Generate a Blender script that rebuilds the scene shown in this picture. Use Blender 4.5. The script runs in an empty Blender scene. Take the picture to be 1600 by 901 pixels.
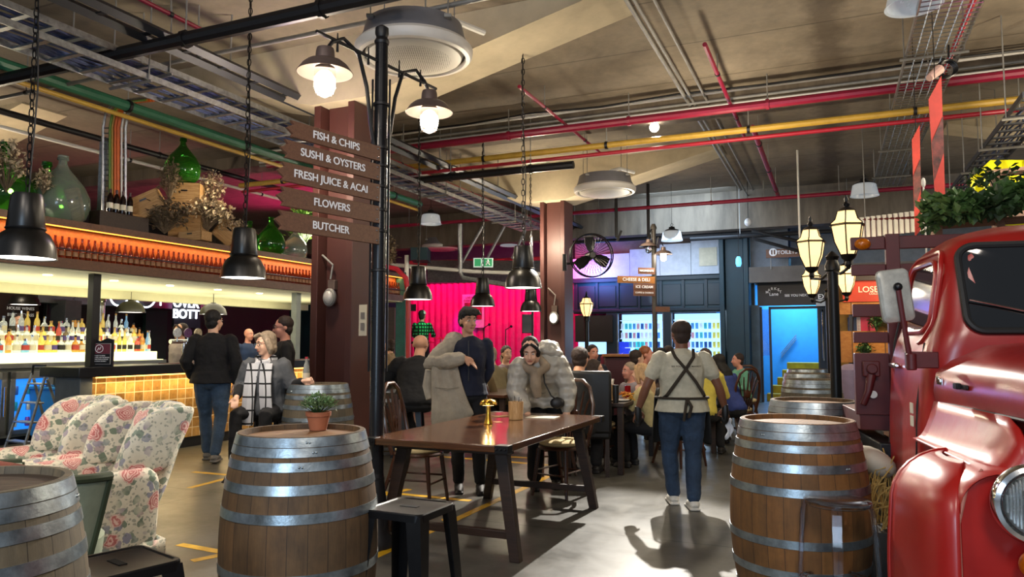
import bpy, math, random
from mathutils import Vector, Matrix, Euler
random.seed(7)
PI = math.pi
V = Vector
SC = bpy.context.scene
COL = SC.collection
# ---------------------------------------------------------------- camera, world, exposure
F, PITCH, HC = 1150.0, math.radians(4.23), 1.40
cam = bpy.data.objects.new('camera', bpy.data.cameras.new('camera'))
COL.objects.link(cam); SC.camera = cam
cam.location = (0, 0, HC); cam.rotation_euler = (PI/2 + PITCH, 0, 0)
cam.data.sensor_width = 36; cam.data.lens = F/1600*36
cam.data.clip_end = 200; cam.data.clip_start = .05
SC.view_settings.view_transform = 'Standard'; SC.view_settings.look = 'None'
SC.view_settings.gamma = 1; SC.view_settings.use_curve_mapping = False
SC.view_settings.exposure = 0.0
W = bpy.data.worlds.new('hall_daylight'); SC.world = W; W.use_nodes = True
W.node_tree.nodes['Background'].inputs[0].default_value = (.80, .88, 1.0, 1)
W.node_tree.nodes['Background'].inputs[1].default_value = .30

def ray(px, py):
    u, v = (px-800)/F, (450.5-py)/F
    return V((u, math.cos(PITCH)-v*math.sin(PITCH), math.sin(PITCH)+v*math.cos(PITCH)))
O = V((0, 0, HC))
def at(px, py, d):
    r = ray(px, py); return O + r*(d/r.y)
def atz(px, py, z):
    r = ray(px, py); return O + r*((z-HC)/r.z)
A = math.radians(23.5); CA, SA = math.cos(A), math.sin(A)
def R(x, y, z=0):                      # room axes (x across, y along the bar) to world
    return V((x*CA+y*SA, -x*SA+y*CA, z))
def toR(p):
    return V((p[0]*CA-p[1]*SA, p[0]*SA+p[1]*CA, p[2]))
def onx(px, py, x):                    # point on the room plane x = const
    r = toR(ray(px, py)); o = toR(O); return o + r*((x-o.x)/r.x)
def ony(px, py, y):
    r = toR(ray(px, py)); o = toR(O); return o + r*((y-o.y)/r.y)

LS = 1.0
def light(kind, name, loc, energy, col=(1, .85, .65), size=.1, aim=None, angle=80, blend=.4, parent=None, sy=None):
    L = bpy.data.lights.new(name, kind); L.energy = energy*LS; L.color = col
    if kind == 'AREA':
        L.size = size
        if sy: L.shape = 'RECTANGLE'; L.size_y = sy
    else: L.shadow_soft_size = size
    if kind == 'SPOT': L.spot_size = math.radians(angle); L.spot_blend = blend
    o = bpy.data.objects.new(name, L); COL.objects.link(o); o.location = loc
    if aim is not None:
        o.rotation_euler = (V(aim)-V(loc)).to_track_quat('-Z', 'Y').to_euler()
    if parent: o.parent = parent
    return o
WARM = (1, .80, .55); SOFT = (1, .88, .72); PINK = (1, .02, .25)
# key spot under the slab, far side of the walkway
KEY = at(1023, 198, 10.6)
light('SPOT', 'walkway_spot', KEY+V((0, -.16, -.06)), 3600, (1, .94, .84), .035, (-.15, 4.2, 0), 41, .35)
light('POINT', 'column_violet', R(-5.0, 5.9, 3.6), 9, (.45, .1, 1), .1)
# uplights round the column heads, plus added unseen fills that brighten the slab
for cx, cy, e in ((-5.0, 6.1, 120), (-5.0, 12.6, 190), (-3.2, 6.7, 60), (-3.2, 13.1, 60), (3.6, 12.9, 90), (-11, 6.4, 120), (-1.2, 9.3, 150), (2.6, 8.2, 175), (-8.5, 10.5, 110)):
    light('POINT', 'column_and_fill_uplight', R(cx, cy, 3.3), e*.85, (1, .85, .62), .12)
# added unseen area lamps over and behind the visitor
light('AREA', 'added_overhead_fill', (.6, -1.2, 4.4), 130, (1, .88, .76), 1.2, (1.2, 3.0, .8))
light('AREA', 'added_overhead_fill', (-2.8, .6, 4.4), 80, (1, .88, .76), 1.0, (-2.6, 4.2, .3))
light('AREA', 'added_cool_fill', (-2.2, -3.2, 1.9), 170, (.58, .78, 1), 1.8, (-1.0, 4, .8))  # unseen cool lamp added for the blue shine on the barrel hoops
light('AREA', 'shop_daylight', R(-3, 16.2, 4.3), 130, (.55, .75, 1), 2.0, R(-3, 19, 2))  # cool area lamp under the slab, facing the shopfront
light('AREA', 'stage_wash', R(-8.6, 17.75, 3.7), 230, (1, .01, .30), .3, R(-8.6, 19, 1.5), sy=5.0).rotation_euler = (math.radians(38), 0, -A)
bpy.data.lights['stage_wash'].size, bpy.data.lights['stage_wash'].size_y = 6.0, .2
light('SPOT', 'stage_violet', R(-9.6, 17.3, 2.8), 170, (.22, .02, 1), .1, R(-9.75, 19, 1.9), 30, .8)
light('SPOT', 'stage_green', R(-8.0, 15.2, 3.8), 260, (.25, 1, .6), .1, at(657, 512, 18.2), 12, .5)
light('SPOT', 'ceiling_pink', R(-10.5, 15.5, 3.0), 800, PINK, .2, R(-12, 13, 4.8), 90, .8)
light('SPOT', 'tray_pink', R(2.2, 6.2, 2.6), 110, (1, .1, .35), .1, R(1.6, 6.6, 4.8), 60, .6)
light('AREA', 'doorway_daylight', R(.2, 22.4, 3.6), 260, (.25, .62, 1), 2.0, R(0, 21.8, 1))
light('AREA', 'far_cool_area', R(6, 14.5, 4.4), 160, (.65, .8, 1), 2.5, R(4, 17, 1))  # cool area lamp under the slab at the far right

# ---------------------------------------------------------------- mesh collector
class MB:
    def __init__(s): s.v = []; s.f = []; s.m = []; s.mi = 0; s.X = None; s.adds = []
    def add(s, vs, fs):
        b = len(s.v); s.adds.append((b, len(s.f)))
        s.v += [V(p) if s.X is None else s.X @ V(p) for p in vs]
        for f in fs: s.f.append([b+i for i in f]); s.m.append(s.mi)
        return s
    def hexa(s, p):
        return s.add(p, [(0, 3, 2, 1), (4, 5, 6, 7), (0, 1, 5, 4), (1, 2, 6, 5), (2, 3, 7, 6), (3, 0, 4, 7)])
    def box(s, c, d, rot=None):
        c = V(c); h = V(d)/2
        q = [V((sx*h.x, sy*h.y, sz*h.z)) for sz in (-1, 1) for sx, sy in ((-1, -1), (1, -1), (1, 1), (-1, 1))]
        if rot is not None: q = [rot @ p for p in q]
        return s.hexa([c+p for p in q])
    def room(s, x0, x1, y0, y1, z0, z1):
        return s.hexa([R(x, y, z) for z in (z0, z1) for x, y in ((x0, y0), (x1, y0), (x1, y1), (x0, y1))])
    def loft(s, rings, cap=True, close=False):
        n = len(rings[0]); b = [p for r in rings for p in r]; fs = []
        k = len(rings)
        for i in range(k if close else k-1):
            for j in range(n):
                a, c = i*n+j, i*n+(j+1) % n; i2 = (i+1) % k
                fs.append((a, c, i2*n+(j+1) % n, i2*n+j))
        if cap and not close:
            fs.append(tuple(reversed(range(n)))); fs.append(tuple(range((k-1)*n, k*n)))
        return s.add(b, fs)
    def cyl(s, p0, p1, r0, r1=None, n=12):
        r1 = r0 if r1 is None else r1
        return s.tube([p0, p1], [r0, r1], n)
    def tube(s, path, r, n=8, close=False, flat=1.0, up=None):
        P = [V(p) for p in path]; k = len(P)
        rs = r if isinstance(r, (list, tuple)) else [r]*k
        rings = []; nx = None
        for i in range(k):
            if close: t = P[(i+1) % k]-P[i-1]
            else: t = P[min(i+1, k-1)]-P[max(i-1, 0)]
            t.normalize()
            if nx is None:
                a = V(up) if up else (V((0, 0, 1)) if abs(t.z) < .9 else V((1, 0, 0)))
                nx = a.cross(t).normalized()
            else:
                nx = (nx - t*nx.dot(t)).normalized()
            ny = t.cross(nx)
            rings.append([P[i] + nx*math.cos(2*PI*j/n)*rs[i] + ny*math.sin(2*PI*j/n)*rs[i]*flat for j in range(n)])
        return s.loft(rings, True, close)
    def lathe(s, prof, n=24, c=(0, 0, 0), cap=True):
        c = V(c)
        rings = [[c+V((r*math.cos(2*PI*j/n), r*math.sin(2*PI*j/n), z)) for j in range(n)] for r, z in prof]
        return s.loft(rings, cap)
    def sphere(s, c, r, n=12, rot=None):
        c = V(c); r = V(r) if hasattr(r, '__len__') else V((r, r, r)); m = max(4, n//2+1); rings = []
        for i in range(m+1):
            a = PI*(i/m); a = min(max(a, .04), PI-.04)
            q = []
            for j in range(n):
                p = V((r.x*math.sin(a)*math.cos(2*PI*j/n), r.y*math.sin(a)*math.sin(2*PI*j/n), -r.z*math.cos(a)))
                q.append(c + (rot @ p if rot is not None else p))
            rings.append(q)
        return s.loft(rings)
    def prism(s, poly, axis, a, b):
        """poly of (p,q) extruded along axis ('x','y','z') from a to b"""
        def P(p, q, w): return {'x': V((w, p, q)), 'y': V((p, w, q)), 'z': V((p, q, w))}[axis]
        return s.loft([[P(p, q, a) for p, q in poly], [P(p, q, b) for p, q in poly]])
    def grid(s, fn, nu, nv, wrap=False):
        vs = [fn(i/nu, j/nv) for i in range(nu+1) for j in range(nv+1)]
        fs = [(i*(nv+1)+j, (i+1)*(nv+1)+j, (i+1)*(nv+1)+j+1, i*(nv+1)+j+1) for i in range(nu) for j in range(nv)]
        return s.add(vs, fs)
    def each(s, name, mat, parent=None, **kw):
        A2 = s.adds+[(len(s.v), len(s.f))]; out = []
        for (v0, f0), (v1, f1) in zip(A2, A2[1:]):
            q = MB(); q.v = s.v[v0:v1]; q.f = [[i-v0 for i in f] for f in s.f[f0:f1]]; q.m = s.m[f0:f1]
            out.append(q.build(name, mat, parent, **kw))
        return out
    def build(s, name, mat, parent=None, bev=0, smooth=True, ang=35, world=False, solid=0, sub=0):
        me = bpy.data.meshes.new(name)
        base = V((0, 0, 0))
        if parent is None and s.v:
            xs = [p.x for p in s.v]; ys = [p.y for p in s.v]; zs = [p.z for p in s.v]
            base = V(((min(xs)+max(xs))/2, (min(ys)+max(ys))/2, min(zs)))
        me.from_pydata([tuple(p-base) for p in s.v], [], s.f)
        mats = mat if isinstance(mat, (list, tuple)) else [mat]
        for m in mats: me.materials.append(m)
        if len(mats) > 1: me.polygons.foreach_set('material_index', s.m)
        me.validate(); me.update()
        import bmesh
        bm = bmesh.new(); bm.from_mesh(me); bmesh.ops.recalc_face_normals(bm, faces=bm.faces); bm.to_mesh(me); bm.free()
        if smooth:
            me.shade_smooth(); me.set_sharp_from_angle(angle=math.radians(ang))
        o = bpy.data.objects.new(name, me); COL.objects.link(o)
        if parent is None: o.location = base
        else:
            o.parent = parent
            if world: o.matrix_parent_inverse = W_INV(parent)
        if bev:
            b = o.modifiers.new('bevel', 'BEVEL'); b.width = bev; b.segments = 2; b.limit_method = 'ANGLE'; b.angle_limit = math.radians(40)
        if solid:
            b = o.modifiers.new('solid', 'SOLIDIFY'); b.thickness = solid; b.offset = 0
        if sub:
            b = o.modifiers.new('sub', 'SUBSURF'); b.levels = sub; b.render_levels = sub
        return o
def W_INV(p):
    m = Matrix.LocRotScale(p.location, p.rotation_euler, p.scale)
    q = p.parent
    if q is not None:
        m = Matrix.LocRotScale(q.location, q.rotation_euler, q.scale) @ p.matrix_parent_inverse @ m
    return m.inverted()
def tag(o, label=None, cat=None, group=None, kind=None):
    if label: o['label'] = label
    if cat: o['category'] = cat
    if group: o['group'] = group
    if kind: o['kind'] = kind
    return o
def struct(o): o['kind'] = 'structure'; return o
def thing(name, label, cat, loc=(0, 0, 0), rz=0, group=None, scale=1):
    o = bpy.data.objects.new(name, None); COL.objects.link(o); o.empty_display_size = .1
    o.location = loc; o.rotation_euler = (0, 0, rz); o.scale = (scale,)*3
    return tag(o, label, cat, group)
KIDS = {}
def dup(root, loc, rz=None, label=None, group=None, scale=None):
    r = root.copy(); COL.objects.link(r); r.location = loc
    if rz is not None: r.rotation_euler = (0, 0, rz)
    if scale is not None: r.scale = (scale,)*3
    if label: r['label'] = label
    if group: r['group'] = group
    if root.name not in KIDS:
        KIDS[root.name] = [(c, [g for g in COL.objects if g.parent is c]) for c in COL.objects if c.parent is root]
    for c, gs in KIDS[root.name]:
        k = c.copy(); COL.objects.link(k); k.parent = r
        for g in gs:
            h = g.copy(); COL.objects.link(h); h.parent = k
    return r
def text(s, size, mat, parent, loc, rot, ext=.002, align='CENTER', name='lettering', width=None, world=False, font_scale=1):
    c = bpy.data.curves.new(name, 'FONT'); c.body = s; c.size = size; c.extrude = ext; c.align_x = align; c.align_y = 'CENTER'
    c.offset = size*.012
    tmp = bpy.data.objects.new('tmp', c); me = bpy.data.meshes.new_from_object(tmp); bpy.data.objects.remove(tmp)
    o = bpy.data.objects.new(name, me); COL.objects.link(o); me.materials.clear(); me.materials.append(mat)
    o.location = loc; o.rotation_euler = rot; o.scale = (font_scale, 1, 1)
    if parent is not None:
        o.parent = parent
        if world: o.matrix_parent_inverse = W_INV(parent)
    return o

# ---------------------------------------------------------------- materials
MC = {}
def srgb(c):
    if isinstance(c, str):
        c = [int(c[i:i+2], 16)/255 for i in (0, 2, 4)]
        return tuple(x/12.92 if x <= .04045 else ((x+.055)/1.055)**2.4 for x in c)
    return tuple(c)
class N:
    def __init__(s, name):
        s.m = bpy.data.materials.new(name); s.m.use_nodes = True; s.t = s.m.node_tree
        s.b = s.t.nodes['Principled BSDF']
    def n(s, typ, **kw):
        k = s.t.nodes.new('ShaderNode'+typ)
        for a, b in kw.items(): setattr(k, a, b)
        return k
    def l(s, a, b): s.t.links.new(a, b)
    def val(s, node, **kw):
        for k, v in kw.items(): node.inputs[k.replace('_', ' ')].default_value = v
        return node
    def coord(s, kind='Object', scale=(1, 1, 1), rot=(0, 0, 0)):
        if kind == 'Position': o = s.n('NewGeometry').outputs['Position']
        else: o = s.n('TexCoord').outputs[kind]
        mp = s.n('Mapping'); mp.inputs['Scale'].default_value = scale; mp.inputs['Rotation'].default_value = rot
        s.l(o, mp.inputs[0]); return mp.outputs[0]
    def noise(s, vec, scale=5, detail=4, rough=.6, dist=0):
        k = s.n('TexNoise'); s.val(k, Scale=scale, Detail=detail, Roughness=rough, Distortion=dist); s.l(vec, k.inputs['Vector']); return k.outputs['Fac']
    def ramp(s, fac, stops):
        k = s.n('ValToRGB'); e = k.color_ramp.elements
        while len(e) < len(stops): e.new(.5)
        for i, (p, c) in enumerate(stops):
            e[i].position = p; c = srgb(c) if not isinstance(c, (int, float)) else (c, c, c); e[i].color = (*c[:3], 1)
        s.l(fac, k.inputs[0]); return k.outputs[0]
    def mix(s, fac, a, b, mode='MIX'):
        k = s.n('Mix', data_type='RGBA', blend_type=mode)
        for i, x in ((0, fac), (6, a), (7, b)):
            if isinstance(x, bpy.types.NodeSocket): s.l(x, k.inputs[i])
            elif isinstance(x, (int, float)): k.inputs[i].default_value = x if i == 0 else (x, x, x, 1)
            else: k.inputs[i].default_value = (*srgb(x)[:3], 1)
        return k.outputs[2]
    def math(s, op, a, b=0, c=0):
        k = s.n('Math', operation=op)
        for i, x in enumerate((a, b, c)):
            if isinstance(x, bpy.types.NodeSocket): s.l(x, k.inputs[i])
            else: k.inputs[i].default_value = x
        return k.outputs[0]
    def bump(s, h, st=.3, dist=.01):
        k = s.n('Bump'); k.inputs['Strength'].default_value = st; k.inputs['Distance'].default_value = dist
        s.l(h, k.inputs['Height']); s.l(k.outputs[0], s.b.inputs['Normal'])
    def set(s, **kw):
        for k, v in kw.items():
            k = k.replace('_', ' ')
            if isinstance(v, bpy.types.NodeSocket): s.l(v, s.b.inputs[k])
            else:
                if k in ('Base Color', 'Emission Color') : v = (*srgb(v)[:3], 1)
                s.b.inputs[k].default_value = v
        return s
def mat(name, col, rough=.6, metal=0, var=.12, vs=6, bump=0, bs=40, emit=None, es=0, trans=0, ior=1.45, coat=0, alpha=1, stretch=(1, 1, 1), coord='Object'):
    if name in MC: return MC[name]
    k = N(name); c = V(srgb(col)); k.set(Roughness=rough, Metallic=metal)
    vec = k.coord(coord, stretch)
    if var:
        f = k.noise(vec, vs, 5, .65)
        k.set(Base_Color=k.ramp(f, [(.3, tuple(c*(1-var*1.6))), (.7, tuple(min(1, x*(1+var)) for x in c))]))
        k.l(k.math('MULTIPLY_ADD', f, .16, rough-.08), k.b.inputs['Roughness']) if rough > .1 else None
    else: k.set(Base_Color=tuple(c))
    if bump: k.bump(k.noise(vec, bs, 4, .6), bump, .004)
    if emit is not None: k.set(Emission_Color=emit, Emission_Strength=es)
    if trans: k.set(Transmission_Weight=trans, IOR=ior)
    if coat: k.set(Coat_Weight=coat, Coat_Roughness=.08)
    if alpha < 1: k.set(Alpha=alpha)
    MC[name] = k.m
    return k.m
RP = (0, 0, A)   # turns world position into room axes in a Mapping node
def mk_ceiling():
    k = N('ceiling_concrete'); v = k.coord('Position', rot=RP)
    f = k.noise(v, .55, 6, .62, .4); g = k.noise(v, 9, 5, .7)
    base = k.ramp(f, [(.28, '645b50'), (.5, '857b6c'), (.72, '9a8f7f')])
    c = k.mix(.22, base, k.ramp(g, [(.3, '5a5145'), (.7, 'c4b8a2')]), 'OVERLAY')
    sp = k.n('SeparateXYZ'); k.l(v, sp.inputs[0])
    # board joints every 1.2 m across the room
    j = k.math('PINGPONG', sp.outputs['Y'], .6); jm = k.math('LESS_THAN', j, .012)
    c = k.mix(k.math('MULTIPLY', jm, .55), c, '3a342b')
    # long water stain and blots
    wob = k.math('MULTIPLY_ADD', k.noise(v, 2.2, 4, .7), .5, -.25)
    d = k.math('ABSOLUTE', k.math('ADD', k.math('ADD', sp.outputs['X'], wob), -.05))
    st = k.ramp(d, [(.08, 1.0), (.26, 0.0)])
    c = k.mix(k.math('MULTIPLY', st, .55), c, '3b2c1e')
    bl = k.ramp(k.noise(v, .9, 3, .5, 1.2), [(.64, 0.0), (.74, 1.0)])
    c = k.mix(k.math('MULTIPLY', bl, .45), c, '4a4136')
    k.set(Base_Color=c, Roughness=.85); k.bump(g, .25, .01); return k.m
def mk_floor():
    k = N('polished_concrete_floor'); v = k.coord('Position', rot=RP)
    f = k.noise(v, .8, 7, .68, .5); g = k.noise(v, 26, 4, .7)
    c = k.ramp(f, [(.3, '3a3935'), (.52, '53514b'), (.72, '67645c')])
    c = k.mix(.16, c, k.ramp(g, [(.35, '2e2d2a'), (.65, '9c978c')]), 'OVERLAY')
    sp = k.n('SeparateXYZ'); k.l(v, sp.inputs[0])
    j = k.math('LESS_THAN', k.math('PINGPONG', k.math('ADD', sp.outputs['Y'], -.95), 2.2), .008)
    j2 = k.math('LESS_THAN', k.math('PINGPONG', k.math('ADD', sp.outputs['X'], .2), 2.6), .008)
    c = k.mix(k.math('MAXIMUM', j, j2), c, '161513')
    k.set(Base_Color=c, Roughness=k.math('MULTIPLY_ADD', k.noise(v, 2.0, 5, .7), .45, .16), Specular_IOR_Level=.55)
    k.bump(g, .08, .004); return k.m
def mk_staves(name, lo, hi, n=26):
    k = N(name); v = k.coord('Object'); sp = k.n('SeparateXYZ'); k.l(v, sp.inputs[0])
    a = k.math('MULTIPLY', k.math('ADD', k.math('ARCTAN2', sp.outputs['Y'], sp.outputs['X']), PI), n/(2*PI))
    fl = k.math('FLOOR', a); wn = k.n('TexWhiteNoise', noise_dimensions='1D'); k.l(fl, wn.inputs['W'])
    st = k.coord('Object', (14, 14, 1.6)); g = k.noise(st, 2.2, 7, .7, .4)
    big = k.noise(v, 3.2, 5, .7)
    c = k.mix(k.math('MULTIPLY_ADD', g, .9, -.05), lo, hi)
    c = k.mix(.6, c, k.ramp(wn.outputs['Value'], [(0, '5c4a34'), (.5, '8a775c'), (1, 'b69e78')]), 'MULTIPLY')
    c = k.mix(.45, c, k.ramp(big, [(.35, '3c3124'), (.62, 'c2b294')]), 'OVERLAY')
    gap = k.math('LESS_THAN', k.math('PINGPONG', a, .5), .018)
    c = k.mix(k.math('MULTIPLY', gap, .8), c, '1c150e')
    k.set(Base_Color=c, Roughness=.72); k.bump(g, .35, .004); return k.m
def mk_wood(name, c0, c1, c2, rough=.5, scale=1.0, rot=(0, 0, 0), bump=.15, coat=0, planks=0, stretch=(1.2, 16, 16)):
    k = N(name); v = k.coord('Object', [x*scale for x in stretch], rot)
    g = k.noise(v, 1.6, 7, .68, .9)
    c = k.ramp(g, [(.25, c0), (.5, c1), (.75, c2)])
    if planks:
        sp = k.n('SeparateXYZ'); k.l(k.coord('Object', (1, 1, 1), rot), sp.inputs[0])
        a = k.math('MULTIPLY', sp.outputs['Y'], planks); wn = k.n('TexWhiteNoise', noise_dimensions='1D'); k.l(k.math('FLOOR', a), wn.inputs['W'])
        c = k.mix(.35, c, k.ramp(wn.outputs['Value'], [(0, '555555'), (1, 'ffffff')]), 'MULTIPLY')
        c = k.mix(k.math('MULTIPLY', k.math('LESS_THAN', k.math('PINGPONG', a, .5), .02), .7), c, '120c08')
    k.set(Base_Color=c, Roughness=rough)
    if coat: k.set(Coat_Weight=coat, Coat_Roughness=.12)
    k.bump(g, bump, .003); return k.m
def mk_tiles():
    k = N('glazed_gold_tiles'); v = k.coord('Position', rot=RP); sp = k.n('SeparateXYZ'); k.l(v, sp.inputs[0])
    cb = k.n('CombineXYZ'); k.l(sp.outputs['Y'], cb.inputs[0]); k.l(sp.outputs['Z'], cb.inputs[1]); k.l(k.math('MULTIPLY', sp.outputs['X'], 1), cb.inputs[2])
    br = k.n('TexBrick', offset=0, squash=1); k.l(cb.outputs[0], br.inputs['Vector'])
    k.val(br, Scale=1, Mortar_Size=.006, Mortar_Smooth=.3, Bias=0, Brick_Width=.132, Row_Height=.132)
    br.inputs['Color1'].default_value = (0, 0, 0, 1); br.inputs['Color2'].default_value = (1, 1, 1, 1); br.inputs['Mortar'].default_value = (.5, .5, .5, 1)
    c = k.ramp(br.outputs['Color'], [(0, '7d6238'), (.5, 'a88650'), (1, 'c4a26a')])
    c = k.mix(.5, c, k.ramp(k.noise(v, 14, 4, .6), [(.3, '7a6440'), (.7, 'e0c690')]), 'OVERLAY')
    c = k.mix(br.outputs['Fac'], c, 'd8c49a')
    k.set(Base_Color=c, Roughness=.22, Specular_IOR_Level=.7)
    h = k.math('MULTIPLY_ADD', br.outputs['Fac'], -1, k.math('MULTIPLY', k.noise(v, 6, 3, .5), .6)); k.bump(h, .6, .01); return k.m
def mk_floral():
    k = N('floral_chintz'); v = k.coord('Object')
    n = k.noise(v, 9, 4, .7)
    base = k.ramp(k.noise(v, 7, 4, .65), [(.3, 'c9c0a8'), (.7, 'ddd5c0')])
    def vor(scale, off, col):
        mp = k.n('Mapping'); mp.inputs['Location'].default_value = off; k.l(v, mp.inputs[0])
        ds = k.n('VectorMath', operation='ADD'); nz = k.n('TexNoise'); k.val(nz, Scale=14, Detail=3); k.l(mp.outputs[0], nz.inputs['Vector'])
        sc = k.n('VectorMath', operation='SCALE'); sc.inputs['Scale'].default_value = .07; k.l(nz.outputs['Color'], sc.inputs[0])
        k.l(mp.outputs[0], ds.inputs[0]); k.l(sc.outputs[0], ds.inputs[1])
        vo = k.n('TexVoronoi'); k.val(vo, Scale=scale); k.l(ds.outputs[0], vo.inputs['Vector']); return vo
    leaf = vor(17, (3, 1, 2), 0); mask = k.ramp(k.noise(v, 3.6, 3, .5), [(.34, 0.0), (.44, 1.0)])
    lf = k.math('MULTIPLY', k.math('LESS_THAN', leaf.outputs['Distance'], .47), mask)
    c = k.mix(lf, base, k.ramp(leaf.outputs['Color'], [(.2, '6d7a66'), (.5, '939c88'), (.7, '8a8698'), (.9, 'b09a90')]))
    spr = vor(38, (5, 1, 7), 0)
    c = k.mix(k.math('MULTIPLY', k.math('LESS_THAN', spr.outputs['Distance'], .33), .6), c, '6d7468')
    ro = vor(5.6, (0, 0, 0), 0)
    rm = k.ramp(ro.outputs['Distance'], [(.29, 1.0), (.36, 0.0)])
    pet = k.math('SINE', k.math('MULTIPLY', ro.outputs['Distance'], 85))
    rc = k.ramp(k.math('MULTIPLY_ADD', pet, .3, k.math('MULTIPLY', n, .9)), [(.15, 'b0605c'), (.45, 'cc8f85'), (.75, 'e0bcae')])
    c = k.mix(rm, c, rc)
    k.set(Base_Color=c, Roughness=.9, Sheen_Weight=.2); k.bump(k.noise(v, 160, 2, .5), .2, .002); return k.m
def mk_paint(name, a, b, rough=.32):
    k = N(name); v = k.coord('Object'); f = k.noise(v, 2.5, 5, .6)
    k.set(Base_Color=k.ramp(f, [(.3, a), (.7, b)]), Roughness=k.math('MULTIPLY_ADD', k.noise(v, 14, 5, .7), .25, rough-.1), Coat_Weight=.35, Coat_Roughness=.25)
    k.bump(k.noise(v, 60, 3, .6), .06, .002); return k.m
def mk_corr(name, a, b, n=9, axis='X', rough=.6, pos=True):
    k = N(name); v = k.coord('Position' if pos else 'Object', rot=RP if pos else (0, 0, 0)); sp = k.n('SeparateXYZ'); k.l(v, sp.inputs[0])
    w = k.math('SINE', k.math('MULTIPLY', sp.outputs[axis], n*2*PI))
    k.set(Base_Color=k.mix(k.math('MULTIPLY_ADD', k.noise(v, 3, 4, .6), 1, 0), a, b), Roughness=rough); k.bump(w, .8, .03); return k.m
CEIL = mk_ceiling(); FLOOR = mk_floor()
CONC = mat('painted_concrete', 'b9ab90', .85, var=.16, vs=1.2, bump=.2, coord='Position')
CONCD = mat('dark_concrete_beam', '6e6355', .85, var=.3, vs=1.0, bump=.2, coord='Position', stretch=(3, 3, .6))
RUST = mat('oxide_red_column_paint', '43211b', .55, var=.12, vs=2, bump=.08)
TEAL = mat('dark_teal_paint', '10303a', .55, var=.15, vs=2)
TEAL2 = mat('deep_teal_panel', '0c242c', .5, var=.15, vs=2)
BLACK = mat('black_metal', '0f0f11', .38, .3, var=.1, vs=9)
BLACKP = mat('black_pipe', '17171a', .45, .2, var=.1)
DOMEB = mat('black_enamel', '161513', .34, .1, var=.12, vs=7)
GALV = mat('galvanised_steel', 'a9adb0', .38, .9, var=.22, vs=20, bump=.05)
HOOP = mat('weathered_hoop_steel', '9ba6ac', .34, .85, var=.3, vs=11, bump=.2, bs=60)
CHROME = mat('chrome', 'd8d8d8', .12, 1, var=.03)
MAGP = mat('crimson_pipe_paint', '8a1534', .38, var=.1)
REDP = mat('red_pipe_paint', 'a81c30', .4, var=.1)
YELP = mat('yellow_pipe_paint', 'c09a3c', .45, var=.1)
GRNP = mat('green_pipe_paint', '2f6b50', .42, var=.15)
GREYP = mat('grey_conduit', '8d8b86', .45, .3, var=.15)
DGREY = mat('dark_grey_channel', '2c2e33', .5, .2, var=.15)
WHITE = mat('white_plastic', 'd9d6cf', .4, var=.05)
STEEL = mat('brushed_steel', '8f9192', .3, .9, var=.08)
GLASSC = mat('clear_glass', 'f5f8f8', .03, var=0, trans=1)
LENS = mat('ribbed_lens_glass', 'f0f2f2', .12, var=0, trans=1, bump=.7, bs=90)
GREENG = mat('green_demijohn_glass', '3f9a2c', .05, var=0, trans=.85)
AMBERG = mat('amber_beer_glass', '8a3008', .1, var=0, trans=.7)
PRISM = mat('prismatic_shade', 'cfd3d6', .25, var=.06, trans=.35, emit='cfd8e0', es=.15)
STAVE = mk_staves('barrel_staves', '54402c', 'a08460')
STAVEG = mk_staves('greyed_barrel_staves', '5f5a4e', 'a39c8a')
STAVEO = mk_staves('amber_barrel_staves', '6e4a24', 'bd8c4e')
HEADW = mk_wood('barrel_head_wood', '5a3c22', '855c35', 'a67847', .6, 1.6, planks=8)
HEADG = mk_wood('greyed_barrel_head', '6d5f4b', '97866a', 'b3a283', .65, 1.6, planks=8)
TABLEW = mk_wood('polished_table_wood', '2e190c', '523019', '6e4524', .2, 1.2, (0, 0, A-PI/2), .06, .5, planks=0)
CHAIRW = mk_wood('dark_bentwood', '2a150c', '41220f', '5a3018', .32, 3, coat=.3)
DARKW = mk_wood('dark_stained_timber', '1a100b', '2a1a11', '39251a', .5, 2)
SIGNW = mk_wood('signboard_brown', '553528', '6b4633', '7d553e', .5, 2.5)
SIGNO = mk_wood('signboard_tan', '7a4a1e', '95602a', 'a87238', .5, 2.5)
CRATEW = mk_wood('pine_crate_wood', '7b5a32', 'a57f4e', 'c8a474', .7, 2.2)
CANOPY = mk_wood('canopy_board', '43281a', '5b3a26', '6b4730', .5, .8)
NICHE = mk_wood('orange_niche_board', '8c4516', 'ac5c20', 'c4752e', .45, .8)
TILES = mk_tiles(); FLORAL = mk_floral()
TRUCK = mk_paint('truck_red_paint', '8f1512', 'a81d18'); TRUCKD = mat('tray_maroon_paint', '4f1013', .5, var=.15, vs=5, bump=.1)
RUBBER = mat('tyre_rubber', '1c1b1a', .8, var=.25, vs=14, bump=.3)
VEL = mat('sage_velvet', '8d9580', .9, var=.12); VELE = mat('olive_piping', '353d26', .8, var=.2)
STRAW = mat('straw', 'a58548', .9, var=.35, vs=40)
TERRA = mat('terracotta', '9c5b3c', .8, var=.12, vs=10, bump=.1)
LEAF = mat('leaf_green', '4c6b35', .6, var=.4, vs=22); LEAFD = mat('dark_leaf', '2c4520', .6, var=.4, vs=22)
DRIED = mat('dried_flower_cream', 'cbb795', .9, var=.4, vs=30); DRIEDD = mat('dried_twig', '6d5c45', .9, var=.3, vs=30)
CUSH = mat('cream_cushion', 'cdb888', .85, var=.1)
YTAPE = mat('yellow_floor_tape', 'c79a16', .5, var=.2, vs=9, coord='Position')
def emis(name, col, es, base=None): return mat(name, base or col, .4, var=0, emit=col, es=es)
BULB = emis('lit_bulb', 'fff0d8', 18); DIFF = emis('lit_diffuser', 'fff6ea', 6); GLOWC = emis('backlit_bar_panel', 'f4f2b8', 1.25)
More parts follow.
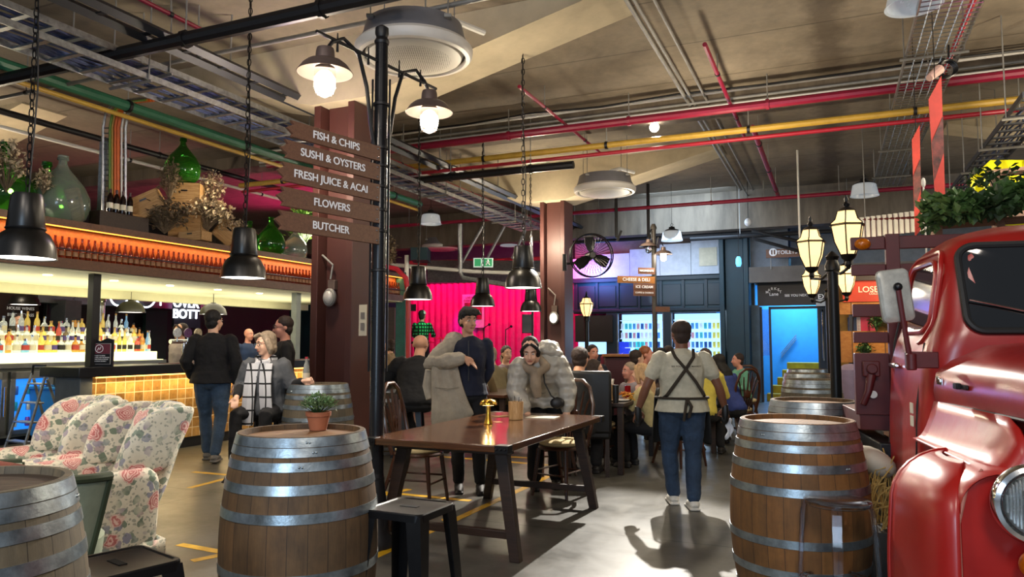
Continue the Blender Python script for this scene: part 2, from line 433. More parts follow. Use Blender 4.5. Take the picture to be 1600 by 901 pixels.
LEDO = emis('amber_led', 'ff9a3c', 3); NEON = emis('white_neon', 'e8f0ff', 5)
SHADEIN = mat('cream_enamel_inside', 'e8d2c4', .4, var=0)
LETTER = mat('white_lettering', 'e6e6ea', .5, var=0, emit='e6e6ea', es=.08)  # slight glow added so the letters look brighter
LETTERD = mat('black_lettering', '121212', .5, var=0)
CABINET = emis('chilled_cabinet_light', '9fd0ff', 1.6); FRIDGE = emis('blue_fridge_light', '3aa8ff', 1.1)

# ================================================================ the setting
m = MB(); m.room(-18, 9, -5, 26, -.2, 0); struct(m.build('floor', FLOOR, smooth=False))
ZC = 4.85
m = MB(); m.room(-18, 9, 1.5, 24, ZC, ZC+.25); struct(m.build('ceiling', CEIL, smooth=False))
def haunch(m, cx, cy, w=.68, L=3.25, z0=4.12, dirs=(-1, 1)):
    m.room(cx-.36, cx+.36, cy-w/2, cy+w/2, z0, ZC)
    for s in dirs:
        q = []
        for y in (cy-w/2, cy+w/2):
            q.append([R(cx+s*.36, y, z0), R(cx+s*L, y, ZC-.03), R(cx+s*L, y, ZC+.02), R(cx+s*.36, y, ZC+.02)])
        m.loft([q[0], q[1]])
for cx, cy in ((-5.05, 7.0), (-4.95, 13.4), (5.0, 13.4), (-13.8, 7.0), (5.0, 7.0)):
    m = MB(); haunch(m, cx, cy); struct(m.build('ceiling_haunch', CONC, smooth=False))
m = MB(); m.room(-18, 9, 10.3, 10.75, ZC-.22, ZC+.01); struct(m.build('ceiling_beam', CONCD, smooth=False))
m = MB(); m.room(-18, 9, 17.2, 17.6, 3.98, ZC+.01); struct(m.build('ceiling_beam', CONCD, smooth=False))
m = MB(); m.room(-18, 9, 22.0, 22.2, -.1, ZC); struct(m.build('wall_back', mat('grey_back_wall', '4b4d4e', .8, var=.25, vs=1.5), smooth=False))
m = MB(); m.room(-18.1, -17.9, -5, 22, 0, ZC); struct(m.build('wall_left', mat('dark_kitchen_wall', '1f2223', .7, var=.3, vs=1.2), smooth=False))
m = MB(); m.room(8.9, 9.1, 4, 22, 0, ZC); struct(m.build('wall_right', mat('grey_right_wall', '5a5d5e', .8, var=.2, vs=1.2), smooth=False))

def column(name, x, y, w, z1, mt, label, z0=0):
    t = thing(name, label, 'column', R(x, y, z0)); t.rotation_euler = (0, 0, -A); h = z1-z0; g = w/2
    m = MB(); m.box((0, 0, h/2), (w*.62, w*.5, h)); m.build('web', mt, t, bev=.005)
    for s in (-1, 1):
        m = MB(); m.box((s*w*.42, 0, h/2), (w*.16, w, h)); m.build('flange', mt, t, bev=.006)
    m = MB(); m.box((0, 0, .04), (w*1.1, w*1.1, .08)); m.build('base_plate', mt, t, bev=.01)
    return t
column('steel_column', -5.13, 7.0, .56, 4.12, RUST, 'rust red steel column beside the bar, nearest behind the direction signs')
column('steel_column', -4.88, 13.4, .5, 4.12, RUST, 'rust red steel column between the pink stage and the wall fan')
column('steel_column', -2.1, 18.25, .66, 3.98, TEAL, 'dark teal column at the right end of the lit shopfront')
def wall_lamp(px, py, d, s, label):
    p = R(*ony(px, py, d)); t = thing('bulkhead_lamp', label, 'lamp', p, -A)
    m = MB(); m.box((0, .03, .12*s), (.12*s, .06, .14*s)); m.build('junction_box', mat('aged_grey_box', '5a4a42', .6), t, bev=.006)
    m = MB(); m.lathe([(.10*s, 0), (.105*s, .03), (.09*s, .05)], 20); m.X = None
    for i, q in enumerate(m.v): m.v[i] = V((q.x, -q.z, q.y*1.25-.06*s))
    m.build('lamp_ring', GREYP, t)
    m = MB(); m.sphere((0, -.045, -.06*s), (.075*s, .04, .095*s), 16); m.build('lamp_glass', DIFF if s > .9 else mat('dull_glass', 'b8b4ac', .2, var=.05), t)
    m = MB(); m.tube([(.0, -.01, .2*s), (.03, -.01, .4*s), (-.12, -.01, .55*s)], .012); m.build('conduit', GREYP, t)
wall_lamp(517, 458, 6.80, .8, 'oval bulkhead lamp, unlit, on the near rust red column')
wall_lamp(866, 492, 13.22, .95, 'small bulkhead lamp, glowing white, on the rust red column by the stage')
# floor tape
def tape(p, q, w=.07):
    a, b = atz(*p, 0), atz(*q, 0); t = (b-a).normalized(); n = V((-t.y, t.x, 0))*w/2; z = V((0, 0, .0015))
    m = MB(); m.hexa([a-n, b-n, b+n, a+n, a-n+z, b-n+z, b+n+z, a+n+z])
    return m.build('floor_tape', YTAPE, smooth=False)
TL = (('short strip across the floor left of the front barrel, upper', (302, 737), (360, 742)), ('slanting strip left of the front barrel, upper', (296, 762), (362, 745)),
      ('strip across the floor left of the front barrel, lower', (280, 850), (346, 862)), ('slanting strip left of the front barrel, lower', (300, 876), (348, 866)),
      ('strip running under the long table away from the stool', (584, 870), (830, 757)), ('strip crossing under the long table behind the stool', (592, 768), (735, 782)),
      ('far strip behind the long table legs', (600, 706), (880, 728)), ('strip running under the far end of the long table', (840, 752), (892, 726)),
      ('strip slanting away left of the table trestle', (592, 775), (640, 764)), ('short strip between the stool legs and the table', (690, 812), (712, 811)),
      ('strip behind the leaning woman', (775, 712), (840, 716)))
for lb, p, q in TL: tag(tape(p, q), 'yellow floor tape, '+lb, 'floor tape', 'yellow floor tape')
# ================================================================ under the ceiling
def run(px, py, z, axis, a, b):
    """end points of a straight run through the pixel at height z, from a to b metres along a room axis"""
    p = toR(atz(px, py, z))
    if axis == 'v': return R(p.x+a, p.y, z), R(p.x+b, p.y, z)
    return R(p.x, p.y+a, z), R(p.x, p.y+b, z)
def hangers(m, p, q, n, r=.008):
    for i in range(n):
        c = p.lerp(q, (i+.5)/n); m.cyl(c, (c.x, c.y, ZC), r, n=5)
def pipe(name, lb, mt, px, py, z, axis, a, b, r, cat='pipe', hn=4, coup=0, pts=None):
    if pts: P = [V(x) for x in pts]
    else: P = list(run(px, py, z, axis, a, b))
    base = P[0]
    t = thing(name, lb, cat, P[0].lerp(P[-1], .5)+V((0, 0, -r)))
    m = MB(); m.tube(P, r, 10); m.build('pipe_run', mt, t, world=True)
    if hn:
        m = MB(); hangers(m, P[0]+V((0, 0, r)), P[-1]+V((0, 0, r)), hn); m.each('hanger_rod', GREYP, t, world=True)
        m = MB()
        for i in range(hn):
            c = P[0].lerp(P[-1], (i+.5)/hn); d = (P[-1]-P[0]).normalized()*.02; m.cyl(c-d, c+d, r*1.25, n=10)
        m.each('pipe_clamp', mt if coup else BLACKP, t, world=True)
    return t
pipe('sprinkler_pipe', 'thick crimson pipe crossing the hall under the slab', MAGP, 1000, 187, 4.45, 'v', -6.5, 8, .055, hn=8, coup=1)
pipe('gas_pipe', 'long yellow pipe crossing the hall', YELP, 1000, 221, 4.3, 'v', -7.5, 8.5, .045, hn=8)
pipe('sprinkler_pipe', 'thin red pipe just under the long yellow pipe', REDP, 1000, 234, 4.2, 'v', -7.5, 8.5, .028, hn=0)
pipe('sprinkler_pipe', 'far crimson pipe in front of the concrete beam', MAGP, 1000, 325, 4.3, 'v', -7, 10, .04, hn=7, coup=1)
pipe('sprinkler_pipe', 'far thin crimson pipe nearest the back beam', MAGP, 1300, 303, 4.45, 'v', -3, 7, .03, hn=3)
pipe('sprinkler_pipe', 'short thin red branch pipe top left', MAGP, 262, 20, 4.6, 'u', -1.2, .45, .022, hn=2)
pipe('sprinkler_pipe', 'thin crimson branch pipe rising from beside the chained lamp', MAGP, 860, 175, 4.55, 'u', -1.1, 2.4, .022, hn=2)
pipe('sprinkler_pipe', 'short red drop pipe under the slab right of centre', MAGP, 1110, 90, 4.6, 'u', -.4, 3.4, .026, hn=2)
pipe('sprinkler_pipe', 'red pipe running away beside the pink cable basket', REDP, 1500, 52, 4.55, 'u', -2, 4.0, .028, hn=3)
pipe('sprinkler_pipe', 'pair of crimson pipes turning down toward the doorway', MAGP, 1195, 250, 4.4, 'u', -2, 3.5, .04, hn=3)
pipe('sprinkler_pipe', 'red pipe above the sushi sign reaching over the bar', REDP, 640, 262, 4.25, 'u', -1.5, 6, .03, hn=3)
pipe('drain_pipe', 'thick black pipe crossing above the bar lamps', BLACKP, 250, 70, 4.15, 'v', -5, 2.6, .065, hn=5)
pipe('drain_pipe', 'thick black pipe between the two rust columns', BLACKP, 750, 272, 4.05, 'v', -2.6, 1.55, .06, hn=3)
pipe('water_pipe', 'green insulated pipe over the bar', GRNP, 200, 166, 4.3, 'u', -5, 7, .065, hn=6)
pipe('gas_pipe', 'thin yellow pipe beneath the green pipe', YELP, 200, 183, 4.2, 'u', -5, 7, .028, hn=0)
pipe('conduit', 'thin pale conduit slanting over the bar lights', GREYP, 200, 112, 4.3, 'v', -3, 5, .022, hn=3)
pipe('conduit', 'pale conduit above the demijohns', WHITE, 60, 213, 4.35, 'u', -3, 6, .028, hn=3)
pipe('conduit', 'long black conduit above the crates', BLACKP, 60, 190, 4.45, 'u', -4, 8, .045, hn=3)
for i, (px, py, b_, r, w) in enumerate(((1036, 95, 8, .024, 'left'), (1072, 95, 8, .016, 'middle'), (1078, 150, 8, .018, 'right'))):
    pipe('conduit', f'{w} of three pale conduits running away under the slab', GREYP, px, py, 4.72, 'u', -3.2, b_, r, hn=0)
for i, (y, z, w) in enumerate(((160, 4.74, 'uppermost'), (172, 4.7, 'second'), (180, 4.66, 'third'), (187, 4.6, 'lowest'))):
    pipe('conduit', f'{w} conduit of the bundle along the concrete beam', GREYP if i % 2 else WHITE, 1000, y, z, 'v', -7, 8, .02, hn=0)
P0, P1 = run(1000, 150, 4.8, 'v', -7, 8)
pts = [P0.lerp(P1, i/14)+V((0, 0, -.03-.05*abs(math.sin(i*1.3)))) for i in range(15)]
m = MB(); m.tube(pts, .016, 6); tag(m.build('cable', BLACKP), 'black cable sagging along the front of the concrete beam', 'cable')
# long dark channel running away from top left
t = thing('cable_channel', 'long dark grey steel channel running away from top left past the near column', 'channel', atz(400, 128, 4.25))
P0, P1 = run(400, 128, 4.25, 'u', -6, 12)
m = MB(); s = V((CA, -SA, 0))
for off, zz in ((-.11, 0), (.11, 0)):
    m.tube([P0+s*off+V((0, 0, zz)), P1+s*off+V((0, 0, zz))], .05, 4)
m.each('side_channel', DGREY, t, world=True)
m = MB()
for i in range(40):
    c = P0.lerp(P1, i/39); m.box(c+V((0, 0, .0)), (.2, .05, .012), Matrix.Rotation(-A, 3, 'Z'))
m.each('cross_strap', DGREY, t, world=True)
m = MB(); hangers(m, P0, P1, 8, .01); m.each('hanger_rod', GREYP, t, world=True)
def ladder(name, lb, px, py, z, w, a, b, mt, step=.25, mesh=False, hn=5, hh=.06):
    P0, P1 = run(px, py, z, 'u', a, b); s = V((CA, -SA, 0)); L = (P1-P0).length
    t = thing(name, lb, 'cable tray', P0.lerp(P1, .5)+V((0, 0, -.05)))
    m = MB()
    for o in (-w/2, w/2):
        q = s*o; th = s*.008; h = V((0, 0, hh))
        m.hexa([P0+q-th, P1+q-th, P1+q+th, P0+q+th, P0+q-th+h, P1+q-th+h, P1+q+th+h, P0+q+th+h])
    m.each('side_rail', mt, t, world=True)
    m = MB(); n = int(L/step)
    for i in range(n):
        c = P0.lerp(P1, (i+.5)/n); r = .006 if mesh else .014
        if mesh: m.cyl(c-s*w/2, c+s*w/2, r, n=4)
        else: m.box(c+V((0, 0, .012)), (w, .05, .018), Matrix.Rotation(-A, 3, 'Z'))
    if mesh:
        for k in range(1, 6):
            q = s*(w*(k/6-.5)); m.cyl(P0+q, P1+q, .006, n=4)
    m.build('rungs', mt, t, world=True)
    m = MB()
    for o in (-w/2-.02, w/2+.02): hangers(m, P0+s*o, P1+s*o, hn, .008)
    for i in range(hn):
        c = P0.lerp(P1, (i+.5)/hn); m.cyl(c-s*(w/2+.06)-V((0, 0, .02)), c+s*(w/2+.06)-V((0, 0, .02)), .016, n=4)
    m.each('trapeze_hanger', GREYP, t, world=True)
    if not mesh:
        m = MB()
        for k in range(7):
            o = (random.random()-.5)*w*.7; pt = []
            for i in range(30):
                c = P0.lerp(P1, i/29); pt.append(c+s*(o+.03*math.sin(i*.9+k))+V((0, 0, .04+.01*math.sin(i+k*2))))
            m.tube(pt, .011, 5)
        m.each('cable', mat('blue_grey_cable', '4a5578', .5, var=.5, vs=3), t, world=True)
    return t
ladder('cable_ladder', 'galvanised cable ladder above the bar, left of the dark channel', 130, 73, 4.15, .36, -4, 12, GALV)
ladder('cable_ladder', 'wider galvanised cable ladder above the bar, next to the green pipe', 130, 102, 3.95, .46, -4, 11, GALV, .3)
ladder('cable_basket', 'wire mesh cable basket glowing pink, top right', 1450, 110, 4.35, .5, -3.5, 6.5, GALV, .1, True)
ladder('cable_ladder', 'narrow cable ladder slanting down at the far right', 1530, 270, 3.75, .36, -3.5, 3.2, DGREY, .28)
# cable riser with the orange cables
t = thing('cable_riser', 'vertical cable ladder with bright orange cables curving over the bar canopy', 'cable tray', at(195, 345, 9.3))
C = [at(184, 340, 9.3), at(184, 200, 9.3), at(188, 178, 9.25), at(197, 165, 9.2), at(212, 160, 9.1), at(240, 157, 9.0)]
m = MB()
for o in (-.19, .1): m.tube([p+V((o, 0, 0)) for p in C[:4]]+[p+V((o*.4, 0, .03)) for p in C[4:]], .018, 5)
for i in range(18):
    z = C[0].lerp(C[1], i/17); m.cyl(z+V((-.19, 0, 0)), z+V((.1, 0, 0)), .01, n=4)
m.build('side_rail', GALV, t, world=True)
for nm, mt, o, r in (('orange_cable', mat('orange_cable', 'd0601a', .5), -.02, .022), ('orange_cable', MC['orange_cable'], .015, .022), ('green_cable', mat('green_cable', '6a8a30', .5), -.09, .015), ('white_cable', WHITE, .06, .012), ('yellow_cable', YELP, -.06, .012)):
    m = MB(); m.tube([p+V((o, -.02, 0)) for p in C], r, 6); m.build(nm, mt, t, world=True)
for px in (160,):
    m = MB(); p = at(px, 345, 9.4); m.box(p.lerp(V((p.x, p.y, 4.0)), .5), (.1, .1, 4.0-p.z)); tag(m.build('steel_strut', GALV), 'upright pale steel strut left of the orange cables', 'strut')

# ---------------- round ceiling cassettes
def cassette():
    t = thing('ceiling_cassette', '', 'air conditioner')
    m = MB(); m.lathe([(.40, .30), (.43, .29), (.455, .18), (.50, .10), (.50, .09), (.3, .09)], 48); m.build('housing', mat('grey_casing', '77767a', .45, .2, var=.06), t)
    m = MB(); m.lathe([(.44, .12), (.50, .11), (.525, .08), (.52, .03), (.50, .005), (.462, 0), (.455, .02), (.46, .08)], 56, cap=False); m.build('fascia_ring', mat('pale_fascia', 'cfcac2', .4, var=.03), t)
    m = MB(); m.lathe([(.47, .07), (.47, .045), (.38, .045), (.38, .07)], 48); m.build('air_slot', BLACK, t)
    g = N('speckled_grille'); v = g.coord('Object', (1, 1, 1)); vo = g.n('TexVoronoi'); g.val(vo, Scale=55, Randomness=.1); g.l(v, vo.inputs['Vector'])
    sp = g.n('SeparateXYZ'); g.l(v, sp.inputs[0]); rr = g.math('POWER', g.math('ADD', g.math('MULTIPLY', sp.outputs['X'], sp.outputs['X']), g.math('MULTIPLY', sp.outputs['Y'], sp.outputs['Y'])), .5)
    ho = g.math('MULTIPLY', g.math('LESS_THAN', vo.outputs['Distance'], .34), g.math('LESS_THAN', rr, .33))
    g.set(Base_Color=g.mix(ho, 'c4bfb4', '57524a'), Roughness=.5)
    m = MB(); m.lathe([(.41, .05), (.43, .03), (.42, .005), (.36, -.012), (.0, -.02)][:4]+[(.02, -.02)], 48); m.build('grille', g.m, t)
    m = MB()
    for sx, sy in ((-1, -1), (1, -1), (1, 1), (-1, 1)):
        m.cyl((sx*.33, sy*.33, .25), (sx*.33, sy*.33, ZC-3.95), .006, n=5); m.box((sx*.33, sy*.33, .24), (.06, .06, .03))
    m.each('hanger_rod', GREYP, t)
    m = MB(); m.tube([(.1, .1, .28), (.12, .15, .42), (.3, .3, .5), (.6, .6, .5)], .03, 8); m.build('drain_hose', WHITE, t)
    return t
cs = cassette(); cs.location = at(647, 92, 6.25); cs['label'] = 'large round ceiling air conditioner nearest above the signpost'
cs.location.z = 3.93; P = atz(647, 92, 3.93); cs.location = P
for px, py, z, lb in ((945, 302, 3.92, 'round ceiling air conditioner in mid hall right of the stage column'), (687, 390, 3.95, 'far small round ceiling air conditioner over the stage end')):
    dup(cs, atz(px, py, z), label=lb)
for c in [cs]+[o for o in COL.objects if o.name.startswith('ceiling_cassette.')]: c['group'] = 'round ceiling cassettes'

# ---------------- black bell pendants
def chain(m, p0, p1, link=.05, r=.0045, n=None):
    L = (V(p1)-V(p0)).length; k = int(L/link)
    for i in range(k):
        c = V(p0).lerp(V(p1), (i+.5)/k); ax = V((1, 0, 0)) if i % 2 else V((0, 1, 0)); h = link*.62
        pts = [c+ax*(math.cos(a)*link*.28)+V((0, 0, math.sin(a)*h)) for a in [2*PI*j/8 for j in range(8)]]
        m.tube(pts, r, 4, close=True)
PH = ZC-1.98
def bell():
    t = thing('pendant_lamp', '', 'lamp')
    m = MB(); m.lathe([(.0, .45), (.09, .45), (.098, .43), (.118, .215), (.112, .20), (.118, .19), (.15, .165), (.185, .09), (.2, 0), (.194, 0), (.178, .09), (.14, .16), (.08, .18)], 40); m.build('shade', DOMEB, t)
    m = MB(); m.lathe([(.121, .214), (.124, .207), (.121, .20)], 36, cap=False); m.build('shade_seam', BLACK, t)
    m = MB(); m.lathe([(.0, .012), (.19, .012), (.19, .008), (.0, .0)], 32, cap=False); m.build('diffuser', DIFF, t)
    m = MB(); chain(m, (0, 0, .45), (0, 0, PH), .06, .005); m.build('chain', BLACK, t)
    m = MB(); m.tube([(.01, 0, .45), (.03, .01, 1.2), (-.01, .02, 2.0), (.0, .01, PH)], .006, 5); m.build('flex', BLACK, t)
    return t
bl = bell(); first = True
for px, py, d, lb in ((38, 403, 5.05, 'black bell pendant at the far left edge, largest of the row'), (380, 438, 6.6, 'black bell pendant just left of the brown direction signs'), (653, 467, 9.9, 'black bell pendant right of the signpost above the bald man'),
                      (754, 479, 11.7, 'black bell pendant hanging above the young man in navy'), (817.5, 445, 7.8, 'black bell pendant hanging right of the pink stage, on the long chain'), (829.5, 488, 13.6, 'smallest black bell pendant behind the one on the long chain')):
    p = atz(px, py, 1.98)
    p = at(px, py, d); p.z = 1.98
    if first: bl.location = p; bl['label'] = lb; bl['group'] = 'black bell pendants'; first = False
    else: dup(bl, p, label=lb, group='black bell pendants')
    light('SPOT', 'pendant_glow', p+V((0, 0, -.02)), 60, (1, .86, .68), .08, p+V((0, 0, -2)), 125, .5)
# low dome pendants behind the bar
def dome():
    t = thing('dome_lamp', '', 'lamp')
    m = MB(); m.lathe([(.0, .2), (.04, .2), (.05, .185), (.12, .165), (.19, .1), (.22, .01), (.22, 0), (.21, 0), (.18, .09), (.1, .15), (.0, .17)][1:10], 32); m.build('shade', DOMEB, t)
    m = MB(); m.lathe([(.205, .012), (.205, .008), (.01, .004)], 28); m.build('diffuser', DIFF, t)
    m = MB(); m.cyl((0, 0, .19), (0, 0, .9), .006, n=6); m.build('flex', BLACK, t)
    return t
dm = dome(); first = True
for px, py, d, lb in ((38, 476, 11.6, 'black dome lamp behind the bar at the far left'), (204, 488, 11.9, 'black dome lamp behind the bar right of the black post'), (333, 491, 12.4, 'black dome lamp behind the bar by the man in the black sweater')):
    p = at(px, py, d)
    if first: dm.location = p; dm['label'] = lb; dm['group'] = 'dome lamps behind the bar'; first = False
    else: dup(dm, p, label=lb, group='dome lamps behind the bar')
# prismatic high bay shades
def highbay():
    t = thing('high_bay_lamp', '', 'lamp')
    m = MB(); m.lathe([(.235, 0), (.225, .01), (.19, .19), (.16, .21), (.155, .2), (.18, .18), (.215, .01), (.235, -.002)], 36, cap=False); m.build('shade', PRISM, t)
    m = MB(); m.lathe([(.165, .2), (.15, .23), (.07, .26), (.06, .3), (.02, .31)], 24); m.build('lamp_cap', BLACKP, t)
    m = MB(); m.tube([(0, .02, .3), (-.03, 0, .34), (0, -.02, .38), (.03, 0, .35), (0, .02, .31)], .007, 5); m.cyl((0, 0, .36), (0, 0, .90), .004, n=5); m.build('hook_and_wire', BLACK, t)
    return t
hb = highbay(); first = True
for px, py, z, lb in ((1351, 306, 3.95, 'ribbed clear high bay shade above the truck bed, right'), (1050, 376, 3.6, 'ribbed high bay shade above the far signpost'), (673, 350, 3.95, 'ribbed high bay shade right of the brown signs, unlit'), (795, 384, 3.95, 'ribbed high bay shade left of the large black bell pendant'), (1428, 10, 4.35, 'ribbed high bay shade cut by the top edge, right')):
    p = atz(px, py, z)
    if first: hb.location = p; hb['label'] = lb; hb['group'] = 'ribbed high bay lamps'; first = False; cur = hb
    else: cur = dup(hb, p, label=lb, group='ribbed high bay lamps')
    if ZC-z > 1.0: m = MB(); m.cyl((0, 0, .9), (0, 0, ZC-z), .004, n=5); m.build('upper_wire', BLACK, cur)
t = thing('track_spot', 'small bright spotlight glaring under the slab in mid hall', 'spotlight', KEY)
m = MB(); m.cyl((0, .05, 0), (0, .16, .06), .05, .06, 16); m.build('housing', WHITE, t)
m = MB(); m.sphere((0, .03, 0), .07, 16); m.build('lamp_face', emis('glaring_bulb', 'fff4e0', 30), t)
m = MB(); m.cyl((0, .14, .05), (0, .14, ZC-KEY.z), .01, n=6); m.build('stem', WHITE, t)
bpy.data.objects['lamp_face'].visible_shadow = True
# loudspeaker / camera bits right
t = thing('flood_light', 'small pinkish floodlight clamped under the cable basket, with a coil of black cable', 'spotlight', at(1465, 118, 7.0))
m = MB(); m.tube([at(1452, 122, 7.0), at(1468, 108, 7.05)], [.035, .05], 10); m.build('lamp_head', mat('pale_pink_body', 'd8b0a4', .4), t, world=True)
m = MB()
for k in range(4):
    c = at(1482, 106, 7.1)+V((0, .02*k, 0)); m.tube([c+V((math.cos(a)*.09, 0, math.sin(a)*.085)) for a in [2*PI*j/18 for j in range(18)]], .009, 5, close=True)
m.tube([at(1482, 90, 7.1), at(1482, 70, 7.1)], .01, 5); m.build('cable_coil', BLACK, t, world=True)
# hanging banners
def banner(lb, pts, d, side):
    t = thing('hanging_banner', lb, 'banner', at(pts[2][0], pts[2][1], d))
    P = [at(x, y, d) for x, y in pts]; k = V((.004, .012, 0))
    m = MB(); m.hexa([P[3], P[2], P[1], P[0], P[3]+k, P[2]+k, P[1]+k, P[0]+k]); m.build('banner_cloth', mat('coral_banner', 'd8483c', .7, var=.2, vs=2), t, world=True, smooth=False)
    a, b = P[0].lerp(P[3], .38), P[1].lerp(P[2], .33); c, e = P[0].lerp(P[3], .72), P[1].lerp(P[2], .62); f = V((-.002, -.005, 0)); g = V((0, -.002, 0))
    m = MB(); m.hexa([c+f, e+f, b+f, a+f, c+f+g, e+f+g, b+f+g, a+f+g]); m.build('printed_picture', mat('banner_picture', '6d2f2a', .6, var=.8, vs=12), t, world=True, smooth=False)
    m = MB(); top = P[0].lerp(P[1], .5); m.cyl(top, (top.x, top.y, ZC), .004, n=5); m.build('hanging_wire', BLACK, t, world=True)
banner('larger coral red hanging banner, right of the pair by the truck', ((1451, 155), (1471, 118), (1477, 312), (1463, 333)), 6.6, 1)
banner('smaller coral red hanging banner, left of the pair by the truck', ((1425, 218), (1437, 195), (1440, 357), (1430, 370)), 8.0, 1)
# wall fan
FP = at(924, 399, 12.9)
t = thing('wall_fan', 'large black caged fan mounted on the rust column right of the stage', 'fan', FP, rz=math.radians(8)); Rr = .38
m = MB()
for yy in (-.09, .09): m.tube([(Rr*math.cos(a), yy*.6, Rr*math.sin(a)) for a in [2*PI*j/40 for j in range(40)]], .012, 6, close=True)
for k in range(36):
    a = 2*PI*k/36
    for s in (-1, 1): m.tube([(.05*math.cos(a), s*.13, .05*math.sin(a)), (Rr*.6*math.cos(a), s*.12, Rr*.6*math.sin(a)), (Rr*math.cos(a), s*.055, Rr*math.sin(a))], .003, 4)
m.build('cage', BLACK, t)
for k in range(3):
    a = PI/2+2*PI*k/3+.1; m = MB(); c, s_ = math.cos(a), math.sin(a)
    q = []
    for r_, w in ((.05, .03), (.12, .075), (.24, .1), (.33, .08)):
        q.append([V((c*r_-s_*w, -.03, s_*r_+c*w)), V((c*r_+s_*w, .03, s_*r_-c*w)), V((c*r_+s_*w, .038, s_*r_-c*w)), V((c*r_-s_*w, -.022, s_*r_+c*w))])
    m.loft(q); m.build('blade', BLACK, t)
m = MB(); m.cyl((0, -.1, 0), (0, .2, 0), .06, .08, 16); m.build('motor', BLACK, t)
m = MB(); m.tube([(0, .18, 0), (-.05, .24, -.1), (-.42, .3, -.12)], .022, 8); m.cyl((-.42, .28, -.25), (-.42, .28, .05), .04); m.build('bracket', BLACK, t)
# ================================================================ the bar
STONE = mat('grey_bar_stone', '4b5054', .5, var=.25, vs=3)
SLAB = mat('black_bar_slab', '1a1b1f', .3, var=.15)
t = thing('bar_counter', 'long bar counter faced in gold glazed tiles under a black slab', 'bar counter', R(-8.2, 9, 0))
m = MB(); m.room(-8.4, -8.0, 6.02, 12.6, .14, 1.0); m.build('tiled_front', TILES, t, world=True, smooth=False)
m = MB(); m.room(-8.42, -7.99, 5.86, 6.02, 0, 1.0); m.build('end_pier', STONE, t, world=True, bev=.006)
m = MB(); m.room(-8.4, -8.05, 6.0, 12.6, 0, .14); m.build('kickboard', SLAB, t, world=True)
m = MB(); m.room(-8.62, -7.93, 5.8, 12.7, 1.0, 1.12); m.build('counter_slab', SLAB, t, world=True, bev=.008)
m = MB(); m.room(-7.985, -7.965, 6.05, 12.6, .985, .998); m.build('light_strip', emis('warm_led_strip', 'ffc060', 5), t, world=True)
light('AREA', 'counter_led', R(-7.9, 9.2, .98), 55, (1, .72, .32), .06, R(-7.98, 9.2, 0), sy=6.4).rotation_euler = (0, math.radians(-18), -A)
m = MB(); m.room(-8.3, -8.05, 7.2, 12, 1.121, 1.128); tag(m.build('bar_mat', mat('red_rubber_mat', '5a1a1c', .7)), 'dark red rubber bar mat lying along the counter', 'bar mat')
def post(x, y, z0, z1, w, mt, lb):
    m = MB(); m.room(x-w/2, x+w/2, y-w/2, y+w/2, z0, z1); return tag(m.build('support_post', mt, bev=.004), lb, 'post')
p = onx(143, 560, -8.15); post(-8.15, p.y, 1.12, 2.24, .1, BLACKP, 'black square post standing on the near end of the bar')
p = onx(461, 560, -8.15); post(-8.15, p.y, 1.12, 2.24, .11, mat('pale_post', '8f968e', .5), 'pale square post at the far part of the bar')
# canopy
t = thing('bar_canopy', 'long timber canopy over the bar with a lit orange bottle niche', 'canopy', R(-9, 8.6, 2.24))
x0, x1, y0, y1 = -10.9, -7.95, 3.9, 12.85
m = MB(); m.room(x0, x1, y0, y1, 2.245, 2.36); m.build('lower_band', CANOPY, t, world=True, smooth=False)
m = MB(); m.room(x0, x1-.17, y0, y1, 2.36, 2.8); m.build('niche_back', NICHE, t, world=True, smooth=False)
m = MB(); m.room(x1-.18, x1, y0, y1, 2.72, 2.80); m.room(x0, x1-.18, y0, y1, 2.801, 2.81); m.build('parapet', CANOPY, t, world=True, smooth=False)
m = MB(); m.room(x1-.03, x1-.012, y0, y1, 2.708, 2.72); m.build('led_strip', LEDO, t, world=True)
m = MB(); m.room(x0+.02, x1-.03, y0, y1, 2.225, 2.244); m.build('soffit', mat('cream_soffit', 'c9c3a0', .6, var=.04), t, world=True)
m = MB(); m.room(x0+.3, x0+.5, y0, y1, 2.10, 2.225); m.build('bulkhead', MC['cream_soffit'], t, world=True)
m = MB(); m.room(x1-.001, x1+.012, y0, y1, 2.455, 2.468); m.build('bottle_rail', BLACK, t, world=True)
for k in range(9):
    y = 5.0+k*.9; m = MB()
    for q in (0,): m.X = None; m.lathe([(.05, 2.222), (.05, 2.216), (.035, 2.214)], 16, R(-8.7-1.1*q, y, 0))
    m.each('downlight', emis('downlight', 'fff0d0', 14), t, world=True)
light('AREA', 'niche_led', R(-8.02, 8.6, 2.70), 24, (1, .5, .16), .05, R(-8.05, 8.6, 1), sy=8.6).rotation_euler = (0, math.radians(10), -A)
light('AREA', 'soffit_wash', R(-9.6, 8.4, 1.75), 90, (1, .95, .68), 1.4, R(-9.6, 8.4, 3), sy=7).rotation_euler = (PI, 0, -A)
light('AREA', 'bar_downlights', R(-9.2, 8.4, 2.19), 70, (1, .9, .7), 1.2, R(-9.2, 8.4, 0), sy=7).rotation_euler = (0, 0, -A)
def bottle(name, prof, mt, cap=None, capz=None, n=14, lab=None, labm=None):
    t = thing(name, '', 'bottle')
    m = MB(); m.lathe(prof, n); m.build('glass_body', mt, t)
    if cap: m = MB(); m.lathe([(cap[0], capz), (cap[0], capz+cap[1]), (cap[0]*.8, capz+cap[1])], 10); m.build('bottle_cap', cap[2], t)
    if lab: m = MB(); m.lathe([(lab[0], lab[1]), (lab[0], lab[2])], n, cap=False); m.build('paper_label', labm, t)
    return t
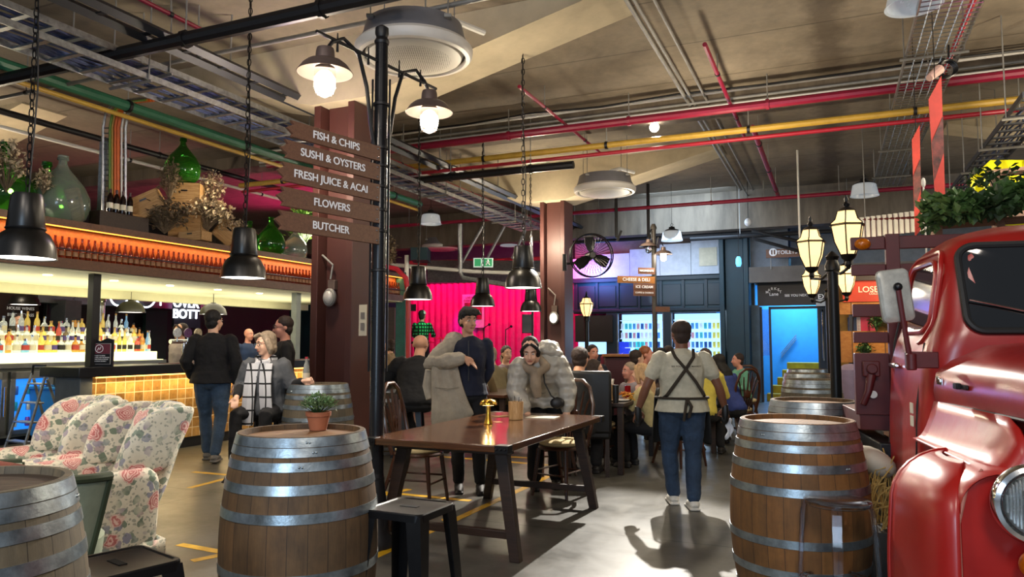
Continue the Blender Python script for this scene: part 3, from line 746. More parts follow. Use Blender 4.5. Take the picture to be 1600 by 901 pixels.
BB = bottle('beer_bottle', [(.028, 0), (.031, .006), (.031, .13), (.026, .165), (.014, .195), (.0125, .245), (.0145, .25)], AMBERG, (.0145, .008, mat('copper_foil', '7a3418', .4, .5)), .25, 12, (.0316, .035, .09), mat('worn_bottle_label', '8a6a4a', .6))
n = 0; y = 5.2
while y < 12.75:
    q = R(-8.05, y, 2.362)
    if n == 0: BB.location = q; BB['label'] = 'amber beer bottle in the long row along the orange canopy niche'; BB['group'] = 'beer bottles in the canopy niche'
    else: dup(BB, q, random.random()*6)
    n += 1; y += .082
# spirits
def prof(kind):
    return {'tall': [(.035, 0), (.038, .008), (.038, .18), (.03, .215), (.015, .24), (.013, .3)], 'square': [(.045, 0), (.048, .008), (.048, .14), (.04, .165), (.016, .18), (.015, .22)],
            'round': [(.04, 0), (.055, .03), (.055, .1), (.035, .15), (.016, .17), (.015, .23)], 'slim': [(.03, 0), (.032, .01), (.032, .2), (.014, .25), (.013, .32)],
            'squat': [(.05, 0), (.055, .01), (.05, .11), (.02, .14), (.018, .17)]}[kind]
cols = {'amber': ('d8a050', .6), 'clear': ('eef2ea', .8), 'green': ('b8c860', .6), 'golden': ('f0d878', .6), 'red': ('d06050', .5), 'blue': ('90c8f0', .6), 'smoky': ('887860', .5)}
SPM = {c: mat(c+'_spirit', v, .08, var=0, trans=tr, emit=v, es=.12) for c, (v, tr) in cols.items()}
labs = [mat('cream_paper_label', 'd8d0b8', .6), mat('violet_paper_label', '5a4a90', .6), mat('red_paper_label', 'b84038', .6), mat('black_paper_label', '26221e', .6)]
PR = []
ORD = ['outermost', 'second', 'third', 'fourth', 'fifth', 'sixth', 'seventh', 'eighth', 'ninth', 'tenth']+[w for w in ('eleventh', 'twelfth', 'thirteenth', 'fourteenth', 'fifteenth', 'sixteenth', 'seventeenth', 'eighteenth', 'nineteenth', 'twentieth')]+['twenty-'+w for w in ('first', 'second', 'third', 'fourth', 'fifth', 'sixth', 'seventh', 'eighth', 'ninth')]+['thirtieth', 'thirty-first', 'thirty-second', 'thirty-third', 'thirty-fourth', 'thirty-fifth', 'thirty-sixth']
kinds = ['tall', 'square', 'round', 'slim', 'squat']
for i, (k, c) in enumerate([(k, c) for k in kinds for c in ('amber', 'clear', 'golden')]+[('tall', 'clear'), ('round', 'clear'), ('slim', 'clear')]+[('tall', 'green'), ('square', 'red'), ('slim', 'blue'), ('round', 'smoky'), ('squat', 'blue'), ('tall', 'red')]):
    pf = prof(k); b = bottle('spirit_bottle', pf, SPM[c], (pf[-1][0]+.003, .03, (BLACK, CHROME, CRATEW)[i % 3]), pf[-1][1], 12, (max(r for r, z in pf)+.001, .04, .11), labs[i % 4])
    PR.append([b, k, c, False])
rowsd = ((-10.62, 1.26, 'front row'), (-10.8, 1.40, 'middle row'), (-10.98, 1.54, 'back row'))
for x, z, w in rowsd:
    y = 5.9+random.random()*.08; ys = []
    while y < 9.0: ys.append(y); y += random.uniform(.1, .135)
    for k, y in enumerate(ys):
        nth = ORD[len(ys)-1-k]
        P = random.choice(PR); lb = f'{P[1]} {P[2]} spirit bottle, {nth} from right in the {w} of the back bar'; q = R(x+random.uniform(-.02, .02), y, z)
        if not P[3]: P[0].location = q; P[0]['label'] = lb; P[0]['group'] = f'{P[1]} {P[2]} bottles on the back bar'; P[3] = True
        else: dup(P[0], q, random.random()*6, lb, f'{P[1]} {P[2]} bottles on the back bar')
for P in PR:
    if not P[3]: P[0].location = R(-10.62, 9.0+.001*len(P[1]), 1.26); P[0]['label'] = f'{P[1]} {P[2]} spirit bottle at the right end of the back bar'
t = thing('back_bar', 'glowing stepped back bar with steel fridges underneath', 'back bar', R(-10.8, 7, 0))
m = MB(); m.room(-11.2, -10.36, 4.6, 9.15, 1.05, 1.12); m.build('counter_top', STEEL, t, world=True, bev=.004)
m = MB(); m.room(-11.2, -10.40, 4.6, 9.12, 1.121, 1.128); m.build('lit_top', GLOWC, t, world=True)
for i, (x, z, w) in enumerate(rowsd):
    m = MB(); m.room(-11.12, x+.09, 4.6, 9.1, 1.128 if i == 0 else rowsd[i-1][1], z-.001); m.build('lit_step', GLOWC, t, world=True)
m = MB(); m.room(-11.1, -10.45, 4.6, 9.1, .1, 1.05); m.build('cabinet_body', mat('fridge_carcass', '77796f', .4, .4, var=.1), t, world=True, smooth=False)
m = MB(); m.room(-11.1, -10.5, 4.6, 9.1, 0, .1); m.build('plinth', BLACK, t, world=True)
for k, (a, b) in enumerate(((5.1, 5.9), (5.95, 6.55), (6.6, 7.2), (7.25, 8.0), (8.05, 9.0))):
    lit = a < 7.2
    f = MB()
    for q in ((a, a+.07, .14, 1.0), (b-.07, b, .14, 1.0), (a, b, .14, .2), (a, b, .9, 1.0)): f.room(-10.45, -10.39, *q)
    d = f.build('fridge_door', STEEL, t, world=True, bev=.003)
    g = MB(); g.room(-10.425, -10.42, a+.06, b-.06, .2, .9); o = g.build('door_glass' if lit else 'door_panel', mat('blue_fridge_glass', '9fd8ff', .05, var=0, trans=.95) if lit else STEEL, d)
    h = MB(); h.room(-10.38, -10.35, b-.05, b-.03, .4, .8); h.build('door_handle', CHROME, d)
    if lit:
        g = MB(); g.room(-10.449, -10.446, a+.07, b-.07, .2, .9); g.build('lit_interior', FRIDGE, t, world=True)
for sh in range(3):
    cn = []
    for k in range(11):
        y = 5.2+k*.18+(.06 if k > 3 else 0); c = ('3060c0', '90c8e8', 'd84060', '8050c0', 'd0d8e0', '20a0d0')[(k*5+sh) % 6]
        m = MB(); m.lathe([(.028, 0), (.033, .01), (.033, .11), (.026, .125)], 10, R(-10.435, y, .24+sh*.22)-V((0, 0, 0)))
        cnm = ('navy', 'pale blue', 'pink-red', 'purple', 'silver', 'cyan')[(k*5+sh) % 6]; o = tag(m.build('drink_can', mat('can_'+str((k*5+sh) % 6), c, .3, .3, var=0)), '%s drink can, %s from left, %s shelf of the blue fridges' % (cnm, (['leftmost']+ORD[1:])[k], ('bottom', 'middle', 'top')[sh]), 'can', 'drink cans in the blue fridges')
# behind the bar
m = MB(); m.room(-14.2, -14.0, 3.0, 16.5, 0, 3.4); struct(m.build('trim_1', mat('dark_kitchen_partition', '181a1c', .6, var=.4, vs=1.3)))
def kitchenbox(name, lb, cat, px0, py0, px1, py1, x, mt, th=.1):
    a, b = onx(px0, py1, x), onx(px1, py0, x); m = MB(); m.room(x-th, x, min(a.y, b.y), max(a.y, b.y), a.z, b.z); return tag(m.build(name, mt, bev=.005), lb, cat)
b = kitchenbox('menu_board', 'dark brown menu board behind the bar at far left', 'menu board', -30, 455, 62, 520, -13.5, mat('brown_menu_board', '2c1614', .6))
for i, s in enumerate(('TASTINGS', 'HOUSE WINES', 'BY THE GLASS')):
    p = onx(28, 472+i*10, -13.45); text(s, .075, LETTER, b, R(p.x+.08, p.y, p.z), (PI/2, 0, PI/2-A), world=True)
kitchenbox('extractor_hood', 'steel extractor hood behind the bar, left', 'hood', 72, 462, 128, 505, -13.6, mat('hood_steel', '4c4c4c', .4, .6))
kitchenbox('kitchen_shelf', 'long steel shelf hanging behind the dome lamps', 'shelf', 60, 468, 330, 472, -13.2, STEEL, .3)
kitchenbox('equipment_rack', 'grey metal equipment rack behind the back bar on the left', 'rack', 100, 470, 128, 530, -13.0, mat('grey_rack', '55585a', .5, .4), .4)
kitchenbox('kitchen_door', 'dark green door behind the bar near the centre', 'door panel', 225, 485, 262, 580, -13.8, mat('dark_green_door', '12302a', .6))
p = onx(155, 530, -11.6); m = MB(); m.lathe([(.07, 1.1), (.07, 2.1), (.085, 2.12), (.085, 2.15), (.05, 2.17)], 20, R(-11.6, p.y, 0)); tag(m.build('steel_flue', CHROME), 'shiny steel flue right of the black bar post', 'flue')
for i, (px, r, a0, a1) in enumerate(((186, .2, PI*1.05, PI*1.9), (228, .24, PI*1.05, PI*2))):
    p = onx(px, 462, -13.2); m = MB(); m.tube([R(-13.2, p.y+r*math.cos(a), p.z+r*math.sin(a)) for a in [a0+(a1-a0)*j/16 for j in range(17)]], .018, 6)
    tag(m.build('neon_ring', NEON), ('left' if i == 0 else 'right')+' white neon arc behind the bar', 'neon light')
p = onx(251, 470, -13.2); m = MB(); m.cyl(R(-13.2, p.y, p.z-.1), R(-13.2, p.y, p.z+.12), .018, n=6); tag(m.build('neon_tube', NEON), 'short upright white neon tube beside the arcs', 'neon light')
t = thing('neon_sign', 'white neon lettering sign above the bartender', 'neon sign', onx(291, 500, -12.6) and R(*onx(291, 500, -12.6)))
for i, s in enumerate(('OVER', 'BOTT')):
    p = onx(291, 474+i*17, -12.6); text(s, .27, NEON, t, R(p.x, p.y, p.z), (PI/2, 0, PI/2-A), .01, world=True, name='neon_lettering')
m = MB(); p = onx(291, 490, -12.7); m.room(-12.72, -12.66, p.y-.35, p.y+.35, p.z-.3, p.z+.35); m.build('backing_board', BLACK, t, world=True)
# beer tap tower
p = onx(287, 570, -8.3); t = thing('beer_tap', 'chrome beer tap tower with round badges on the bar', 'beer tap', R(-8.3, p.y, 1.12), -A)
m = MB(); m.lathe([(.05, 0), (.04, .02), (.03, .04), (.03, .3)], 16); m.build('tap_column', CHROME, t)
m = MB(); m.cyl((0, -.24, .3), (0, .24, .3), .03, n=14); m.build('tap_arm', CHROME, t)
for k, c in enumerate(('c8ccd0', '5a2a60', 'b8a888')):
    m = MB(); m.cyl((.05, -.18+k*.18, .42), (.07, -.18+k*.18, .42), .065, n=20); b = m.build('round_badge', mat('badge_'+str(k), c, .4, var=.3, vs=30), t); b['label'] = 'round tap badge'
    m = MB(); m.cyl((.06, -.18+k*.18, .3), (.06, -.18+k*.18, .4), .008); m.build('tap_lever', CHROME, b)
# no-service sign on the counter
p = onx(155, 572, -8.06); t = thing('counter_sign', 'upright black counter sign with a maroon panel and round emblem', 'sign', R(-8.06, p.y, 1.12), -A+math.radians(24))
w, h = .155, .34
m = MB(); m.prism([(-w, 0), (w, 0), (w, h-.02), (w*.55, h), (0, h-.04), (-w*.55, h), (-w, h-.02)], 'y', 0, .03); m.build('sign_board', BLACK, t)
m = MB(); m.box((0, -.004, .15), (.27, .006, .25)); m.build('sign_border', mat('pale_sign_border', 'a8a4a0', .5), t)
m = MB(); m.box((0, -.009, .21), (.255, .006, .118)); m.build('maroon_panel', mat('maroon_sign', '6a2434', .5), t)
m = MB(); m.box((0, -.009, .09), (.255, .006, .118)); m.build('black_panel', BLACK, t)
m = MB(); m.tube([(.045*math.cos(a), -.014, .212+.045*math.sin(a)) for a in [2*PI*j/28 for j in range(28)]], .004, 5, close=True)
m.tube([(-.02, -.014, .19), (-.008, -.014, .225), (.006, -.014, .2), (.02, -.014, .235)], .005, 5); m.build('round_emblem', LETTER, t)
for i, s in enumerate(('IS IT SAFE TO SERVE', 'ALCOHOL WILL NOT BE SERVED', 'TO ANYONE WHO IS DRUNK', 'PLEASE DRINK SENSIBLY')): text(s, .0165, LETTER, t, (0, -.0135, .128-i*.022), (PI/2, 0, 0), .0005)
# ---------------- on top of the canopy
ZT = 2.81
def demijohn(lb, px, py_base, x, s, mt, z=ZT):
    p = onx(px, py_base, x)
    t = thing('demijohn', lb, 'glass jar', R(x, p.y, z), scale=s, group='demijohns on the canopy')
    m = MB(); m.lathe([(.1, .0), (.16, .008), (.215, .06), (.245, .16), (.24, .25), (.19, .36), (.11, .46), (.055, .53), (.038, .57), (.036, .625), (.046, .63), (.046, .65), (.03, .65)], 40); m.build('glass_body', mt, t)
    m = MB(); m.lathe([(.042, .605), (.05, .61), (.05, .622), (.042, .627)], 20); m.build('neck_ring', mt, t)
    return t
CLR = mat('dusty_clear_glass', 'b8c4b4', .12, var=.1, trans=.75)
demijohn('green demijohn at the far left edge of the canopy', 4, 320, -8.5, 1.3, GREENG)
demijohn('green demijohn on the canopy, second from the left edge', 70, 330, -8.75, 1.22, GREENG)
demijohn('dusty clear demijohn beside the big left bell pendant', 95, 330, -8.35, 1.25, CLR)
demijohn('bright green demijohn standing on the pine crate', 285, 265, -8.5, 1.0, GREENG, ZT+.88)
demijohn('small green demijohn right of the dried flowers', 390, 370, -8.6, .85, GREENG)
demijohn('dark green demijohn left of the butcher sign', 423, 375, -8.3, .95, GREENG)
demijohn('dusty clear demijohn left of the rust column', 461, 385, -8.35, .85, CLR)
def crate(lb, px, x, z, size, rot, py=330):
    p = onx(px, py, x); t = thing('wooden_crate', lb, 'crate', R(x, p.y, z)); t.rotation_euler = rot
    w, d, h = size; m = MB(); e = .014
    for q in (((0, 0, e/2), (w, d, e)), ((-w/2+e/2, 0, h/2), (e, d, h)), ((w/2-e/2, 0, h/2), (e, d, h)), ((0, -d/2+e/2, h/2), (w, e, h)), ((0, d/2-e/2, h/2), (w, e, h))): m.box(*q)
    m.each('crate_panel', CRATEW, t, bev=.002)
    m = MB(); m.box((0, -d/2-.001, h*.75), (.09, .004, .022)); m.build('handle_slot', BLACK, t)
    return t
D = math.radians
crate('upright pine crate carrying the green demijohn', 292, -8.5, ZT+.42, (.42, .32, .45), (0, 0, D(8)))
crate('pine crate under the upright crate, half hidden by dried flowers', 296, -8.45, ZT, (.45, .34, .40), (0, 0, D(4)))
crate('tilted pine crate leaning left of the demijohn', 240, -8.35, ZT+.30, (.42, .34, .30), (D(8), D(-28), D(14)))
crate('low pale crate lying at the canopy edge below the flowers', 306, -8.12, ZT, (.42, .2, .13), (0, 0, D(-22)))
crate('brown crate leaning right of the dried flowers', 350, -8.35, ZT+.1, (.36, .3, .3), (0, D(40), 0))
crate('weathered plank box behind the dark bottles', 186, -8.55, ZT, (.5, .3, .26), (0, 0, D(-20)))
crate('narrow board leaning beside the clear demijohn', 122, -8.25, ZT, (.10, .04, .4), (0, D(-20), 0))
WB = bottle('wine_bottle', [(.034, 0), (.037, .008), (.037, .19), (.03, .22), (.015, .25), (.014, .3)], mat('dark_wine_glass', '1a0d0a', .1), (.016, .05, mat('dark_red_foil', '3a1010', .4)), .255, 12, (.0375, .06, .13), labs[0])
for i, px in enumerate((172, 182, 192, 203)):
    q = onx(px, 320, -8.2); q = R(-8.2, q.y, ZT+.2)
    if i == 0: WB.location = q; WB['label'] = 'leftmost dark wine bottle with cream label in the row on the canopy'; WB['group'] = 'dark wine bottles on the canopy'
    else: dup(WB, q, .3, ('', 'second', 'third', 'rightmost')[i]+' dark wine bottle with cream label in the row on the canopy')
q = onx(188, 320, -8.2); m = MB(); m.room(-8.3, -8.1, q.y-.35, q.y+.35, ZT, ZT+.2); tag(m.build('bottle_stand', DARKW, bev=.005), 'dark timber stand under the row of wine bottles', 'stand')
def foliage(name, lb, cat, c, r, n, mt, stem_m, ls=.05, group=None, flat=.35, up=0):
    t = thing(name, lb, cat, V(c)-V((0, 0, r[2]*.6)), group=group); c = V(c); rnd = random.Random(hash(lb) % 999 if False else len(lb)*7+int(c.x*10))
    b = c-V((0, 0, r[2])); m = MB(); s = MB()
    for i in range(n):
        th, ph = rnd.uniform(0, 2*PI), math.acos(rnd.uniform(-.6, 1)); q = rnd.uniform(.45, 1)
        e = c+V((r[0]*q*math.sin(ph)*math.cos(th), r[1]*q*math.sin(ph)*math.sin(th), r[2]*q*math.cos(ph)))
        if i % 6 == 0: s.tube([b, b.lerp(e, .5)+V((0, 0, .03)), e], .004, 4)
        d = V((rnd.gauss(0, 1), rnd.gauss(0, 1), rnd.gauss(up, 1))).normalized(); l = ls*rnd.uniform(.6, 1.3); a = d.cross(V((.3, .2, 1))).normalized()*l*flat; nn = d.cross(a)*.25
        m.add([e, e+d*l*.5+a, e+d*l+nn, e+d*l*.5-a, e+d*l*.45+nn], [(0, 1, 4), (1, 2, 4), (2, 3, 4), (3, 0, 4)])
    m.build('leaves', mt, t, world=True, smooth=False); s.build('stems', stem_m, t, world=True)
    return t
def onc(px, py, x): p = onx(px, py, x); return R(p.x, p.y, p.z)
foliage('dried_flowers', 'cream dried flowers spilling beside the pine crates, brightly lit', 'dried flowers', onc(325, 332, -8.15), (.38, .2, .26), 520, DRIED, DRIEDD, .07)
foliage('dried_flowers', 'dried seed heads right of the upright crate', 'dried flowers', onc(332, 292, -8.3), (.2, .16, .28), 320, DRIED, DRIEDD, .055)
foliage('dried_flowers', 'dried sprays left of the green demijohn on the crate', 'dried flowers', onc(266, 280, -8.3), (.16, .15, .3), 240, DRIEDD, DRIEDD, .06)
foliage('dried_flowers', 'dark tangled dried brush in front of the tilted crate', 'dried flowers', onc(258, 335, -8.15), (.34, .2, .26), 520, DRIEDD, DRIEDD, .07)
foliage('dried_flowers', 'cream dried blossom at the far left in front of the demijohns', 'dried flowers', onc(12, 258, -8.2), (.22, .2, .3), 320, DRIED, DRIEDD, .06)
foliage('dried_flowers', 'pale dried sprig between the left demijohns', 'dried flowers', onc(68, 282, -8.2), (.1, .12, .16), 150, DRIED, DRIEDD, .05)
foliage('dried_flowers', 'low grey brush at the right end above the niche', 'dried flowers', onc(362, 355, -8.15), (.22, .16, .14), 220, DRIED, DRIEDD, .05)
foliage('trailing_plant', 'bright green leaves lit behind the direction signs', 'plant', onc(474, 350, -8.6), (.35, .3, .42), 320, mat('bright_leaf', '6ea03a', .5, var=.3), LEAFD, .09)
foliage('dried_flowers', 'dark dried grass right of the rust column on the canopy', 'dried flowers', onc(605, 395, -8.2), (.2, .2, .4), 300, DRIEDD, DRIEDD, .1)
# display light for the canopy top
light('SPOT', 'canopy_spot', R(-6.6, 8.2, 4.0), 260, (1, .84, .6), .06, onc(300, 310, -8.3), 34, .6)
# tool: step ladder and tub
t = thing('step_ladder', 'small aluminium step ladder in front of the blue fridges', 'ladder', atz(55, 712, 0), D(-30))
for sx in (-.22, .22):
    for s, (yb, yt, nm) in enumerate(((-.28, 0, 'front_rail'), (.32, .02, 'rear_rail'))):
        m = MB(); m.tube([(sx, yb, 0), (sx*.72, yt, 1.02 if s == 0 else .95)], .018, 6); m.build(nm, GALV, t)
for k in range(4):
    z = .2+k*.23; f = z/1.02; m = MB(); m.box((0, -.28*(1-f)+.03, z), (.42-.11*f, .11, .02)); m.build('step', GALV, t, bev=.004)
m = MB(); m.tube([(-.155, 0, 1.0), (-.14, 0, 1.12), (.14, 0, 1.12), (.155, 0, 1.0)], .014, 6); m.build('top_hoop', BLACK, t)
t = thing('plastic_tub', 'blue plastic tub standing behind the step ladder', 'tub', atz(90, 690, 0), D(-20))
m = MB(); m.loft([[V((sx*w, sy*w*.8, z)) for sx, sy in ((-1, -1), (1, -1), (1, 1), (-1, 1))] for w, z in ((.25, 0), (.3, .75), (.33, .75), (.33, .79), (.29, .79), (.27, .1))], cap=True); m.build('tub_body', mat('blue_plastic', '2f7fc8', .4, var=.1), t, bev=.01)
# ================================================================ barrels, stools, table, chairs
def barrel(lb, X, d, stm, hdm, hoopm=HOOP, s=1.0, rz=0, dark=None):
    t = thing('wine_barrel', lb, 'barrel', (X, d, 0), rz, 'upright wine barrels', s)
    rad = lambda z: .350-.068*((z-.5)/.5)**2
    zs = [i/24 for i in range(25)]
    m = MB(); m.lathe([(.262, .0)]+[(rad(z), z) for z in zs]+[(.262, 1.0), (.257, .965), (.257, .93)], 72, cap=True); m.build('staves', stm, t)
    m = MB(); m.lathe([(.262, .965), (.262, .976), (.02, .978)], 40); m.build('barrel_head', hdm, t)
    for a, b in ((.958, .997), (.918, .955), (.86, .897), (.765, .805), (.65, .69), (.405, .445), (.255, .295), (.14, .177), (.06, .1), (.005, .042)):
        m = MB(); m.lathe([(rad(a)-.004, a), (rad(a)+.0035, a), (rad(b)+.0035, b), (rad(b)-.004, b)], 72, cap=False); h = m.build('hoop', hoopm, t)
        an = random.random()*6-2.5
        m = MB(); z = (a+b)/2
        for k in (-.02, .02): m.sphere(((rad(z)+.004)*math.cos(an+k), (rad(z)+.004)*math.sin(an+k), z), .006, 6)
        m.each('rivet', hoopm, h)
    return t
def bpos(px, d): r = ray(px, 600); return at(px, 600, d).x
barrel('weathered wine barrel in the foreground left of centre, carrying the potted plant', bpos(474, 3.44), 3.44, STAVE, HEADW)
barrel('amber wine barrel in the foreground right, beside the clear stool', bpos(1243, 3.95), 3.95, STAVEO, HEADW, rz=1)
barrel('wine barrel directly behind the amber foreground barrel', bpos(1270, 5.25), 5.25, STAVE, HEADW, rz=2)
barrel('nearest barrel of the three stacked in view behind the lamp post', bpos(1268, 8.2), 8.2, STAVEG, HEADG, rz=.4)
barrel('middle barrel of the three in line behind the lamp post', bpos(1262, 9.8), 9.8, STAVEG, HEADG, rz=.9)
barrel('farthest small-looking barrel in line behind the lamp post', bpos(1262, 11.4), 11.4, STAVEG, HEADG, rz=1.7)
barrel('grey weathered barrel cut off by the lower left corner', -1.62, 2.2, STAVEG, mk_wood('dark_barrel_head', '2a2119', '43362a', '5a4a3a', .6, 1.6, planks=8), rz=.3, s=.995)  # head wood darkened to stand for the shade of its deep recess
barrel('greyed barrel at the foot of the near rust column, carrying a dark bag', bpos(498, 7.35), 7.35, STAVEG, HEADG, rz=2.2)
barrel('pale banded barrel left of the bald man, far behind the signpost', bpos(603, 9.6), 9.6, STAVEG, HEADW, GALV, rz=.2, s=1.02)
def metal_stool(lb, X, d, rz, h=.66, s=1.0):
    t = thing('metal_stool', lb, 'stool', (X, d, 0), rz, 'black metal stools', s); w = .155; e = .2
    m = MB()
    def rs(w, z, r=.035, n=5): return [V((sx*(w-r)+r*math.cos(a), sy*(w-r)+r*math.sin(a), z)) for sx, sy, a0 in ((1, 1, 0), (-1, 1, PI/2), (-1, -1, PI), (1, -1, 1.5*PI)) for a in [a0+PI/2*j/n for j in range(n+1)]]
    m.loft([rs(w, h-.035), rs(w, h-.005), rs(w-.004, h), rs(w-.012, h), rs(w-.018, h-.005)]); m.build('seat', BLACK, t)
    m = MB(); m.box((0, 0, h-.004), (.09, .028, .003)); m.build('handle_slot', mat('slot_black', '030303', .95, var=0), t, bev=.001)
    for sx in (-1, 1):
        for sy in (-1, 1):
            m = MB(); q = []
            for z, c, ww in ((h-.012, w-.004, .075), (h-.06, w+.002, .072), (h*.45, (w+e)/2+.0, .055), (0, e, .034)):
                q.append([V((sx*c, sy*c, z)), V((sx*(c-ww), sy*c, z)), V((sx*(c-ww), sy*(c-.006), z)), V((sx*(c-.008), sy*(c-.008), z)), V((sx*(c-.006), sy*(c-ww), z)), V((sx*c, sy*(c-ww), z))])
            m.loft(q); m.build('leg', BLACK, t)
    for sx, sy, q in ((0, 1, 'x'), (0, -1, 'x'), (1, 0, 'y'), (-1, 0, 'y')):
        m = MB(); c = .172
        m.box((sx*c, sy*c, .26), (.31 if q == 'x' else .012, .31 if q == 'y' else .012, .02)); m.build('crossbar', BLACK, t)
    return t
p = atz(640, 789, .66); metal_stool('black metal stool beside the foreground barrel', p.x, p.y, D(-25))
p = atz(183, 876, .66); metal_stool('black metal stool at the bottom left by the grey barrel', p.x, p.y, D(-38))
for px, d, z, lb in ((612, 8.9, 12, 'black metal stool beside the pale banded barrel'), (470, 6.85, 40, 'black metal stool in front of the greyed barrel by the column'), (640, 9.3, 0, 'black metal stool under the bald man')):
    metal_stool(lb, bpos(px, d), d, D(z))
# clear stool
CLEAR = mat('clear_polycarbonate', 'e8e4ea', .06, var=0, trans=1, ior=1.3)
p = atz(1308, 779, .67); t = thing('clear_stool', 'transparent plastic stool in front of the amber barrel', 'stool', (p.x, p.y, 0), D(20))
m = MB(); m.lathe([(.135, .64), (.15, .65), (.15, .665), (.14, .67), (.01, .668)], 36); m.build('seat', CLEAR, t)
for k in range(4):
    a = PI/4+k*PI/2; c, s_ = math.cos(a), math.sin(a); m = MB()
    q = []
    for r_, z, w in ((.13, .655, .02), (.15, .62, .024), (.165, .4, .022), (.185, 0, .018)):
        q.append([V((c*(r_+u*.5)-s_*v, s_*(r_+u*.5)+c*v, z)) for u, v in ((-w, -w), (w, -w), (w, w), (-w, w))])
    m.loft(q); m.build('leg', CLEAR, t, bev=.003)
    m = MB(); b = a+PI/2; P = [V((.168*math.cos(a+PI/2*j/8)*(1-.25*math.sin(PI*j/8)), .168*math.sin(a+PI/2*j/8)*(1-.25*math.sin(PI*j/8)), .30)) for j in range(9)]
    m.tube(P, .01, 6); m.build('stretcher', CLEAR, t)
# ---------------- long table
t = thing('dining_table', 'long polished timber table with black splayed legs in the middle', 'table', R(-2.405, 5.29, 0), -A)
m = MB(); m.box((0, 0, .737), (1.05, 2.10, .045)); m.build('table_top', TABLEW, t, bev=.006)
for sy in (-1, 1):
    m = MB(); m.box((0, sy*.78, .69), (.88, .09, .05)); m.build('top_rail', DARKW, t, bev=.004)
    for sx in (-1, 1):
        m = MB(); y = sy*.78
        m.hexa([V((sx*.50-.035, y+sy*.06-.03, 0)), V((sx*.50+.035, y+sy*.06-.03, 0)), V((sx*.50+.035, y+sy*.06+.03, 0)), V((sx*.50-.035, y+sy*.06+.03, 0)), V((sx*.37-.045, y-.035, .715)), V((sx*.37+.045, y-.035, .715)), V((sx*.37+.045, y+.035, .715)), V((sx*.37-.045, y+.035, .715))])
        m.build('leg', DARKW, t, bev=.004)
        m = MB(); m.box((sx*.49, sy*1.02, .735), (.09, .08, .052)); br = m.build('corner_bracket', BLACK, t, bev=.003); br['label'] = 'black iron corner bracket'
        m = MB()
        for k in range(3): m.sphere((sx*(.46+.03*k), sy*1.062, .737), .008, 6)
        m.each('stud', BLACK, br)
    m = MB(); m.box((0, sy*.825, .16), (.90, .045, .05)); m.build('crossbar', DARKW, t, bev=.004)
TZ = .76
p = atz(763, 662, TZ); t = thing('table_lamp', 'small gold mushroom lamp glowing on the long table', 'lamp', p)
GOLD = mat('brushed_gold', 'd0a040', .25, 1, var=.05)
m = MB(); m.lathe([(.034, 0), (.036, .004), (.02, .06), (.015, .12), (.015, .16)], 24); m.build('stem', GOLD, t)
m = MB(); m.lathe([(.07, .15), (.069, .165), (.055, .185), (.03, .195), (.005, .198)], 32); m.build('lamp_shade', GOLD, t)
m = MB(); m.lathe([(.05, .149), (.05, .147), (.01, .146)], 24); m.build('glow_disc', emis('lamp_glow', 'ffd890', 12), t)
light('POINT', 'mushroom_glow', p+V((0, 0, .13)), 1.6, (1, .75, .4), .02)
STRW = mk_wood('straw_striped_wood', '8a6840', 'b08a5a', 'd0b080', .6, 2, stretch=(20, 20, 2))
p = atz(806, 655, TZ); t = thing('cutlery_pot', 'wood-grained pot of cutlery on the long table', 'pot', p)
m = MB(); m.lathe([(.055, 0), (.06, .005), (.063, .15), (.058, .15), (.055, .02)], 28); m.build('pot_body', STRW, t)
for k in range(7):
    a = k*.9; m = MB(); m.tube([(.02*math.cos(a), .02*math.sin(a), .03), (.045*math.cos(a), .045*math.sin(a), .17+.012*(k % 3))], [.003, .007], 6, flat=.5); m.build('cutlery', CHROME if k % 3 else DARKW, t)
p = atz(835, 640, TZ); t = thing('water_jug', 'clear glass jug behind the cutlery pot', 'jug', p+V((0, .25, 0)))
m = MB(); m.lathe([(.04, 0), (.045, .01), (.045, .15), (.03, .2), (.035, .22), (.032, .22), (.027, .2), (.041, .15), (.04, .02)], 24); m.build('jug_body', GLASSC, t)
m = MB(); m.tube([(.045, 0, .15), (.09, 0, .14), (.085, 0, .06), (.045, 0, .04)], .006, 6); m.build('handle', GLASSC, t)
PAPER = mat('menu_paper', 'b8b09c', .7, var=.06)
def flat(name, lb, cat, px, py, z, w, h, rz, mt, th=.004, grp=None):
    p = atz(px, py, z); m = MB(); m.box((p.x, p.y, z+th/2), (w, h, th), Matrix.Rotation(rz, 3, 'Z')); return tag(m.build(name, mt), lb, cat, grp)
flat('paper_menu', 'folded paper menu lying near the far edge of the long table', 'menu', 848, 652, TZ, .26, .2, -A+.1, PAPER, .006)
flat('coaster', 'brown card coaster left of the cutlery pot', 'coaster', 785, 650, TZ, .1, .16, -.9, CRATEW)
flat('coaster', 'pale card coaster in front of the gold lamp', 'coaster', 778, 659, TZ, .06, .07, .4, mat('pale_card', 'c89a78', .7), .003)
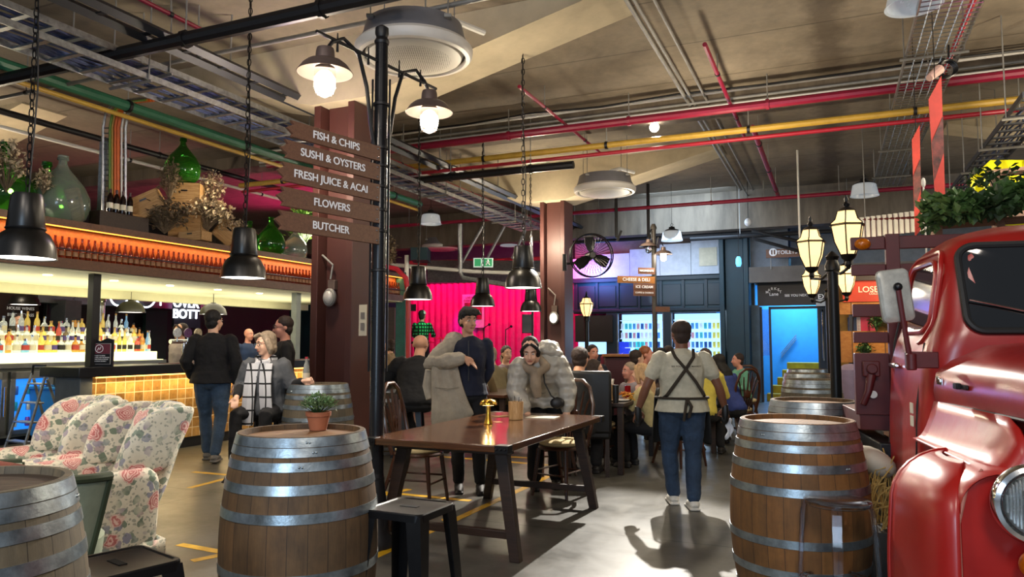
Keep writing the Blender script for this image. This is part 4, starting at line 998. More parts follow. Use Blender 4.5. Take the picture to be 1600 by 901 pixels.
# ---------------- arched back chairs
def arch_chair():
    t = thing('arched_chair', '', 'chair'); w = .21
    m = MB(); m.lathe([(.17, .42), (.215, .425), (.22, .44), (.21, .455), (.02, .457)], 32); m.build('seat', CHAIRW, t)
    m = MB(); m.lathe([(.19, .457), (.205, .47), (.205, .49), (.18, .505), (.02, .508)], 32); m.build('cushion', CUSH, t)
    for sx in (-1, 1):
        m = MB(); m.tube([(sx*.15, -.15, .43), (sx*.165, -.17, .25), (sx*.19, -.2, 0)], [.022, .019, .014], 8); m.build('leg', CHAIRW, t)
        m = MB(); m.tube([(sx*.14, .15, .43), (sx*.16, .2, .25), (sx*.18, .29, 0)], [.022, .019, .015], 8); m.build('leg', CHAIRW, t)
    H = [(-.17, .17, .44), (-.2, .21, .62), (-.195, .25, .82), (-.14, .275, .98), (-.06, .285, 1.04), (.06, .285, 1.04), (.14, .275, .98), (.195, .25, .82), (.2, .21, .62), (.17, .17, .44)]
    m = MB(); m.tube(H, .018, 8); m.build('back_frame', CHAIRW, t)
    for k in range(5):
        a = (k-2)*.33; m = MB(); m.tube([(a*.08, .18, .45), (a*.12, .22, .62), (a*.2, .25, .82), (a*.24, .272, .99-abs(a)*.16)], [.014, .012, .016, .012], 6, flat=.5); m.build('fan_spindle', CHAIRW, t)
    m = MB(); m.sphere((0, .235, .70), (.06, .012, .06), 14); m.build('fan_boss', CHAIRW, t)
    for z in (.2,):
        for q in (((-.165, -.175, z), (.165, -.175, z)), ((-.175, .21, z), (.175, .21, z)), ((-.17, -.17, z+.03), (-.17, .2, z+.03)), ((.17, -.17, z+.03), (.17, .2, z+.03))):
            m = MB(); m.cyl(q[0], q[1], .009, n=6); m.build('stretcher', CHAIRW, t)
    return t
ac = arch_chair(); ac.location = (-.82, 6.55, 0); ac.rotation_euler = (0, 0, D(72)); ac['label'] = 'arched fan-back chair pushed in at the left side of the long table'; ac['group'] = 'arched fan-back chairs'
for X, d, rz, lb in ((.46, 6.95, -38, 'arched fan-back chair with cream cushion at the far right end of the long table'), (.98, 8.55, 155, 'arched fan-back chair with cream seat under the blonde woman'), (.45, 8.15, 190, 'arched fan-back chair behind the far end of the long table'),
                     (1.95, 8.6, 30, 'dark chair partly hidden behind the waiter'), (3.15, 10.4, 200, 'dark chair left of the child'), (3.75, 12.0, 175, 'dark chair the child sits on'), (-.35, 9.6, 150, 'dark chair at the back table under the capped diner')):
    dup(ac, (X, d, 0), D(rz), lb, 'arched fan-back chairs')
# black high-backed leather chair
t = thing('leather_chair', 'black high-backed leather chair at the end of the diners table', 'chair', (.83, 8.05, 0), D(172))
LEA = mat('black_leather', '0c0c0e', .45, var=.1, bump=.1)
m = MB(); m.box((0, 0, .44), (.48, .46, .1)); m.build('seat', LEA, t, bev=.03)
m = MB(); m.box((0, .24, .78), (.5, .07, .66), Matrix.Rotation(-.08, 3, 'X')); m.build('backrest', LEA, t, bev=.03)
for sx in (-1, 1):
    for sy in (-1, 1): m = MB(); m.box((sx*.2, sy*.19, .2), (.04, .04, .4)); m.build('leg', DARKW, t)
# ---------------- wing armchairs
def puff(m, rings): m.loft(rings)
def rr(cx, cy, cz, w, h, r, plane='xz', n=4, tilt=0):
    out = []
    for sx, sy, a0 in ((1, 1, 0), (-1, 1, PI/2), (-1, -1, PI), (1, -1, 1.5*PI)):
        for j in range(n+1):
            a = a0+PI/2*j/n; u = sx*(w/2-r)+r*math.cos(a); v = sy*(h/2-r)+r*math.sin(a)
            out.append(V((cx+u, cy, cz+v)) if plane == 'xz' else V((cx+u, cy+v, cz)) if plane == 'xy' else V((cx, cy+u, cz+v)))
    return out
def soft(m, c, s, r=.04, rot=None):
    c = V(c); q = []
    for f, k in ((-1, .86), (-.92, .96), (-.7, 1), (.7, 1), (.92, .96), (1, .86)):
        ring = rr(0, f*s[1]/2, 0, s[0]*k, s[2]*k, min(r, s[0]*k/2.1, s[2]*k/2.1)); q.append([c+(rot @ p if rot else p) for p in ring])
    m.loft(q)
def wing_chair(lb, X, d, rz):
    t = thing('wing_armchair', lb, 'armchair', (X, d, 0), rz, 'floral wing armchairs')
    m = MB(); soft(m, (0, .0, .21), (.66, .74, .26), .05); m.build('seat_base', FLORAL, t, sub=1)
    m = MB(); soft(m, (0, -.06, .40), (.54, .62, .16), .07); m.build('seat_cushion', FLORAL, t, sub=1)
    T = Matrix.Rotation(D(-17), 3, 'X')
    m = MB(); q = []
    for z, w, th in ((.28, .60, .13), (.45, .60, .17), (.65, .58, .17), (.85, .56, .15), (.95, .48, .12), (1.0, .34, .07)):
        q.append([V((u, .30+(z-.28)*.33+v, z)) for u, v in [(p.x, p.y) for p in rr(0, 0, 0, w, th, th*.45, 'xy')]])
    m.loft(q); m.build('backrest', FLORAL, t, sub=1)
    m = MB(); q = []
    for z, w in ((.45, .46), (.52, .50), (.75, .48), (.90, .42), (.96, .3)):
        q.append([V((u, .225+(z-.28)*.33+v, z)) for u, v in [(p.x, p.y) for p in rr(0, 0, 0, w, .12, .05, 'xy')]])
    m.loft(q); m.build('back_cushion', FLORAL, t, sub=1)
    for s in (-1, 1):
        m = MB(); q = []
        for y, zt, w in ((-.38, .52, .13), (-.36, .60, .17), (-.1, .61, .17), (.2, .62, .16), (.34, .62, .14)):
            q.append([V((s*(.36+.02*(z > .45))+p.x, y, p.z)) for p in rr(0, y, (.1+zt)/2, w, zt-.1, .065) for z in (p.z,)])
        m.loft(q); m.build('arm', FLORAL, t, sub=1)
        m = MB(); q = []
        for z, ya, yb in ((.55, .05, .42), (.68, .08, .47), (.82, .11, .54), (.94, .22, .58), (.985, .36, .57)):
            x = s*(.335-.02*(z-.55)); q.append([V((x-.045, ya+.03, z)), V((x+.045, ya+.03, z)), V((x+.055, ya+.08, z)), V((x+.055, yb, z)), V((x-.045, yb, z)), V((x-.055, ya+.08, z))])
        m.loft(q); m.build('wing', FLORAL, t, sub=2)
        for sy in (-.32, .34): m = MB(); m.lathe([(.02, 0), (.03, .09)], 10, (s*.34, sy, 0)); m.build('leg', DARKW, t)
    m = MB(); q = []
    m.loft([[V((x*1.0, y, z)) for x, y in ((-.42, -.38), (.42, -.38), (.43, .36), (-.43, .36))] for z in (.06, .16)], cap=False); m.build('skirt', FLORAL, t, solid=.012)
    return t
wing_chair('floral wing armchair, the nearer of the pair', -2.77, 4.82, D(-43))
wing_chair('floral wing armchair, the farther of the pair on the left', -3.52, 5.42, D(-43))
# sage tub chair
t = thing('tub_chair', 'sage green tub chair seen from behind between the grey barrel and the armchair', 'armchair', (-2.41, 3.74, 0), D(150))
def shell(rb, rt, th, z0=.14, z1=.76):
    rings = []
    for i in range(9):
        f = i/8; z = z0+(z1-z0)*f; r = rb+(rt-rb)*f**.8; ring = []
        for j in range(25):
            a = PI*(-.12)+PI*1.24*j/24; ring.append(V((r*math.cos(a), r*math.sin(a), z+.03*math.sin(a)*f)))
        for j in range(24, -1, -1):
            a = PI*(-.12)+PI*1.24*j/24; ring.append(V(((r-th)*math.cos(a), (r-th)*math.sin(a), z+.03*math.sin(a)*f)))
        rings.append(ring)
    return rings
m = MB(); m.loft(shell(.27, .44, .06)); m.build('shell_back', VEL, t)
m = MB(); tp = shell(.27, .44, .06)[-1]; m.tube(tp[:25], .022, 8); m.build('top_piping', VELE, t)
for j in (0, 24): m = MB(); m.tube([r[j] for r in shell(.27, .44, .06)], .018, 6); m.build('side_piping', VELE, t)
m = MB(); m.lathe([(.25, .30), (.33, .32), (.34, .42), (.30, .46), (.02, .47)], 28); m.build('seat', VEL, t)
m = MB(); soft(m, (.0, .12, .66), (.42, .16, .3), .06, Matrix.Rotation(D(-18), 3, 'X')); m.build('throw_cushion', mat('rust_patterned_cloth', '7a3a28', .9, var=.6, vs=14), t, sub=1)
for k in range(4): a = PI/4+k*PI/2; m = MB(); m.tube([(.2*math.cos(a), .2*math.sin(a), .3), (.24*math.cos(a), .24*math.sin(a), 0)], [.02, .012]); m.build('leg', DARKW, t)
# ---------------- potted plant on the front barrel
p = atz(497, 672, .978); t = thing('potted_plant', 'small leafy plant in a terracotta pot on the foreground barrel', 'potted plant', p)
m = MB(); m.lathe([(.036, 0), (.04, .003), (.055, .07), (.060, .07), (.062, .09), (.055, .09), (.05, .075)], 28); m.build('pot', TERRA, t)
m = MB(); m.lathe([(.05, .076), (.02, .08)], 16); m.build('soil', mat('dark_soil', '2a1c12', .95), t)
rnd = random.Random(3); m = MB(); s = MB()
for i in range(420):
    th = rnd.uniform(0, 2*PI); ph = math.acos(rnd.uniform(-.15, 1)); q = rnd.uniform(.5, 1)
    e = V((.09*q*math.sin(ph)*math.cos(th), .085*q*math.sin(ph)*math.sin(th), .115+.06*q*math.cos(ph)))
    if i % 8 == 0: s.tube([(0, 0, .075), e], .0016, 4)
    dd = (e-V((0, 0, .09))).normalized()+V((rnd.gauss(0, .5), rnd.gauss(0, .5), rnd.gauss(0, .5))); dd.normalize(); a = dd.cross(V((.2, .1, 1))).normalized()*.007; nn = dd.cross(a)*.4
    l = rnd.uniform(.012, .024); m.add([e, e+dd*l*.5+a, e+dd*l, e+dd*l*.5-a, e+dd*l*.5+nn], [(0, 1, 4), (1, 2, 4), (2, 3, 4), (3, 0, 4)])
m.build('leaves', mat('sage_leaf', '6f8a58', .55, var=.5, vs=60), t, smooth=False); s.build('stems', LEAFD, t)
# dark bag on the column barrel
p = atz(512, 590, 1.0); t = thing('black_bag', 'dark handbag slumped on the barrel by the column', 'bag', p+V((0, .1, 0)))
m = MB(); m.sphere((0, 0, .085), (.2, .13, .085), 20); m.sphere((.08, .02, .11), (.12, .1, .09), 16); m.build('bag_body', mat('dark_fabric', '15161b', .85, var=.2), t)
m = MB(); m.tube([(-.12, -.05, .1), (-.06, -.07, .17), (.05, -.06, .22), (.12, -.03, .2)], .012, 6); m.build('bag_strap', mat('grey_strap', '4a4b50', .8), t)
# water bottle
# ---------------- signpost
PX, PD = -.945, 5.2
def road_sign(m_w, lb, s, L, z, size, parent, pz, t0=V((-.58, -.815, 0)), h=.115, mt=SIGNW):
    tt = t0.normalized(); nn = V((-tt.y, tt.x, 0)); nn = nn if nn.y < 0 else -nn; up = V((0, 0, 1)); b = V((0, 0, z))+nn*.03+tt*.05
    m = MB(); th = nn*.022; q = []
    prf = [(0, -h/2), (0, h/2), (L-.03, h/2), (L-.055, h*.28), (L, 0), (L-.05, -h*.3), (L-.035, -h/2)]
    m.loft([[b+tt*x+up*y for x, y in prf], [b+tt*x+up*y+th for x, y in prf]])
    o = m.build('direction_board', mt, parent, bev=.002); o['label'] = lb
    phi = math.atan2(-tt.y, -tt.x); text(s, size, LETTER, o, b+tt*(L*.50)+th*1.15, (PI/2, 0, phi), .0015)
    for x in (.025,):
        m = MB()
        for zz in (-h*.3, h*.3): m.sphere(b+tt*x+th+up*zz, .009, 8)
        m.each('bolt', CHROME, o)
t = thing('signpost', 'black street lamp signpost with five brown direction boards', 'signpost', (PX, PD, 0))
m = MB(); m.lathe([(.13, 0), (.13, .06), (.09, .12), (.075, .3), (.06, .42), (.052, .5)], 24); m.build('base', BLACKP, t)
m = MB(); m.lathe([(.052, .45), (.05, 2.0), (.05, 2.86), (.048, 2.87), (.045, 3.58)], 24); m.build('pole', mat('gloss_black_pole', '17181c', .28, .2, var=.08), t)
for z in (.45, 1.9, 2.18, 2.33, 2.5, 2.65, 2.78, 3.1): m = MB(); m.lathe([(.05, z), (.058, z+.004), (.058, z+.02), (.05, z+.024)], 24, cap=False); m.build('pole_collar', BLACKP, t)
m = MB(); m.lathe([(.05, 3.56), (.055, 3.58), (.04, 3.61), (.05, 3.64), (.048, 3.68), (.02, 3.70)], 20); m.build('finial', BLACKP, t)
for s, z, L, sz, hh in (('FISH & CHIPS', 2.735, .80, .070, .105), ('SUSHI & OYSTERS', 2.60, .84, .070, .115), ('FRESH JUICE & ACAI', 2.455, .86, .070, .12), ('FLOWERS', 2.30, .86, .070, .12), ('BUTCHER', 2.15, .87, .070, .12)):
    road_sign(None, 'brown arrow board reading '+s, s, L, z, sz, t, 0, h=hh)
LT = V((-.30, -.42, 0))
for sgn in (1, -1):
    q = LT*sgn; e = q.normalized(); zl = 3.19
    m = MB(); m.tube([e*.06+V((0, 0, 2.78)), e*.1+V((0, 0, 2.95)), e*.14+V((0, 0, 3.2)), e*.22+V((0, 0, 3.42)), e*.36+V((0, 0, 3.48)), e*.46+V((0, 0, 3.42)), e*.515+V((0, 0, 3.34))], .014, 8); a = m.build('gooseneck_arm', BLACKP, t)
    m = MB(); m.X = Matrix.Translation(q+V((0, 0, zl))); m.lathe([(.055, .17), (.06, .15), (.065, .09), (.12, .075), (.15, .05), (.185, .0), (.183, -.003), (.14, .035), (.06, .05)], 40, cap=False); m.build('lamp_shade', mat('bronze_shade', '6a5a55', .4, .4, var=.1), t)
    m = MB(); m.X = Matrix.Translation(q+V((0, 0, zl))); m.lathe([(.181, -.002), (.145, .03), (.06, .045)], 40, cap=False); m.build('shade_lining', SHADEIN, t)
    m = MB(); m.X = Matrix.Translation(q+V((0, 0, zl))); m.lathe([(.066, .04), (.07, .0), (.07, -.1), (.055, -.145), (.01, -.165)], 28, cap=False); m.build('jar_glass', GLASSC, t)
    m = MB(); m.sphere(q+V((0, 0, zl-.05)), (.045, .045, .065), 16); b = m.build('bulb', emis('jar_bulb', 'ffe8d0', 9), t)
    light('POINT', 'jar_lamp_light', V((PX, PD, zl-.06))+q, 24, (1, .85, .68), .085)
m = MB(); m.cyl(LT*1.15+V((0, 0, 3.45)), LT*-1.15+V((0, 0, 3.40)), .012, n=8); m.build('cross_rod', BLACKP, t)
for k in (.25, -.35, -.8, .8): m = MB(); m.cyl(LT*k+V((0, 0, 3.37)), LT*k+V((0, 0, 3.5)), .01, .004, n=6); m.build('rod_spike', BLACKP, t)
for s in (-1, 1): m = MB(); m.cyl((s*.062, 0, 1.2), (s*.062, 0, 3.3), .008, n=6); m.build('side_rod', BLACKP, t)
# far signpost
p = at(1024, 560, 13.9); t = thing('signpost', 'slim far signpost carrying the cheese and deli board', 'signpost', (p.x, p.y, 0))
m = MB(); m.lathe([(.08, 0), (.07, .3), (.05, .4), (.045, 3.55), (.06, 3.56), (.06, 3.6), (.03, 3.66)], 18); m.build('pole', mat('bronze_pole', '3c3834', .5, .3), t)
FT = V((-.95, -.25, 0))
for s, py, L, mt_, hh, sd in (('REGIMENTS', 424, .34, SIGNW, .12, 1), ('CHEESE & DELI', 438, .76, SIGNO, .13, 1), ('ICE CREAM', 449, .44, SIGNW, .12, 1), ('COFFEE & CHURROS', 458, .44, SIGNW, .12, 1), ('EXIT', 483, .30, SIGNW, .1, -1)):
    z = at(1024, py, 13.9).z; tt = FT*sd; b = V((0, -.05, z)); tn = tt.normalized()
    m = MB(); m.hexa([b+V((0, 0, -hh/2)), b+tn*L+V((0, 0, -hh/2)), b+tn*L+V((0, -.02, -hh/2)), b+V((0, -.02, -hh/2)), b+V((0, 0, hh/2)), b+tn*L+V((0, 0, hh/2)), b+tn*L+V((0, -.02, hh/2)), b+V((0, -.02, hh/2))])
    o = m.build('direction_board', mt_, t); o['label'] = 'board reading '+s if s != 'EXIT' else 'short board on the right side'
    fs = min(.085, L/len(s)*1.45)
    if s != 'EXIT': text(s, fs, LETTER, o, b+tn*L*.5+V((0, -.032, 0)), (PI/2, 0, math.atan2(.25, .95)), .002)
for dx, lit, py in ((-.12, False, 383), (.16, True, 395)):
    z = at(1024, py, 13.9).z; m = MB(); m.X = Matrix.Translation((dx, -.1, z-.02)); m.lathe([(.04, .12), (.05, .06), (.13, .03), (.17, -.02), (.165, -.02), (.1, .02)], 24, cap=False); m.build('lamp_shade', MC['bronze_shade'], t)
    m = MB(); m.lathe([(.05, .02), (.06, -.06), (.05, -.13), (.01, -.15)], 16, (dx, -.1, z-.02)); m.build('jar_glass', BULB if lit else GLASSC, t)
    m = MB(); m.tube([(0, 0, z-.2), (dx*.5, -.05, z+.3), (dx, -.1, z+.12)], .012, 6); m.build('gooseneck_arm', BLACKP, t)
light('POINT', 'far_post_lamp', at(1040, 398, 13.7), 40, (1, .9, .75), .05)
# ================================================================ the red truck
TR = thing('red_truck', 'vintage red truck with round headlight parked at the right', 'truck', (2.456, 2.414, 0), -D(15))
DGLASS = mat('dark_window_glass', '0a0b0d', .06, var=0, coat=.5); SEAL = mat('black_rubber_seal', '121212', .6, var=0)
def tb(m, name, mt=TRUCK, **k): return m.build(name, mt, TR, **k)
# nose panel
def nose():
    out = [(-.94, .12), (-.94, .78)]
    out += [(-.80-.14*math.cos(a), .825+.14*math.sin(a)) for a in [PI/2*j/8 for j in range(1, 9)]]
    return out+[(-x, z) for x, z in reversed(out)]
q = nose(); m = MB()
rings = []
for y, k in ((-.075, .93), (-.105, .965), (-.085, .99), (-.05, 1.0), (.3, 1.0)):
    rings.append([V((x*(1-(1-k)*.35), y+.03*abs(x)**3, .5+(z-.5)*(1-(1-k)*.5))) for x, z in q])
m.loft(rings); tb(m, 'nose_panel', bev=0, ang=50)
# outer wings: front wrap
for s in (-1, 1):
    def fw(u, v, s=s):
        a = u*PI/2; px = -1.04+.11*(1-math.cos(a)); py = .34-.42*math.sin(a); py = .34-.42*(math.sin(a)**.8)
        z = .12+.66*min(v/.6, 1); k = max(0, (v-.6)/.4); inn = .26*(1-math.cos(k*PI/2)); z += .18*math.sin(k*PI/2)
        dx, dy = (-.70-px), (.52-py); l = math.hypot(dx, dy)
        bulge = -.03*math.sin(min(v/.6, 1)*PI*.9)
        return V((-s*-(px+dx/l*(inn+bulge)), py+dy/l*(inn+bulge), z))
    m = MB(); m.grid(fw, 14, 16); tb(m, 'front_wing', solid=.012, ang=80)
    # wing top and rear sweep over the wheel
    rings = []
    for i in range(15):
        a = PI*(.5-.03)+(PI*.62)*i/14; c = (.44, .40); rr_ = .555+.02*i/14
        ring = []
        for w, o in ((-1.05, -.10), (-1.055, -.05), (-1.035, -.01), (-.98, .005), (-.85, .015), (-.66, .02), (-.66, 0), (-.85, -.005), (-.97, -.015), (-1.02, -.035), (-1.035, -.06), (-1.035, -.10)):
            ring.append(V((-s*-w, c[0]-math.cos(a)*(rr_+o), c[1]+math.sin(a)*(rr_+o))))
        rings.append(ring)
    m = MB(); m.tube([fw(0, v) for v in [i/16 for i in range(17)]], .014, 8); tb(m, 'wing_lip')
    m = MB(); m.tube([(-s*-(-.935), -.1+.03*.8+0, .14), (-s*-(-.935), -.085, .5), (-s*-(-.935), -.08, .78), (-s*-(-.90), -.06, .90), (-s*-(-.84), -.03, .96)], .006, 5); tb(m, 'wing_seam', mat('worn_paint_edge', 'b8786a', .5, var=.2))
    # inner apron between wing and bonnet
    def ap(u, v, s=s):
        y = -.04+u*.92; x = -.69-.05*u-(.15-.05*u)*v; z = 1.13-.175*v-.055*math.sin(v*PI)-(0 if u > .12 else (.12-u)*.9*(1-v*.6))
        return V((-s*-x, y, z))
    m = MB(); m.grid(ap, 12, 8); tb(m, 'wing_apron', solid=.01, ang=80)
    # wheel
    m = MB(); prof = []
    ring = []
    for i in range(40):
        a = 2*PI*i/40; kk = 0 if i % 2 else .012
        ring.append([V((-s*-x, .40+math.cos(a)*r_, .42+math.sin(a)*r_)) for x, r_ in ((-.76, .26), (-.76, .37), (-.79, .41+kk), (-.95, .415+kk), (-.985, .385), (-.985, .27))])
    m.loft(ring, close=True); w = tb(m, 'tyre', RUBBER, ang=50)
    m = MB(); m.cyl((-s*-(-.80), .40, .42), (-s*-(-.93), .40, .42), .265, .25, 28); m.build('wheel_disc', mat('wheel_cream', '8a8170', .5, var=.15), w)
    # headlight
    hx = s*.72
    m = MB(); m.X = Matrix.Translation((hx, -.115, .87)) @ Matrix.Rotation(PI/2, 4, 'X')
    m.lathe([(.10, -.03), (.13, .0), (.134, .022), (.126, .04), (.112, .046), (.106, .036), (.10, .03)], 48, cap=False); h = tb(m, 'headlight_rim', CHROME)
    m = MB(); m.X = Matrix.Translation((hx, -.115, .87)) @ Matrix.Rotation(PI/2, 4, 'X')
    m.lathe([(.10, .032), (.085, .0), (.05, -.03), (.02, -.04)], 40); m.build('reflector', mat('silver_reflector', 'c8c8c6', .15, 1, var=.05), h)
    m = MB(); m.X = Matrix.Translation((hx, -.115, .87)) @ Matrix.Rotation(PI/2, 4, 'X')
    m.lathe([(.105, .034), (.095, .044), (.06, .056), (.02, .06), (.002, .06)], 48, cap=False); lg = m.build('headlight_lens', LENS, h)
    m = MB(); m.X = Matrix.Translation((hx, -.15, .87))
    for k in range(-9, 10):
        x = k*.0095; hh = math.sqrt(max(0, .09**2-x*x)); hz = .025 if abs(x) < .045 else 0
        for z0_, z1_ in (((-hh, -.045), (.045, hh)) if hz else ((-hh, hh),)):
            if z1_ > z0_: m.box((x, 0, (z0_+z1_)/2), (.0028, .006, z1_-z0_))
    m.build('lens_ribs', mat('pale_lens_rib', 'd8dcdc', .15, var=0, trans=.5), h, smooth=False)
    m = MB(); m.X = Matrix.Translation((hx, -.14, .87)) @ Matrix.Rotation(PI/2, 4, 'X'); m.lathe([(.045, -.02), (.04, .0), (.02, .012), (.004, .014)], 28); m.build('bulb_shield', mat('dull_chrome', '8a8c8c', .25, .9), h)
    m = MB(); m.X = Matrix.Translation((hx+.02*s*0, -.11, .665)) @ Matrix.Rotation(PI/2, 4, 'X'); m.lathe([(.048, -.01), (.05, .012), (.044, .035), (.028, .05), (.004, .055)], 28); tb(m, 'indicator_lamp', mat('amber_plastic', 'c86a10', .2, var=.3, vs=40, trans=.2))
# grille and bumper (mostly out of frame)
m = MB(); m.box((0, -.11, .62), (.84, .03, .5)); tb(m, 'grille', DGREY, bev=.02)
m = MB(); m.box((0, .10, .93), (1.26, .36, .50)); tb(m, 'radiator_shell', TRUCK, bev=.03)
m = MB(); m.box((0, -.22, .34), (2.0, .1, .14)); tb(m, 'bumper', TRUCK, bev=.03)
# bonnet
m = MB(); rings = []
for i in range(11):
    y = -.10+.97*i/10; f = i/10; w = .665+.07*f; h = 1.13; tp = .24+.045*f; dr = (.10*(1-min(1, i/2))**2)
    half = [(-w-.005, h), (-w-.012, h+.05), (-w+.0, h+.13), (-w+.06, h+.19), (-w*.72, h+tp-.025), (-w*.4, h+tp-.004), (-.06, h+tp+.006), (0, h+tp+.012)]
    pts = half+[(-x, z) for x, z in reversed(half[:-1])]
    rings.append([V((x, y, z-dr*(z-h)*3)) for x, z in pts])
m.loft(rings); tb(m, 'bonnet', ang=50)
m = MB(); m.tube([(-.68, -.1, 1.128), (-.70, .3, 1.128), (-.735, .87, 1.128)], .007, 6); tb(m, 'bonnet_seam', SEAL)
m = MB(); m.box((-.722, .54, 1.215), (.012, .12, .02)); m.box((-.735, .57, 1.217), (.02, .05, .026)); tb(m, 'bonnet_latch', BLACK, bev=.004)
m = MB(); m.box((-.738, .80, 1.225), (.008, .075, .03)); m.box((-.743, .80, 1.23), (.006, .05, .016)); m.box((-.743, .815, 1.243), (.006, .03, .012)); tb(m, 'bonnet_badge', CHROME, bev=.002)
# cab
def cabw(z): 
    P = ((.55, .80), (1.0, .79), (1.3, .77), (1.42, .735), (1.5, .70), (1.8, .655), (1.87, .62), (1.93, .55), (1.97, .44), (1.995, .22))
    for (a, b), (c, d) in zip(P, P[1:]):
        if z <= c: return b+(d-b)*(z-a)/(c-a)
    return .22
def caby(z):   # front plane
    P = ((.55, .86), (1.0, .86), (1.42, .84), (1.88, .955), (1.93, 1.0), (1.97, 1.08), (1.995, 1.25))
    for (a, b), (c, d) in zip(P, P[1:]):
        if z <= c: return b+(d-b)*(z-a)/(c-a)
    return 1.25
rings = []
for z in (.55, .8, 1.0, 1.2, 1.3, 1.36, 1.42, 1.46, 1.52, 1.6, 1.7, 1.8, 1.85, 1.89, 1.93, 1.955, 1.975, 1.99, 1.995):
    w, yf, yr = cabw(z), caby(z), 1.68-(max(0, z-1.85)*1.6); r = .13 if z < 1.9 else min(.25, w*.5)
    cy = (yf+yr)/2; rings.append([V((p.x, cy+p.y, z)) for p in rr(0, 0, 0, 2*w, yr-yf, min(r, (yr-yf)/2.2), 'xy', 7)])
m = MB(); m.loft(rings); tb(m, 'cab', ang=60)
def rrect(u0, u1, v0, v1, r, n=6):
    return [(u0+r-r*math.cos(a) if i in (0,) else 0, 0) for i, a in ()] or [( (cx+r*math.cos(a)), (cz+r*math.sin(a))) for cx, cz, a0 in ((u1-r, v1-r, 0), (u0+r, v1-r, PI/2), (u0+r, v0+r, PI), (u1-r, v0+r, 1.5*PI)) for a in [a0+PI/2*j/n for j in range(n+1)]]
def front_pt(x, z, o=0):
    w = cabw(z)-.0; ex = max(0, abs(x)-(w-.13)); return V((x, caby(z)+.13-math.sqrt(max(0, .13**2-ex**2))-o, z))
W2 = rrect(-.60, .60, 1.455, 1.86, .07)
m = MB(); c = [front_pt(x, z, .012) for x, z in W2]; 
rg = [[front_pt(x*k, 1.657+(z-1.657)*k, .012) for x, z in W2] for k in (1.0, .8, .5, .1)]; m.loft(rg, cap=False); m.f.append(list(range(len(m.v)-len(W2), len(m.v)))); m.m.append(0); tb(m, 'windscreen', DGLASS)
m = MB(); m.tube([front_pt(x, z, .012) for x, z in W2], .017, 8, close=True); tb(m, 'windscreen_seal', SEAL)
for s in (-1, 1):
    sd = lambda y, z, o=0, s=s: V((s*(cabw(z)+o-.0), y, z))
    for a0, a1, b0, b1, nm in ((1.02, 1.50, 1.455, 1.80, 0),):
        W3 = rrect(a0, a1, b0, b1, .09)
        rg = [[sd(1.26+(y-1.26)*k, 1.63+(z-1.63)*k, .006) for y, z in W3] for k in (1.0, .7, .3, .05)]
        m = MB(); m.loft(rg, cap=True); tb(m, 'door_window', DGLASS)
        m = MB(); m.tube([sd(y, z, .008) for y, z in W3], .014, 8, close=True); tb(m, 'door_window_frame', TRUCK)
        W4 = rrect(.985, 1.56, 1.40, 1.85, .12); m = MB(); m.tube([sd(y, z, .002) for y, z in W4[:21]], .012, 6); tb(m, 'door_gutter', TRUCK)
    m = MB(); m.tube([sd(1.0, 1.40, .002), sd(1.0, 1.1, .002), sd(1.02, .7, .002)], .006, 5); m.tube([sd(1.58, 1.8, .0), sd(1.6, 1.4, .002), sd(1.6, .7, .002)], .006, 5); tb(m, 'door_seam', SEAL)
m = MB(); m.box((-.79, 1.42, 1.28), (.03, .13, .025)); tb(m, 'door_handle', CHROME, bev=.008)
m = MB(); m.tube([front_pt(x, z, .03) for x, z in ((-.585, 1.60), (-.35, 1.54), (-.1, 1.475))], [.004, .006, .007], 6); tb(m, 'wiper', CHROME)
# mirror
t = MB(); MP = at(1397, 462, 3.38); Lc = TR
inv = Matrix.LocRotScale(TR.location, TR.rotation_euler, TR.scale).inverted()
def tl(px, py, d): return inv @ at(px, py, d)
mc = tl(1398, 462, 3.36); m = MB(); T = Matrix.Rotation(D(12), 3, 'Z') @ Matrix.Rotation(D(-7), 3, 'Y')
rg = []
for y, k in ((0, 1), (-.012, .97), (-.02, .85)):
    rg.append([mc+T @ V((x*k, y, z*k)) for x, z in rrect(-.073, .073, -.122, .122, .025)])
m.loft(rg); o = tb(m, 'mirror', mat('grey_mirror_back', 'a8a8a0', .45, .3, var=.15, vs=20)); o['label'] = 'pale grey mirror back'
m = MB(); m.tube([tl(1403, 448, 3.33), tl(1412, 505, 3.33), tl(1422, 562, 3.35)], [.012, .011, .013], 8); tb(m, 'mirror_arm', TRUCKD)
m = MB(); m.sphere(tl(1403, 448, 3.33), .02, 10); tb(m, 'mirror_boss', BLACK)
m = MB(); m.box(tl(1440, 562, 3.36), (.13, .05, .075)); m.cyl(tl(1424, 564, 3.34)+V((0, 0, -.04)), tl(1424, 564, 3.34)+V((0, 0, .035)), .022, n=12); tb(m, 'mirror_bracket', TRUCKD, bev=.005)
# headboard of the tray
HY = 1.80
for a, b, z0, z1 in ((-.92, .92, 1.955, 2.03), (-.92, .92, 1.80, 1.865), (-.92, .92, 1.555, 1.63), (-.92, .92, 1.40, 1.465)):
    m = MB(); m.box((0, HY, (z0+z1)/2), (b-a, .03, z1-z0)); tb(m, 'headboard_slat', TRUCKD, bev=.004)
for x in (-.70, 0, .70): m = MB(); m.box((x, HY-.03, 1.55), (.075, .04, .98)); tb(m, 'headboard_post', TRUCKD, bev=.004)
m = MB(); m.box((0, HY+.01, 1.16), (1.84, .05, .36)); tb(m, 'headboard_panel', TRUCKD, bev=.004)
m = MB(); m.box((0, 2.15, .94), (1.80, .7, .1)); tb(m, 'tray_floor', TRUCKD, bev=.004)
m = MB(); m.box((-.6, 1.8, .7), (.1, 1.6, .2)); m.box((.6, 1.8, .7), (.1, 1.6, .2)); tb(m, 'chassis_rail', BLACK)
